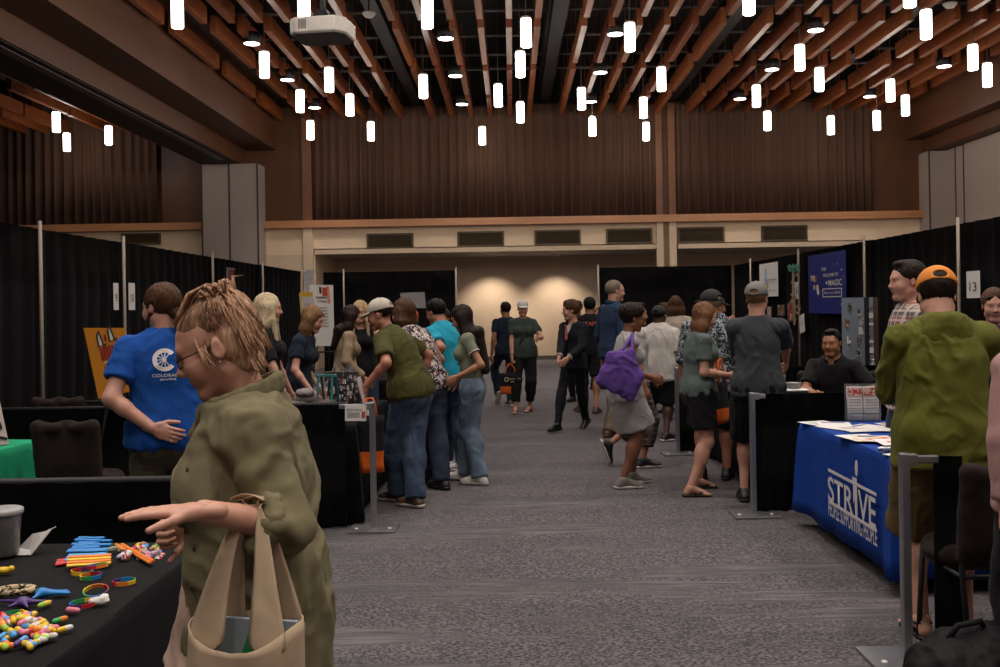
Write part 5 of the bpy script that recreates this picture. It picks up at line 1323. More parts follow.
# ---------- giveaways on the near table
def giveaways():
    z = .7445; rnd = random.Random(21)
    def pt(px, py, dz=0): p = atz(px, py, z); return Vector((p.x, p.y, z+dz))
    colm = {k: mat('giveaway_'+k, v, .45, var=.04) for k, v in dict(blue='1f7ac0', skyblue='4c9ad8', red='c02830', orange='e07a28', yellow='e0b828', pink='d87890', green='2f9a50', purple='4a3070', white='d8d4d0', teal='2a9c9c', magenta='a83078', lime='9ac040').items()}
    # slap bands in bundles
    def band(px0, py0, px1, py1, c, label, g, h=0, wd=.02):
        a, b = pt(px0, py0), pt(px1, py1); d = b-a; L = d.length; o = MB()
        n_ = 8; pts = [(-L/2+L*i/n_, .002*sin(i), 0) for i in range(n_+1)]
        o.add([(x, y-wd/2, .0) for x, y, _ in pts]+[(x, y+wd/2, .0) for x, y, _ in pts]+[(x, y-wd/2, .004) for x, y, _ in pts]+[(x, y+wd/2, .004) for x, y, _ in pts]+[(x, y, .007) for x, y, _ in pts],
              sum([[(i, i+1, 2*(n_+1)+i+1, 2*(n_+1)+i), (2*(n_+1)+i, 2*(n_+1)+i+1, 4*(n_+1)+i+1, 4*(n_+1)+i), (4*(n_+1)+i, 4*(n_+1)+i+1, 3*(n_+1)+i+1, 3*(n_+1)+i), (3*(n_+1)+i, 3*(n_+1)+i+1, n_+1+i+1, n_+1+i), (n_+1+i, n_+1+i+1, i+1, i)] for i in range(n_)], []))
        e0 = [0, 2*(n_+1), 4*(n_+1), 3*(n_+1), n_+1]; o.f += [tuple(e0), tuple(q+n_ for q in e0)[::-1]]; o.mi += [0, 0]
        ob = o.build('slap_band', c, None, False, ((a+b)/2)+Vector((0, 0, h))); ob.rotation_euler = (0, 0, atan2(d.y, d.x)); tag(ob, label, 'slap band', g)
    for i in range(9): band(66+rnd.uniform(0, 8)+i*1.2, 552.5-i*.9+rnd.uniform(-.5, .5), 104+rnd.uniform(-4, 8), 551.5-i*.75+rnd.uniform(-1, 1), colm['blue'], 'bright blue slap band in the flat bundle at the back of the giveaway table', 'bundle of blue bands', .002+.003*i)
    band(72, 556, 108, 555, colm['pink'], 'single pink slap band under the blue bundle', None)
    for i in range(3): band(55+i, 566-i*1.5, 88+i*3, 561-i, colm['red'], 'red slap band in the middle bundle, under the pale blue ones', 'red bands', .002+i*.002)
    for i in range(3): band(65+i*2, 563-i*1.3, 105+i, 560.5-i*.8, colm['skyblue'], 'pale blue slap band between the red and orange ones', 'pale blue bands', .008+i*.004)
    for i in range(4): band(67+i*.5, 570-i*1.4, 111, 567-i*1.2, colm['orange' if i % 2 else 'yellow'], '%s slap band at the front of the middle bundle' % ('orange' if i % 2 else 'yellow'), 'orange bands' if i % 2 else 'yellow bands', .012+i*.005)
    # rainbow wristbands
    def wrist(px, py, r_, tilt, az, label, h=0):
        n_ = 36; o = MB(); prof = [(-.0015, -.006), (.0015, -.006), (.0015, .006), (-.0015, .006)]; vs = []
        for i in range(n_):
            a = 2*pi*i/n_
            for x, y in prof: vs.append(((r_+x)*cos(a), (r_+x)*sin(a), y))
        fs = []; mi = []
        for i in range(n_):
            for j in range(4): fs.append((i*4+j, i*4+(j+1) % 4, ((i+1) % n_)*4+(j+1) % 4, ((i+1) % n_)*4+j)); mi.append(int(i*6/n_))
        o.add(vs, fs); o.mi = mi; ob = o.build('wristband', [colm[k] for k in ('red', 'orange', 'yellow', 'green', 'blue', 'purple')]); p = pt(px, py); ob.location = p+Vector((0, 0, .0065+r_*sin(tilt)+h)); ob.rotation_euler = (tilt, 0, az); tag(ob, label, 'wristband')
    wrist(82, 574, .033, .05, 2, 'rainbow wristband lying against the yellow bands'); wrist(97, 573, .033, .15, 4, 'rainbow wristband overlapping the one by the yellow bands', .012); wrist(91, 578, .032, .0, 1, 'rainbow wristband lowest of the three in the back cluster')
    wrist(124, 584, .034, .03, 3.3, 'rainbow wristband lying alone towards the table edge'); wrist(96, 598, .035, .25, .2, 'rainbow wristband leaning in the pair at the middle', .004); wrist(83, 606, .035, .02, 5, 'rainbow wristband flat in front of its leaning partner'); wrist(10, 619, .036, .1, 4.4, 'rainbow wristband by the heap of sweets')
    # candies
    def sweet(px, py, a, c1, c2, label, g, h=0, L=.03, r_=.0085):
        o = Sdf(); o.cap((-L/2, 0, 0), (L/2, 0, 0), r_, None, .004); V, Fq = o.mesh(.0028); V = relax(V, Fq, 1); fc = V[Fq].mean(1); ob = np_obj('sweet', V, Fq, [c1, c2], None, (fc[:, 0] > 0).astype(int)); p = pt(px, py, r_*.98+h); ob.location = p; ob.rotation_euler = (0, 0, a); tag(ob, label, 'sweet', g); return ob
    prot = {}
    keys = [('yellow', 'lime'), ('orange', 'yellow'), ('pink', 'yellow'), ('white', 'pink'), ('skyblue', 'yellow'), ('lime', 'orange'), ('yellow', 'white'), ('red', 'pink'), ('purple', 'skyblue')]
    spots = []
    for k in range(70):
        a = rnd.uniform(0, 2*pi); q = math.sqrt(rnd.random()); px = 20+34*q*cos(a); py = 634+17*q*sin(a)
        if px < -6: continue
        spots.append((px, py, .001 if q > .75 else rnd.choice((.0, .012, .02))*(1-q)*1.3+.001))
    for i, (px, py, h) in enumerate(spots):
        k = keys[i % len(keys)]
        if k not in prot: prot[k] = sweet(px, py, rnd.uniform(0, 3), colm[k[0]], colm[k[1]], '%s and %s capsule sweet in the heap at the corner of the black table' % k, '%s and %s sweets in the heap' % k, h)
        else:
            o = prot[k].copy(); COL.objects.link(o); o.location = pt(px, py, .0085+h); o.rotation_euler = (0, rnd.uniform(-.3, .3), rnd.uniform(0, 6))
    sweet(65, 632, .9, colm['yellow'], colm['white'], 'yellow and white capsule sweet lying apart by the heap', None); sweet(60, 623, 1.0, colm['green'], colm['orange'], 'orange and green capsule sweet lying apart by the heap', None)
    sweet(44.5, 607, 1.2, colm['lime'], colm['yellow'], 'lime and yellow sweet beside the purple toy', None); sweet(73, 613, -.3, colm['pink'], colm['pink'], 'pink sweet near the white ribbon', None); sweet(38, 645, 1.0, colm['yellow'], colm['white'], 'white and yellow sweet at the front of the heap', None, L=.036)
    # toys: purple and blue stretchy figures
    def toy(px, py, c, label, arms, r_=.012, L=.05):
        o = Sdf(); o.ell((0, 0, .014), (.02, .016, .014), None, .01)
        for a, l in arms: o.cap((0, 0, .012), (l*cos(a), l*sin(a), .008), r_*.7, .004, .01)
        ob = sdf_obj('stretchy_toy', o, .003, c, None); ob.location = pt(px, py); tag(ob, label, 'toy')
    toy(23, 606, colm['purple'], 'purple stretchy toy with thin arms beside the leopard print ring', [(.2, .08), (2.8, .09), (1.2, .03), (4, .04), (5.4, .05)])
    toy(42, 597, colm['blue'], 'blue stretchy toy with long tail threads', [(.3, .075), (.1, .08), (.55, .07), (2.5, .03), (4.5, .04)])
    # leopard ring, white ribbon, orange sweets at edge
    o = MB().tube([(.05*cos(a), .03*sin(a), .012) for a in [2*pi*i/24 for i in range(24)]], .011, 8, closed=True).build('scrunchie', blot('leopard_print', 'b8a484', [('1c1612', .46)], 60), None, True); o.location = pt(17, 594); tag(o, 'leopard print hair ring beside the blue toy', 'scrunchie')
    o = sdf_obj('ribbon', Sdf().ell((0, 0, .012), (.03, .012, .010), None, .005).ell((.012, .008, .02), (.012, .018, .008), None, .005), .003, colm['white'], None, .003, ff=(60, 60, 60)); o.location = pt(99, 605); tag(o, 'crumpled white ribbon lying on the middle wristbands', 'ribbon')
    o = sdf_obj('toy_duck', Sdf().ell((0, 0, .012), (.03, .013, .012), None, .005).ell((.025, 0, .018), (.01, .01, .01), None, .005), .003, colm['yellow'], None); o.location = pt(4, 574); tag(o, 'small yellow and orange toy near the paper plate', 'toy')
    # wrapped packets at the back corner
    pk = [('skyblue', 'magenta'), ('pink', 'teal'), ('purple', 'yellow'), ('red', 'white'), ('teal', 'orange'), ('lime', 'purple')]
    for i in range(20):
        px = 113+rnd.uniform(0, 50); py = 552+rnd.uniform(-4, 7)-(px-140)*.02; k = pk[i % 6]
        nm = blot('wrapper_%s_%s' % k, {'skyblue': '4c9ad8', 'pink': 'd87890', 'purple': '4a3070', 'red': 'c02830', 'teal': '2a9c9c', 'lime': '9ac040'}[k[0]], [({'magenta': 'a83078', 'teal': '2a9c9c', 'yellow': 'e0b828', 'white': 'e0dcd8', 'orange': 'e07a28', 'purple': '4a3070'}[k[1]], .5)], 40)
        b = MB(); L = .05; b.add([(-L/2, -.012, .0), (L/2, -.012, .0), (L/2, .012, 0), (-L/2, .012, 0), (-L/2+.008, -.009, .008), (L/2-.008, -.009, .008), (L/2-.008, .009, .008), (-L/2+.008, .009, .008)], [(0, 1, 5, 4), (1, 2, 6, 5), (2, 3, 7, 6), (3, 0, 4, 7), (4, 5, 6, 7), (3, 2, 1, 0)])
        o = b.build('wrapped_sweet', nm); o.location = pt(px, py, .001+rnd.choice((0, .006, .012))); o.rotation_euler = (rnd.uniform(-.2, .2), rnd.uniform(-.2, .2), rnd.uniform(0, 6)); tag(o, 'shiny %s and %s wrapped sweet in the pile by the hand of the woman' % k, 'sweet', '%s and %s wrapped sweets' % k)
    for i, (x0, y0, x1, y1) in enumerate(((116, 546, 134, 555), (122, 547, 150, 566), (128, 552, 153, 565))): band(x0, y0, x1, y1, colm['orange'], 'orange band in the pile of wrapped sweets', 'orange bands in the sweets pile', .004+.004*i, .014)
    o = sdf_obj('ribbon', Sdf().ell((0, 0, .012), (.018, .014, .012), None, .005).ell((.01, .012, .02), (.012, .012, .01), None, .005), .003, blot('candy_stripe', 'd8d4d0', [('b02028', .5)], 50), None, .004, ff=(60, 60, 60)); o.location = pt(124, 560); tag(o, 'red and white striped ribbon knot in front of the wrapped sweets', 'ribbon')
    # cup and folded paper plate
    p = pt(3, 556); r_ = empty('plastic_tub', p, 0, 'clear deli cup with a grey lid at the edge of the giveaway table', 'cup')
    MB().lathe([(0, .003), (.046, .003), (.052, .01), (.062, .150), (.064, .155), (.0605, .15), (.05, .01)], 32).build('body', mat('frosted_plastic', 'c0c0c0', .2, Transmission_Weight=.7), r_, True); MB().lathe([(.066, .148), (.069, .152), (.069, .166), (.06, .170), (.0, .168)], 32).build('lid', mat('pale_grey_lid', '9c9a98', .35), r_, True)
    MB().lathe([(0, .006), (.047, .006), (.052, .045), (0, .05)], 24).build('contents', mat('lime_contents', 'a8ac50', .6), r_, True); MB().box((.01, -.035, .08), (.04, .02, .06), Matrix.Rotation(.3, 3, 'Z')).build('paper_label', mat('slate_paper', '6a7078', .7), r_)
    p = pt(30, 553); o = mesh_obj('paper_plate', [(-.06, -.03, 0), (.02, -.035, .002), (.075, .01, .085), (.085, .02, .09), (.04, .03, .07), (-.01, .04, .06), (-.06, .04, .01), (0, 0, .012)], [(0, 1, 7), (1, 2, 7), (2, 3, 4), (2, 4, 7), (4, 5, 7), (5, 6, 7), (6, 0, 7)], mat('folded_paper', 'b8b2ae', .7), None, False, p)
    md = o.modifiers.new('t', 'SOLIDIFY'); md.thickness = .003; tag(o, 'folded grey white paper plate beside the deli cup', 'paper plate')
    # bag under the table
    p = at(95, 655, 2.62); S = Sdf(); S.ell((0, 0, .2), (.14, .10, .2), None, .02); S.cap((-.08, 0, .3), (.09, 0, .36), .06, .03, .03)
    o = sdf_obj('gift_bag', S, .012, blot('gift_bag_print', 'c8bcb4', [('c04a28', .48), ('d09040', .4)], 9), None, .015); o.location = (-1.06, 2.52, 0); tag(o, 'crumpled white and orange bag on the floor by the black table', 'bag')
giveaways()
# green table sign
c = [(-4.02, 6.35, .745), (-3.52, 6.48, .745), (-3.62, 6.56, 1.16), (-4.1, 6.43, 1.16)]
q = [at(-14, 440, 6.35), at(9, 436, 6.45), at(0, 402, 6.5), at(-22, 402, 6.4)]; q[0].z = q[1].z = .746
ob, qd, tx, P = board('table_sign', q, .012, mat('pinkish_white_board', 'b4a49c', .7), 'pinkish white board with black curves on the green table', 'sign')
o = MB(); o.tube([P(.55+.22*cos(a), .35+.25*sin(a), .005) for a in [2*pi*i/20*0.8 for i in range(20)]], .008, 6); o.build('black_curve', M_INK, ob); o = MB(); o.tube([P(.2, .1, .005), P(.5, .2, .005), P(.95, .12, .005)], .008, 6); o.build('black_curve', M_INK, ob)
# backpack
def backpack():
    p = at(968, 640, 3.75); r_ = empty('backpack', (p.x+.02, 3.75, 0), .2, 'black backpack lying on the floor under the dark chair', 'backpack'); m = cloth('black_nylon', '0b0a0c', .2, .7, 0)
    S = Sdf(); S.ell((0, 0, .15), (.26, .18, .17), None, .04); S.ell((.12, -.02, .18), (.17, .17, .15), None, .04); sdf_obj('main_body', S, .012, m, r_, .03)
    S = Sdf(); S.ell((-.05, -.15, .12), (.17, .07, .11), None, .03); sdf_obj('front_pocket', S, .01, m, r_, .008)
    MB().tube([(-.12, 0, .29), (-.08, -.02, .36), (.02, -.02, .37), (.06, 0, .31)], .012, 8).build('carry_handle', m, r_, True); MB().tube([(-.2, -.1, .2), (-.3, -.16, .1), (-.34, -.18, .02), (-.26, -.24, .012), (-.1, -.26, .012)], .014, 8).build('strap', m, r_, True)
    MB().tube([(-.2, -.19, .16), (-.05, -.226, .19), (.1, -.19, .17)], .004, 6).build('zipper', M_STEEL, r_, True)
backpack()
# ================= the people
WPRINT = MATS['white_print']
J_MID = denim('denim_mid', '27364c', '42546c'); J_LIGHT = denim('denim_light', '4c5c70', '7c8c9c'); J_DARK = denim('denim_dark', '161e30', '27344c')
C = dict(olive=cloth('olive_tee', '46431f'), oliveshirt=cloth('olive_overshirt', '6e664c', .10), blush=cloth('blush_blouse', 'b09484'), royal=cloth('royal_blue_tee', '174a98'), khaki=cloth('dark_khaki', '4a4534'),
    black=cloth('black_jersey', '141316', .2), navy=cloth('navy_jersey', '1c2534', .15), tan=cloth('tan_jacket', '8a7660'), white=cloth('white_tee', 'bcb4ae'), cream=cloth('cream_top', 'aa9c90'), turq=cloth('turquoise_tee', '1f8ca4'),
    sage=cloth('sage_tee', '6f7462'), char=cloth('charcoal_tee', '3b3e42'), chargreen=cloth('charcoal_green_tee', '3c4440'), greytee=cloth('grey_green_tee', '545f5c'), green=cloth('moss_green_hoodie', '5a5a1e', .1, .75), gkhaki=cloth('brown_khaki', '57452a'),
    steelblue=cloth('navy_blue_shirt', '24344c'), suit=cloth('dark_suit', '17181f', .1), lgrey=cloth('pale_grey_dress', '9a9694'), mint=cloth('mint_top', '4fa890'), pink=cloth('hot_pink_top', 'c83a90'), plum=cloth('plum_top', '5a2c4c'), dusty=cloth('dusty_pink_sleeve', 'a4807c'), bkhaki=cloth('khaki_trousers', '6e6050'))
PRINT = blot('black_white_print', 'c4b8b4', [('2a2026', .52), ('c05070', .34)], 26, seed=2)
FLORAL = blot('grey_floral_print', '2a2f36', [('9aa2a6', .47)], 34, seed=5)
GRAPHIC = blot('white_graphic_tee', 'bcb4ae', [('6a4a4c', .36), ('4a5878', .34)], 9, seed=8)
PLAID = plaid('plaid_shirt', 'a08478', [('2c3450', 0, .4, 'Z', 3.2), ('8a3a30', 2, .25, 'Z', 2.4), ('2c3450', 1, .4, 'X', 3.2), ('c8b8ac', 3, .14, 'X', 5), ('c8b8ac', 1, .12, 'Z', 5)])
PLAIDS = plaid('dark_plaid', '1e1a1a', [('6a5a50', 0, .15, 'Z', 6), ('5a4a42', 1, .15, 'X', 6)])
SW = dict(white=mat('white_shoe', 'c8c4c0', .5), black=mat('black_shoe', '121112', .5), grey=mat('grey_shoe', '6a6460', .6), dress=mat('black_leather', '0c0b0c', .25), brown=mat('brown_leather', '4c3426', .5), sole=mat('pale_sole', 'b8b0a8', .6))
def loc(X, D, hd, p):
    """world point -> a figure's own frame"""
    p = Vector(p); dx, dy = p.x-X, p.y-D; a = R(hd); return Vector((dx*cos(a)-dy*sin(a), dx*sin(a)+dy*cos(a), p.z))
def who(label, px, D, hd, LH=None, RH=None, FL=None, FR_=None, **kw):
    """px: pixel column of the pelvis, D: depth; LH/RH (px, py, D) of the wrists; FL/FR_ (px, D, lift, toe[, pitch])"""
    X = at(px, 330, D).x
    if LH: kw['handL'] = loc(X, D, hd, at(*LH))
    if RH: kw['handR'] = loc(X, D, hd, at(*RH))
    ft = {}
    for k, f in (('L', FL), ('R', FR_)):
        if f: q = loc(X, D, hd, (at(f[0], 480, f[1]).x, f[1], 0)); ft[k] = (q.x, q.y)+tuple(f[2:])
    if ft: kw['feet'] = ft
    return person(label, X, D, hd=hd, **kw)
def proj(nm, c, X, D, hd):
    a = R(-hd)
    def pj(v):
        x = v.x*cos(a)-v.y*sin(a)+X; y = v.x*sin(a)+v.y*cos(a)+D; u = x/y*F; w_ = (v.z-HC)/y*F; return (round(PX+u-w_*ROLL), round(PY-w_-u*ROLL), round(y, 2))
    print('PROJ', nm, {str(k): pj(v) for k, v in list(c['J'].items())+[('HC', c['HC']), ('sh-1', c['sh'][-1]), ('P0', c['P0'])] if isinstance(v, Vector) and 'F' not in str(k)})
def strap(m, side=1, wd=.012, front=.12):
    def fn(c):
        s = c['s']; M2 = c['M2']; a = c['sh'][side]+M2 @ Vector((-side*.07*s, 0, .065*s)); b = c['P0']+Vector((-side*.19*s, 0, .08*s)); o = MB()
        ch = c['chest']
        o.tube([a, ch+M2 @ Vector((side*.03*s, .135*s*c['w']+.02, 0)), c['waist']+Vector((-side*.07*s, .115*s*c['w']+.03, 0)), b], wd*s, 6); o.tube([a, ch+M2 @ Vector((side*.03*s, -.12*s*c['w']-.015, 0)), c['waist']+Vector((-side*.07*s, -.10*s*c['w']-.03, 0)), b], wd*s, 6)
        o.build('shoulder_strap', m, c['root'], True)
    return fn
def watch(side=1, m=None):
    def fn(c):
        W, E = c['J']['W', side], c['J']['E', side]; d = (W-E).normalized(); u = d.orthogonal().normalized(); v = d.cross(u); p = W-d*.03; o = MB()
        o.tube([p+(u*cos(a)+v*sin(a))*.034*c['s'] for a in [2*pi*i/16 for i in range(16)]], .006, 6, closed=True); o.build('bracelet', m or SW['black'], c['root'], True)
    return fn
def sunnies(c): glasses(on_head=True)(c)
# --- 1 olive overshirt woman, nearest
def fgwoman():
    hd = -108; X = at(249, 330, 2.32).x; D = 2.32
    lh = loc(X, D, hd, at(204, 511, 2.12)); rh = loc(X, D, hd, at(196, 522, 2.5))
    lower = (0, 0, -1)
    def jacket(c):
        s, w, M0, M1, M2, J = c['s'], c['w'], c['M0'], c['M1'], c['M2'], c['J']; T = Sdf(); root = c['root']; P0, waist, chest, nb = c['P0'], c['waist'], c['chest'], c['nb']
        hp = P0+Vector((0, -.01, -.17*s))
        T.cap(P0+Vector((0, -.01, .05)), hp, .180*s*w, .192*s*w, .04, 1, q=.84, M=M0); T.cap(P0, waist, .180*s*w, .165*s*w, .05, q=.86, M=M0); T.cap(waist, chest, .165*s*w, .172*s*w, .05, q=.82, M=M1)
        T.cap(chest, chest+M2 @ Vector((0, 0, .08*s)), .17*s*w, .15*s*w, .05, q=.78, M=M2); T.cap(c['sh'][-1], c['sh'][1], .062*s, None, .03)
        for q in (-1, 1): T.cap(nb, c['sh'][q], .055*s, .062*s, .03); T.ell(chest+M2 @ Vector((q*.07*s, .085*s, .0)), (.08*s*w, .075*s*w, .08*s), M2, .04)
        for q in (-1, 1):
            S_, E, W = c['sh'][q], J['E', q], J['W', q]; T.cap(S_, E, .064*s, .050*s, .025); T.cap(E, E.lerp(W, .36), .050*s, .060*s, .015, 1)
        # open front: a wedge from neck to hem
        o_ = nb+M2 @ Vector((0, .12*s, 0)); e_ = hp+Vector((-.03, .30, -.05))
        T.cap(nb+M2 @ Vector((0, .15*s, -.04*s)), P0+Vector((.0, .22, -.2)), .06*s, .10*s, .01, sub=True)
        T.ell(nb+M2 @ Vector((0, .05*s, .07*s)), (.068*s, .09*s, .07*s), M2, .008, True)
        o = sdf_obj('overshirt', T, .0085, C['oliveshirt'], root, .021, ff=(11, 11, 8), seed=2)
        # rolled cuff
        for q in (-1, 1):
            E, W = J['E', q], J['W', q]; K = Sdf(); K.cap(E.lerp(W, .25), E.lerp(W, .40), .066*s, .067*s, .01, 2); sdf_obj('rolled_cuff', K, .007, C['oliveshirt'], o, .008, ff=(25, 25, 25))
        # collar stand with points
        K = Sdf(); base_ = nb+M2 @ Vector((0, .012*s, .022*s)); pts = []
        for i in range(17):
            a = -pi*.86+2*pi*.86*i/16; a2 = pi+a; rr = .082*s; pts.append(base_+M2 @ Vector((sin(a2)*rr, cos(a2)*rr*1.12+.006, -.030*s*cos(a2)-.003)))
        for a, b in zip(pts, pts[1:]): up = M2 @ Vector((0, 0, .030*s)); K.cap(a, b, .010, None, .012); K.cap(a+up*.5, b+up*.5, .008, None, .012); K.cap(a+up, b+up, .007, None, .012)
        for e in (pts[0], pts[-1]):
            q = 1 if (M2.transposed() @ (e-base_)).x > 0 else -1; K.cap(e, e+M2 @ Vector((q*.035*s, .035*s, -.065*s)), .011, .006, .015); K.cap(e+M2 @ Vector((q*.02*s, -.02*s, 0)), e+M2 @ Vector((q*.055*s, .02*s, -.04*s)), .011, .006, .02)
        sdf_obj('collar', K, .005, C['oliveshirt'], o, .003, ff=(22, 22, 22))
        # chest pockets with flaps
        for q in (-1, 1):
            K = Sdf(); pc = chest+M2 @ Vector((q*.085*s, .15*s*w, -.035*s)); K.ell(pc, (.05*s, .022, .05*s), M2, .01); sdf_obj('pocket', K, .007, C['oliveshirt'], o, .003)
        from mathutils.bvhtree import BVHTree
        bm_ = bmesh.new(); bm_.from_mesh(o.data); bv = BVHTree.FromBMesh(bm_); bm_.free(); bt = MB()
        for i in range(5):
            p = nb.lerp(P0, .2+.18*i)+Vector((-.118, .5, -.02)); h_ = bv.ray_cast(p, Vector((0, -1, 0)))
            if h_[0] is not None: bt.lathe([(0, .004), (.007, .003), (.007, -.002), (0, -.002)], 10, h_[0], rot=Matrix.Rotation(-pi/2, 3, 'X'))
        bt.build('button', SW['brown'], o)
    def blouse(c):
        s, w = c['s'], c['w']; T = Sdf(); P0, waist, chest, M0, M1, M2 = c['P0'], c['waist'], c['chest'], c['M0'], c['M1'], c['M2']
        T.cap(P0, P0+Vector((0, .03, -.15*s)), .16*s*w, .18*s*w, .04, 1, q=.95, M=M0); T.cap(P0, waist, .155*s*w, .145*s*w, .05, q=.92, M=M0); T.cap(waist, chest, .145*s*w, .152*s*w, .05, q=.84, M=M1); T.cap(chest, chest+M2 @ Vector((0, 0, .06*s)), .152*s*w, .13*s*w, .05, q=.76, M=M2)
        for q in (-1, 1): T.ell(chest+M2 @ Vector((q*.06*s, .098*s, .0)), (.07*s*w, .07*s*w, .07*s), M2, .04)
        T.ell(c['nb']+M2 @ Vector((0, .07*s, .03*s)), (.065*s, .09*s, .09*s), M2, .01, True)
        sdf_obj('blouse', T, .009, C['blush'], c['root'], .012, ff=(16, 16, 3), seed=4)
    def updo(c):
        CC, M, s = c['HC'], c['Mh'], c['hs']; S = Sdf(); rnd = random.Random(8)
        def P(x, y, z): return CC+M @ (Vector((x, y, z))*s)
        def e(cc, r, k=.02, sub=False): S.ell(P(*cc), [q*s for q in r], M, k*s, sub)
        e((0, -.014, .028), (.079, .094, .088)); e((0, .022, .082), (.050, .040, .024), .03); e((0, -.045, .108), (.040, .046, .030), .03); e((0, -.08, .05), (.045, .038, .045), .02)
        e((0, -.050, -.045), (.066, .052, .050), .03)
        e((0, .112, -.035), (.085, .078, .104), .012, True)
        for q in (-1, 1): e((q*.10, .03, -.06), (.035, .055, .05), .01, True); e((q*.096, -.006, -.014), (.022, .022, .026), .006, True)
        def fn(V, N):
            l = (V-np.array(CC)) @ np.array(M); l = l+vnoise(l*9)[:, None]*.02
            a = np.arctan2(l[:, 0], -l[:, 1]); return (vnoise(np.stack([l[:, 0]*75, l[:, 1]*26+l[:, 2]*22, l[:, 2]*30-l[:, 1]*18], 1))*.0055+vnoise(l*22)*.004)*s
        o = sdf_obj('hair', S, .004, HR['foreground'], c['root'], 0, rel=0, fold_fn=fn)
        st = MB()
        for k in range(260):   # locks swept up towards the crown, many loose ends
            q = rnd.choice((-1, 1)); t = rnd.random(); back = rnd.random()
            az = rnd.uniform(-1.0, 2.25); x = .078*sin(az)*q; y = -.012-.090*cos(az) if az > 0 else -.11; y = .05*cos(pi-az)*1.0-.02 if az > 1.6 else -.02-.10*cos(az)
            zz = rnd.uniform(-.06, .05) if az < 1.2 else rnd.uniform(.035, .07); 
            p0 = P(x*1.02, y, zz); rise = rnd.uniform(.5, 1)
            p3 = P(rnd.uniform(-.04, .04), rnd.uniform(-.085, .0), .112+rnd.uniform(0, .018)); mid = P(x*1.06, y*.95, (zz+.11)*.60+rnd.uniform(-.01, .01)); mid2 = P(x*.72, (y-.045)*.5-.015, .108)
            n_ = 9; pts = []
            for i in range(n_):
                u = i/(n_-1); a, b, c_, d = (1-u)**3, 3*u*(1-u)**2, 3*u*u*(1-u), u**3; w_ = Vector((rnd.uniform(-1, 1), rnd.uniform(-1, 1), rnd.uniform(-1, 1)))*.0018
                pts.append(p0*a+mid*b+mid2*c_+p3*d+w_)
            # push out onto the hair surface
            st.tube(pts, [.0012+.0028*sin(pi*min(1, i/(n_-1)*1.0))*rnd.uniform(.5, 1.1) for i in range(n_)], 5)
        for k in range(34):    # loose tips sticking up out of the knot
            a = rnd.uniform(0, 6.28); r_ = rnd.uniform(.01, .05); p0 = P(r_*cos(a), -.045+r_*sin(a), .106); up = rnd.uniform(.006, .028); p2 = P(r_*cos(a)*1.5+rnd.uniform(-.03, .03), -.045+r_*sin(a)*1.6+rnd.uniform(-.02, .03), .118+up*.8); mid = (p0+p2)/2+M @ Vector((rnd.uniform(-.014, .014), rnd.uniform(-.014, .014), .022))
            st.tube([p0, mid, p2], [.005, .0045, .001], 5)
        for q in (-1, 1):
            for k in range(12):   # wisps in front of the ear and at the nape
                y = rnd.uniform(.015, .035) if k < 5 else rnd.uniform(-.09, -.06); p0 = P(q*(.078 if k < 5 else .05), y, rnd.uniform(.0, .05) if k < 5 else -.05); L = rnd.uniform(.05, .10)*(1 if k < 5 else .45)
                st.tube([p0, P(q*(.084 if k < 5 else .06), y+rnd.uniform(-.012, .004), (.02 if k < 5 else -.07)-L*.5), P(q*(.080 if k < 5 else .062), y+rnd.uniform(-.025, .01), (.02 if k < 5 else -.07)-L)], [.003, .0025, .0006], 5)
        for k in range(14): # fringe swept back from the forehead
            x = rnd.uniform(-.06, .06); st.tube([P(x, .064, .080+.01*rnd.random()), P(x*1.1, .045, .106), P(x*.8, .01, .142), P(x*.5, -.04, .15)], [.002, .005, .005, .002], 5)
        st.build('loose_locks', HR['foreground'], o, True)
    def earring(c):
        P = lambda x, y, z: c['HC']+c['Mh'] @ (Vector((x, y, z))*c['hs'])
        MB().lathe([(0, -.004), (.004, 0), (0, .004)], 8, P(-.088, .0, -.038)).build('earring', M_STEEL, c['root'], True)
    c = person('woman with messy blond updo and glasses in olive overshirt over the giveaway table', X, D, H=1.64, hd=hd, w=1.06, skin_='fair', lean=2, head=(8, 22), handL=lh, handR=rh, elbL=(-1, -.35, -.45), elbR=(.5, -1, -.4), hposeL='flat', hposeR='grip', palmL=(0, .1, -1), palmR=(-1, 0, -.2),
        fdL=loc(0, 0, hd, (-1, -.30, .05))-Vector((0, 0, 0)), belly=.5, vox=.009, hvox=.0035, fvox=.0026, hair=None, bottom=('trousers', J_DARK, .98), shoes=('sneaker', SW['white'], SW['sole']), arms={-1: (loc(X, D, hd, at(289, 526, 2.12)), loc(X, D, hd, at(203, 511, 2.0)))}, extra=[blouse, jacket, updo, glasses(m=mat('spectacle_frame_brown', '3a2a24', .3)), earring], hscale=1.0)
    proj('fg', c, X, D, hd)
    for o in list(c['root'].children):
        if o.name.startswith('eyebrow'): o.data.materials[0] = HR['ltbrown']
    # tote bag hanging from the forearm
    Rw = Matrix.Rotation(-R(hd), 3, 'Z'); E = Rw @ c['J']['E', -1]+Vector((X, D, 0)); W = Rw @ c['J']['W', -1]+Vector((X, D, 0)); hang = E.lerp(W, .42)
    m = cloth('natural_cotton_canvas', 'b39c82', .06, .85)
    bz, bt_, w2 = hang.z-.60, hang.z-.195, .122
    ux = Vector((.97, -.22, 0)).normalized(); uy = Vector((-ux.y, ux.x, 0)); ctr = hang-ux*.0-uy*.04
    r_ = empty('tote_bag', (ctr.x, ctr.y, bz), 0, 'cream cotton tote bag hanging on the forearm of the woman in olive overshirt', 'tote bag')
    inv = lambda p: Vector(p)-Vector((ctr.x, ctr.y, bz))
    # bag body: an open sack, elliptical section
    vs = []; fs = []; nA, nZ = 56, 14; H_ = bt_-bz
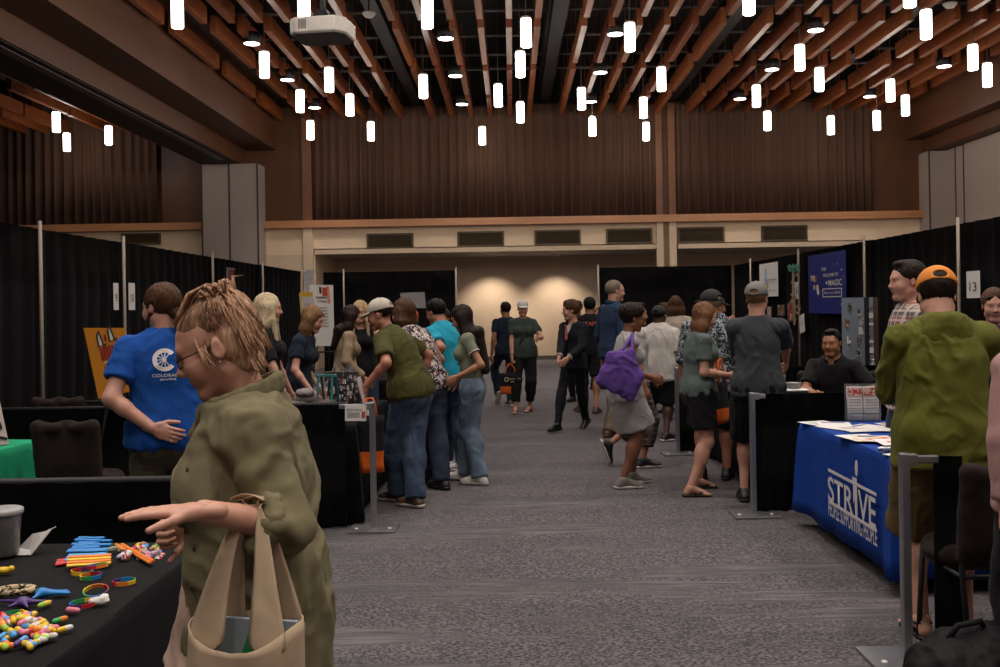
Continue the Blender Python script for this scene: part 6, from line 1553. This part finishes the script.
    for k in range(nZ+1):
        v = k/nZ; z = H_*v
        for i in range(nA):
            a = 2*pi*i/nA; ex = .55; cx_ = abs(cos(a))**ex*(1 if cos(a) > 0 else -1); cy_ = abs(sin(a))**.9*(1 if sin(a) > 0 else -1)
            rx = w2*(.90+.10*v); ry = (.075*(1-.05*v))*(1 if k else .55); p = ux*rx*cx_+uy*ry*cy_
            rip = mnoise.noise(Vector((p.x*11, p.y*11, z*8)))*.016+mnoise.noise(Vector((p.x*25, p.y*25, z*16)))*.005; top_dip = -.05*(1-abs(cx_)**2)*(v**6)*(1 if sin(a) < 0 else .15)
            p = p*(1+rip*4); vs.append((p.x, p.y, z+top_dip))
    for k in range(nZ):
        for i in range(nA): fs.append((k*nA+i, k*nA+(i+1) % nA, (k+1)*nA+(i+1) % nA, (k+1)*nA+i))
    fs.append(tuple(range(nA))[::-1]); o = mesh_obj('bag_body', vs, fs, m, r_, True); md = o.modifiers.new('t', 'SOLIDIFY'); md.thickness = .003
    # handles: two wide straps cut in one with the bag, rising to the forearm
    hl = inv(hang); fa = (W-E).normalized()
    for sg in (-1, 1):
        vs = []; fs = []; n_ = 30
        for i in range(n_+1):
            t = -1+2*i/n_; a = abs(t); side_ = 1 if t > 0 else -1
            base_ = ux*(w2*.60*side_)+uy*(.05*sg)+Vector((0, 0, H_-.06)); topp = hl+fa*.012*sg+Vector((0, 0, .055))
            u = 1-a; q = u*u*(3-2*u); spread = ux*side_*(.048*(1-u)**.5+.0)
            yv = Vector((0, 0, 1)); 
            c0 = base_.lerp(topp, u**.9); c0 = Vector((topp.x+(base_.x-topp.x)*(1-u)**1.0, topp.y+(base_.y-topp.y)*(1-u), base_.z+(topp.z-base_.z)*(sin(u*pi/2)**.9)))
            if a < .16: c0 = topp+ux*side_*a*.36+Vector((0, 0, -.0-(a/.16)**2*.03))
            wd = .010+.040*(1-u)**2.2
            dir_ = fa if a < .16 else (ux*side_*-1)
            dd = fa.lerp(ux, min(1, a*2.2)).normalized()
            vs += [tuple(c0-dd*wd*(1 if True else 0)), tuple(c0+dd*wd)]
        for i in range(n_): fs.append((2*i, 2*i+1, 2*i+3, 2*i+2))
        h = mesh_obj('handle', vs, fs, m, r_, True); md = h.modifiers.new('t', 'SOLIDIFY'); md.thickness = .004; md2 = h.modifiers.new('s', 'SUBSURF'); md2.levels = md2.render_levels = 1
    # contents
    pz = (ctr.x, ctr.y, bz+H_-.15)
    b = MB().box((0, 0, 0), (.20, .012, .22), Matrix.Rotation(atan2(ux.y, ux.x), 3, 'Z')); ob = b.build('folder', mat('pale_blue_folder', '9aa6b0', .5), None, False, (pz[0]+uy.x*.03, pz[1]+uy.y*.03, pz[2]+.03)); tag(ob, 'pale blue folder standing inside the cream tote bag', 'folder')
    b = MB().box((0, 0, 0), (.09, .01, .10), Matrix.Rotation(atan2(ux.y, ux.x), 3, 'Z') @ Matrix.Rotation(.35, 3, 'Y')); ob = b.build('leaflet', mat('green_leaflet', '1f8a4a', .5), None, False, (pz[0]+ux.x*.03, pz[1]+ux.y*.03, pz[2]+.055)); tag(ob, 'green leaflet sticking out of the cream tote bag', 'leaflet')
fgwoman()
def wheel_c(c): pass
# --- 2 man in royal blue
def clogo(c):
    M2, s = c['M2'], c['s']; shirt = [k for k in c['root'].children if k.name.startswith('shirt')][0]
    from mathutils.bvhtree import BVHTree
    bm_ = bmesh.new(); bm_.from_mesh(shirt.data); bv = BVHTree.FromBMesh(bm_); bm_.free()
    def lay(o):
        for v in o.data.vertices:
            b_ = c['chest']+M2 @ Vector((v.co.x*s, -.5, v.co.y*s)); h = bv.ray_cast(b_, M2 @ Vector((0, 1, 0))); v.co = (h[0]-M2 @ Vector((0, .004, 0))) if h[0] else b_
        o.parent = c['root']
    cx, cy = -.015, .06
    m = MB(); n_ = 26; a0, a1 = R(38), R(322)
    ring = lambda r_, a: (cx+r_*cos(a), cy+r_*sin(a), 0)
    for i in range(n_): x0, x1 = a0+(a1-a0)*i/n_, a0+(a1-a0)*(i+1)/n_; m.add([ring(.038, x0), ring(.060, x0), ring(.060, x1), ring(.038, x1)], [(0, 1, 2, 3)])
    for i in range(9):
        a = a0+(a1-a0)*(i+.5)/9; d = .0022; m.add([(cx+.006*cos(a)-d*sin(a), cy+.006*sin(a)+d*cos(a), 0), (cx+.006*cos(a)+d*sin(a), cy+.006*sin(a)-d*cos(a), 0), (cx+.039*cos(a)+d*sin(a), cy+.039*sin(a)-d*cos(a), 0), (cx+.039*cos(a)-d*sin(a), cy+.039*sin(a)+d*cos(a), 0)], [(0, 1, 2, 3)])
    m.add([(cx+.010*cos(k*pi/4), cy+.010*sin(k*pi/4), 0) for k in range(8)], [tuple(range(8))]); m.add([(.053, .003, 0), (.071, .003, 0), (.073, .025, 0), (.067, .045, 0), (.067, .11, 0), (.059, .11, 0), (.059, .045, 0), (.053, .025, 0)], [tuple(range(8))])
    lay(m.build('wheel_emblem', WPRINT))
    for t_, sz, yy in (('COLORADO', .022, -.022), ('ADAPTIVE', .014, -.043)):
        o = text_mesh('lettering', t_, sz, Matrix.Translation((.0, yy, 0)), WPRINT, None, ext=0, bold=.0004, sx=1.25); lay(o)
def waterhose(c): pass
who('man with low ponytail and beard in royal blue T-shirt, one hand on his hip', 166, 5.3, -22, LH=(152, 428, 5.12), elbL=(-1, .05, .2), fdL=(.9, -.35, -.35), palmL=(.2, 1, .0), RH=(205, 440, 5.4), elbR=(1, -.2, 0), H=1.745, w=1.1, sex='m', skin_='fair', lean=3, head=(-42, 6), top=dict(m=C['royal'], hem=-.05, sleeve=.62, loose=.008, folds=.013), bottom=('trousers', C['khaki'], .98, .01), hair=('ponytail', 'brown', dict(L=.10, bz=-.045)), shoes=('sneaker', SW['black']), extra=[beard('brown'), glasses(), clogo], vox=.01, hvox=.005)
# --- 3 platinum blond
who('woman with long straight platinum hair in black shirt behind the jewellery divider', 266, 8.2, 82, H=1.73, sex='f', skin_='fair', head=(0, 4), top=dict(m=C['black'], sleeve=.8), bottom=('trousers', J_LIGHT, .98), hair=('long', 'platinum', dict(L=.40, front=.16, tip=.018)), LH=(292, 396, 8.5), RH=(286, 398, 7.95), shoes=('sneaker', SW['white']))
who('woman with wavy brown hair in navy T-shirt leaning on the jewellery table, sunglasses on head', 296, 9.0, 96, H=1.64, skin_='fair', lean=16, head=(0, 20), top=dict(m=C['navy'], sleeve=.6), bottom=('trousers', J_DARK, .98), hair=('longwavy', 'ltbrown', dict(L=.26, th=.016)), extra=[sunnies], RH=(311, 391, 8.7), LH=(320, 388, 9.1), shoes=('sneaker', SW['black']))
who('woman with long dark hair in tan jacket beside the blond woman in black', 343, 10.1, 70, H=1.63, lean=8, skin_='tan', head=(8, 12), top=dict(m=C['tan'], sleeve=1.9, hem=-.05), bottom=('trousers', J_LIGHT, .98), hair=('long', 'dark', dict(L=.33)), RH=(364, 378, 9.9), shoes=('sneaker', SW['white']))
who('blond woman in black sleeveless top facing the aisle behind the white cap', 361, 11.0, 172, H=1.68, skin_='fair', top=dict(kind='tank', m=C['black'], sleeve=0, neck=.04), bottom=('trousers', J_DARK, .98), hair=('long', 'blond', dict(L=.3, front=.12)), LH=(388, 350, 10.6), RH=(356, 372, 10.7), head=(10, 10), shoes=('sneaker', SW['black']))
who('person in hot pink top half hidden behind the dark haired person in turquoise', 444, 11.2, 200, H=1.57, skin_='olive', top=dict(m=C['pink']), bottom=('trousers', J_DARK, .98), hair=('short', 'dark'), shoes=('sneaker', SW['black']))
who('red haired person bending in behind the printed top woman', 420, 10.4, -50, H=1.60, lean=14, head=(0, 25), skin_='fair', top=dict(m=C['navy']), bottom=('trousers', J_DARK, .98), hair=('short', 'red', dict(th=.016)), shoes=('sneaker', SW['black']))
# --- 7 white cap, olive tee
who('woman in white cap, olive T-shirt and jeans bending over the jewellery table', 410, 8.0, -68, H=1.72, w=1.2, lean=33, head=(-14, 14), skin_='tan', LH=(366, 386, 7.75), RH=(420, 384, 8.3), elbR=(1.0, -.9, .5), elbL=(-.5, -.3, -.6), top=dict(m=C['olive'], hem=-.04, sleeve=.75, loose=.015, folds=.015), bottom=('trousers', J_MID, .98, .012, .012), hair=('short', 'dark', dict(capped=1)), shoes=('sneaker', SW['brown'], SW['sole']), extra=[cap_(mat('white_cap_cloth', 'b8aca0', .8))], FL=(396, 8.1, 0, 8), FR_=(413, 7.85, 0, 14), vox=.01)
who('woman with curly brown hair in black, white and pink printed top leaning over the table', 427, 8.75, -58, H=1.72, w=1.12, lean=34, head=(0, 8), skin_='fair', LH=(396, 375, 8.5), RH=(420, 378, 9.0), elbR=(1, -.8, .0), top=dict(m=PRINT, hem=-.05, sleeve=.35, loose=.012, folds=.012), bottom=('trousers', J_DARK, .98, .015), hair=('longwavy', 'brown', dict(L=.12, th=.022)), shoes=('sneaker', SW['black']), FL=(426, 8.9, 0, 8), FR_=(441, 8.6, 0, 14))
who('person with short black hair in turquoise T-shirt with black strap', 452, 9.6, -56, H=1.70, w=1.12, lean=22, head=(4, 16), sex='m', skin_='tan', LH=(424, 368, 9.3), RH=(438, 372, 9.8), top=dict(m=C['turq'], sleeve=.7, loose=.012), bottom=('trousers', J_DARK, .98, .012), hair=('short', 'black'), shoes=('sneaker', SW['white']), extra=[strap(SW['black'], 1)], FL=(446, 9.8, 0, 5), FR_=(462, 9.4, 0, 5))
who('girl with very long dark hair in sage crop top and pale blue jeans', 472, 8.9, -82, H=1.62, w=.95, lean=5, head=(2, 24), skin_='olive', LH=(457, 377, 8.7), RH=(458, 380, 9.1), elbL=(-.25, -1, -.7), top=dict(m=C['sage'], hem=.09, sleeve=.5), bottom=('trousers', J_LIGHT, .98, .01, .02), hair=('long', 'dark', dict(L=.52, tip=.03)), shoes=('sneaker', SW['white'], SW['sole']), FL=(464, 9.05, 0, 0), FR_=(478, 8.8, 0, 10), extra=[lambda c: [MB().tube([c['sh'][q].lerp(c['J']['E', q], .5)+(lambda d, u, v: (u*cos(a)+v*sin(a))*.056*c['s'])(None, (c['J']['E', q]-c['sh'][q]).orthogonal().normalized(), (c['J']['E', q]-c['sh'][q]).normalized().cross((c['J']['E', q]-c['sh'][q]).orthogonal().normalized())) for a in [2*pi*i/18 for i in range(18)]], .006, 6, closed=True).build('sleeve_trim', SW['white'], c['root'], True) for q in (-1, 1)]])
# --- middle of the aisle
who('person in navy T-shirt walking behind the woman in white cap and charcoal shirt', 506, 15.8, -20, H=1.66, sex='m', skin_='olive', top=dict(m=C['navy']), bottom=('trousers', C['navy'], .98), hair=('short', 'black'), shoes=('sneaker', SW['brown'], SW['sole']), FL=(499, 16.0, .10, 0, 60), FR_=(511, 15.7, 0, 0), RH=(514, 350, 15.6))
cwm = who('woman in white cap and charcoal shirt with strap, carrying the black and orange bag', 523, 14.8, 176, H=1.665, w=1.14, belly=.5, skin_='fair', RH=(512, 368, 14.6), LH=(538, 338, 14.45), elbL=(-.8, -.6, -1), hposeR='grip', head=(2, 0), top=dict(m=C['chargreen'], hem=-.07, sleeve=.62, loose=.008), bottom=('trousers', C['black'], .86, .012), hair=('short', 'brown', dict(capped=1)), shoes=('sandal', SW['brown']), extra=[cap_(mat('bright_white_cap', 'cac6c2', .7)), strap(SW['black'], -1, .014), watch(1)], FL=(531, 14.8, 0, 25), FR_=(517, 14.6, 0, 10))
def suitbits(c):
    s = c['s']; M2 = c['M2']; T = Sdf(); P0, waist, chest, nb = c['P0'], c['waist'], c['chest'], c['nb']
    # white shirt front, tie
    sh = MB(); f = lambda x, z, o=0: chest+M2 @ Vector((x*s, (.128+o)*s, z*s))
    sh.add([f(-.05, .15, -.03), f(.05, .15, -.03), f(.012, -.04, .013), f(-.012, -.04, .013)], [(0, 1, 2, 3)]); sh.build('shirt_front', C['white'], c['root'])
    t = MB(); t.prism([(-.014, .145), (.014, .145), (.010, .12), (.022, -.02), (0, -.05), (-.022, -.02), (-.010, .12)], chest+M2 @ Vector((0, .142*s, 0)), M2 @ Vector((1, -0, 0)), M2 @ Vector((0, 0, 1)), M2 @ Vector((0, 1, 0)), .008); t.build('tie', mat('salmon_tie', 'b8605c', .6), c['root'])
    cb = MB()
    for q in (-1, 1):
        W, E = c['J']['W', q], c['J']['E', q]; d = (W-E).normalized(); u = d.orthogonal().normalized(); v = d.cross(u); cb.tube([W-d*.03+(u*cos(a)+v*sin(a))*.036 for a in [2*pi*i/12 for i in range(12)]], .010, 6, closed=True)
    cb.build('shirt_cuff', C['white'], c['root'], True)
    K = Sdf()
    for q in (-1, 1): K.cap(nb+M2 @ Vector((q*.05*s, .06*s, .0)), chest+M2 @ Vector((q*.035*s, .135*s, .03*s)), .014*s, .016*s, .01); K.cap(chest+M2 @ Vector((q*.035*s, .135*s, .03*s)), waist+Vector((q*.01*s, .12*s, .03*s)), .016*s, .006*s, .01)
    sdf_obj('lapel', K, .007, C['suit'], c['root'])
who('boy with brown hair in dark suit, white shirt and salmon tie striding along the aisle', 573, 12.5, -138, H=1.64, w=.86, sex='m', skin_='fair', head=(36, 6), LH=(568, 358, 12.2), RH=(559, 358, 12.25), elbL=(-.8, -.6, -1), top=dict(m=C['suit'], name='suit_jacket', sleeve=1.86, hem=-.1, neck=.035, loose=.008), bottom=('trousers', C['suit'], .99), hair=('short', 'brown', dict(th=.02)), shoes=('dress', SW['dress']), extra=[suitbits], FR_=(557, 12.3, 0, -5), FL=(586, 12.75, .03, -10, 25), jaw=.92, hscale=1.06)
who('person with black hair in black T-shirt with orange back print and black shorts', 590, 14.6, 4, H=1.70, w=1.05, sex='m', skin_='olive', top=dict(m=C['black'], sleeve=.7, loose=.012), bottom=('shorts', C['black'], .42, .02), hair=('short', 'black', dict(th=.018)), shoes=('sneaker', SW['brown']), extra=[backtext(['STAFF'], mat('orange_print_bright', 'c8503a', .6), z=.07, size=.085)], FL=(581, 14.6, 0, -20), FR_=(597, 14.4, .0, 20))
who('dark haired person showing between the suited boy and the orange print T-shirt', 578, 16.2, 200, H=1.66, skin_='olive', top=dict(m=C['black']), bottom=('trousers', C['black'], .98), hair=('short', 'dark'), shoes=('sneaker', SW['black']), face=True)
who('fair haired person at the back beside the tall man in navy', 597, 18.5, 150, H=1.55, skin_='fair', top=dict(m=C['navy']), bottom=('trousers', J_DARK, .98), hair=('short', 'ltbrown'), shoes=('sneaker', SW['black']))
who('tall man with cropped grey hair and glasses in navy blue shirt and khaki trousers', 614, 12.0, 62, H=1.89, w=1.05, sex='m', skin_='fair', head=(14, 2), top=dict(m=C['steelblue'], sleeve=1.85, hem=-.06, loose=.015, collar=('polo', C['steelblue'])), bottom=('trousers', C['bkhaki'], .98, .015), hair=('buzz', 'grey', dict(th=.005)), shoes=('sneaker', SW['brown']), extra=[glasses()], FL=(611, 12.2, 0, 0), FR_=(612, 11.8, 0, 0))
who('walking person in pale grey shirt and dark plaid shorts behind the purple tote woman', 634, 9.7, 84, H=1.60, sex='m', skin_='olive', lean=3, top=dict(m=C['lgrey'], sleeve=.8, hem=-.14, loose=.02), bottom=('trousers', PLAIDS, .80, .03), hair=('short', 'dark'), shoes=('sneaker', SW['black'], SW['sole']), FL=(612, 9.75, .13, 0, 70), FR_=(645, 9.55, 0, 0))
cft = who('woman with short dark hair in pale grey ruffled dress carrying the purple tote', 624, 8.6, 80, H=1.585, w=1.08, skin_='brown', lean=7, head=(2, 10), RH=(652, 378, 8.45), LH=(650, 376, 8.8), elbR=(.5, -1, -.6), top=dict(m=C['lgrey'], name='dress', sleeve=.12, hem=-.1, flare=.01, folds=.012), bottom=('skirt', C['lgrey'], .82, 0, .04), hair=('curly', 'dark', dict()), shoes=('sneaker', SW['grey'], SW['sole']), extra=[glasses()], FL=(634, 8.75, 0, 0), FR_=(625, 8.5, 0, 5), hscale=1.05)
who('boy in black cap, white printed T-shirt and black shorts seen from behind', 659, 11.5, 14, H=1.56, w=1.28, sex='m', skin_='dark', head=(18, 0), top=dict(m=C['white'], sleeve=.85, hem=-.14, loose=.03, folds=.012), bottom=('shorts', C['black'], .5, .035), hair=('short', 'black', dict(capped=1)), shoes=('sneaker', SW['black'], SW['sole']), extra=[cap_(mat('black_cap_cloth', '131214', .8), tilt=4)], FL=(652, 11.6, 0, -20), FR_=(667, 11.4, 0, 50))
who('person with chin length brown hair in cream top standing past the white T-shirt boy', 676, 13.4, 14, H=1.69, w=1.1, skin_='fair', top=dict(m=C['cream'], sleeve=.9, loose=.02), bottom=('trousers', J_DARK, .98), hair=('bob', 'brown', dict(L=.15)), shoes=('sneaker', SW['black']), head=(-10, 5))
who('brown haired person in profile half hidden behind the cream top person', 666, 14.4, -70, H=1.60, skin_='fair', top=dict(m=C['cream']), bottom=('trousers', J_DARK, .98), hair=('short', 'brown'), shoes=('sneaker', SW['black']))
cgw = who('woman with shoulder length auburn hair in grey green T-shirt, black shorts and flip-flops', 697, 8.25, 84, H=1.60, w=1.12, skin_='fair', lean=4, head=(0, 14), RH=(728, 375, 8.15), LH=(730, 377, 8.4), elbR=(.4, -1, -.6), elbL=(-.4, -1, -.6), top=dict(m=C['greytee'], sleeve=.62, hem=-.02, loose=.01, folds=.012), bottom=('shorts', C['black'], .36, .02), hair=('bob', 'auburn', dict(L=.24)), shoes=('flipflop', SW['black']), FL=(700, 8.45, 0, 0), FR_=(693, 8.1, 0, 6), vox=.01)
who('heavy person in black cap and grey floral shirt behind the grey T-shirt woman', 712, 8.9, 12, H=1.70, w=1.3, sex='m', skin_='tan', head=(-52, 0), top=dict(m=FLORAL, sleeve=1.1, hem=-.1, loose=.02), bottom=('shorts', C['black'], .5, .03), hair=('short', 'grey', dict(capped=1)), shoes=('sneaker', SW['black']), extra=[cap_(MATS['black_cap_cloth'])], RH=(738, 358, 8.8))
who('person in mint green top with raised hand beyond the floral shirt', 716, 10.8, 70, H=1.66, w=1.05, sex='f', skin_='olive', top=dict(m=C['mint'], sleeve=.8), bottom=('trousers', J_DARK, .98), hair=('short', 'dark', dict(capped=1)), RH=(727, 322, 10.5), hposeR='grip', extra=[cap_(mat('dark_grey_cap', '2a2a2e', .8))], shoes=('sneaker', SW['black']))
who('man in grey cap, charcoal T-shirt and black shorts with his back to the aisle', 757, 7.75, 16, H=1.74, w=.97, sex='m', skin_='fair', head=(10, -2), top=dict(m=C['char'], sleeve=.8, hem=-.06, loose=.014, folds=.013), bottom=('shorts', C['black'], .5, .03), hair=('short', 'ltbrown', dict(capped=1)), shoes=('sneaker', SW['black']), extra=[cap_(mat('mid_grey_cap', '6e6a66', .8), tilt=0), glasses()], LH=(752, 395, 8.2), RH=(788, 372, 8.3), elbR=(1, -.4, -.5), FL=(744, 7.9, 0, -10), FR_=(762, 7.7, 0, 12), vox=.01)
# --- seated man
def seated():
    px, D, hd = 834, 9.05, 216; X = at(px, 330, D).x
    c = person('seated man with black hair in black polo shirt, forearms on the dark table', X, D, H=1.74, hd=hd, w=1.08, sex='m', skin_='olive', hips=(0, -.05, -.40), lean=12, head=(2, 6), handR=loc(X, D, hd, at(815, 394, 8.75)), handL=loc(X, D, hd, at(853, 396, 8.7)), elbR=(.9, -.3, -.8), elbL=(-.9, -.3, -.8),
        feet=dict(L=(-.14, .42, 0, 5), R=(.14, .42, 0, 5)), kneeL=(-.1, .8, 1), kneeR=(.1, .8, 1), hposeR='grip', top=dict(m=C['black'], name='polo_shirt', sleeve=.75, hem=-.05, neck=.03, loose=.012, collar=('polo', C['black'])), bottom=('trousers', C['black'], .98, .01), hair=('short', 'black', dict(th=.007)), shoes=('dress', SW['black']), vox=.01, hvox=.005)
    chair(X+.02, D+.12, R(-36), 'dark brown chair under the seated man in black polo')
seated()
who('man with short dark hair in plaid shirt at the blue table, in profile', 912, 6.4, -84, H=1.845, w=1.04, sex='m', skin_='fair', head=(-4, 3), top=dict(m=PLAID, sleeve=1.2, hem=-.1, loose=.018, collar=('polo', PLAID)), bottom=('trousers', J_DARK, .98), hair=('short', 'dark', dict(th=.010)), shoes=('sneaker', SW['black']), vox=.01, hvox=.005, extra=[beard('brown')] if 0 else [])
# --- man in moss green hoodie
def hoodseam(c): pass
OC = mat('orange_cap_cloth', 'd07c20', .75, var=.1); 
who('man in moss green hoodie and orange cap at the end of the blue table', 943, 4.62, 6, H=1.75, w=1.12, sex='m', skin_='fair', head=(6, 24), lean=5, LH=(922, 398, 4.95), RH=(978, 412, 4.98), elbL=(-1, -.35, -.5), elbR=(1, -.35, -.5), top=dict(m=C['green'], name='hoodie', sleeve=1.9, hem=-.12, loose=.022, folds=.020, collar=('hood', C['green'])), bottom=('shorts', C['gkhaki'], .52, .03), hair=('short', 'dark', dict(capped=1, th=.010)), shoes=('sandal', SW['black']), FL=(918, 4.66, 0, -8), FR_=(962, 4.60, 0, 10), extra=[cap_(OC, m2=mat('maroon_cap_brim', '6a2c28', .7), tilt=0)], vox=.009, hvox=.005)
who('woman in plum top with sunglasses pushed up, beyond the man in the hoodie', 994, 6.9, 196, H=1.66, w=1.1, skin_='fair', head=(4, 6), top=dict(m=C['plum']), bottom=('trousers', J_DARK, .98), hair=('bun', 'brown', dict(th=.012)), shoes=('sneaker', SW['black']), extra=[sunnies])
who('person in dusty pink long sleeves and black trousers beside the backpack', 1052, 3.7, 5, H=1.66, w=1.1, skin_='fair', top=dict(m=C['dusty'], sleeve=1.9, hem=-.1, loose=.015), bottom=('trousers', C['black'], .98, .015), hair=('long', 'brown', dict(L=.3)), shoes=('sneaker', SW['black']), LH=(1003, 548, 3.62), elbL=(-.8, -.5, 0))
# ================= bags carried
def tote(p, w_, h_, dp, rz, m, label, m2=None, split=.45, handle=None, hm=None, cat='bag'):
    r_ = empty('tote_bag', p, rz, label, cat); S = Sdf()
    vs = []; fs = []; nA, nZ = 40, 8
    for k in range(nZ+1):
        v = k/nZ
        for i in range(nA):
            a = 2*pi*i/nA; cx_ = abs(cos(a))**.4*(1 if cos(a) > 0 else -1); cy_ = abs(sin(a))**.8*(1 if sin(a) > 0 else -1); x = w_/2*cx_*(.93+.07*v); y = dp/2*cy_*(1-.25*v); f = mnoise.noise(Vector((x*9, y*9+p[0], v*3)))*.012; vs.append((x+f, y+f*cy_*1.5, h_*v))
    mi = []
    for k in range(nZ):
        for i in range(nA): fs.append((k*nA+i, k*nA+(i+1) % nA, (k+1)*nA+(i+1) % nA, (k+1)*nA+i)); mi.append(1 if (m2 and (k+.5)/nZ < split) else 0)
    fs.append(tuple(range(nA))[::-1]); mi.append(1 if m2 else 0)
    o = mesh_obj('bag_body', vs, fs, [m, m2 or m], r_, True, fm=mi); md = o.modifiers.new('t', 'SOLIDIFY'); md.thickness = .003
    Hh = handle or .2
    for sg in (-1, 1): MB().tube([(-w_*.22, sg*dp*.35, h_-.02), (-w_*.18, sg*dp*.25, h_+Hh*.5), (-.02, sg*.012, h_+Hh*.96), (.02, sg*.012, h_+Hh*.96), (w_*.18, sg*dp*.25, h_+Hh*.5), (w_*.22, sg*dp*.35, h_-.02)], .010, 6).build('handle', hm or m, r_, True)
    return r_
ORG = cloth('orange_nonwoven', 'c85a1c', .06); BLK = cloth('black_nonwoven', '17161a', .1)
def wrist_world(c, q): return c['root'].matrix_basis @ c['J']['W', q]
W = wrist_world(cwm, 1); Hh = .14
b = tote((W.x-.03, W.y-.02, W.z-.10-Hh-.31), .33, .31, .10, .05, BLK, 'black and orange tote bag with round emblem carried by the woman in the middle', ORG, .42, Hh, ORG)
e = MB(); e.tube([(-.06+.028*cos(a), -.066, .22+.028*sin(a)) for a in [2*pi*i/16 for i in range(16)]], .006, 5, closed=True); e.build('round_emblem', mat('cream_print', 'c8b890', .6), b); text_mesh('lettering', 'COLORADO', .034, frame((.05, -.078, .225), (1, 0, 0), (0, 0, 1)), MATS['cream_print'], b); text_mesh('lettering', 'SERVICES', .028, frame((.05, -.078, .185), (1, 0, 0), (0, 0, 1)), MATS['cream_print'], b)
# purple tote on the shoulder
PUR = cloth('purple_nonwoven', '5c4088', .08)
c = cft; Sw = c['root'].matrix_basis @ c['sh'][1]
D_ = 8.27; o0 = at(618, 376, D_); r_ = empty('tote_bag', (o0.x, D_, o0.z), 0, 'purple tote bag on the shoulder of the woman in pale grey dress', 'bag'); S = Sdf(); q = lambda x, y, d=0: at(x, y, D_)-Vector(o0)+Vector((0, d, 0))
for a, b_, ra, rb in (((612, 357), (601, 380), .035, .028), ((601, 380), (630, 396), .026, .026), ((630, 396), (638, 376), .026, .03), ((638, 376), (630, 354), .03, .02), ((612, 357), (630, 354), .03, .02), ((620, 362), (618, 384), .06, .06), ((612, 376), (630, 380), .058, .055), ((626, 362), (628, 386), .05, .05)): S.cap(q(*a), q(*b_), ra, rb, .05, q=.55, M=I3)
sdf_obj('bag_body', S, .009, PUR, r_, .020, ff=(9, 9, 6), seed=3)
sx = Vector((Sw.x, Sw.y, Sw.z))-Vector(o0)
for a in ((613, 356), (631, 354)): MB().tube([q(*a), q(*a).lerp(sx, .5)+Vector((0, -.035, 0)), sx+Vector((.0, -.02, .068)), sx+Vector((.0, .08, .03))], [.011, .013, .015, .012], 8).build('handle', PUR, r_, True)
# second tote held by the woman in grey, dark with orange base
p = at(723, 425, 8.3); tote((p.x, 8.45, p.z), .30, .34, .09, .9, BLK, 'black and orange tote bag between the grey T-shirt woman and the man in grey cap', ORG, .4, .22, ORG)
# orange bag by the barrier post
p = at(371, 472, 7.5); b = tote((p.x, 7.5, p.z), .21, .43, .08, .3, BLK, 'black bag with orange base hanging at the table beside the barrier post', ORG, .37, .14, ORG)
# papers in hands
def held(cx, side, label, w_=.12, h_=.16, m=None, dz=.03, dx=.05, name='leaflet', rz=.3):
    W_ = wrist_world(cx, side); ob = MB().box((0, 0, 0), (w_, .004, h_), Matrix.Rotation(rz, 3, 'Z') @ Matrix.Rotation(-.6, 3, 'X')).build(name, m or M_WHITE, None, False, (W_.x+dx, W_.y, W_.z+dz)); return tag(ob, label, name)
held(cgw, 1, 'pale card held by the woman in grey green T-shirt', .07, .13, mat('grey_card', '8a8280', .6), .06, .11)
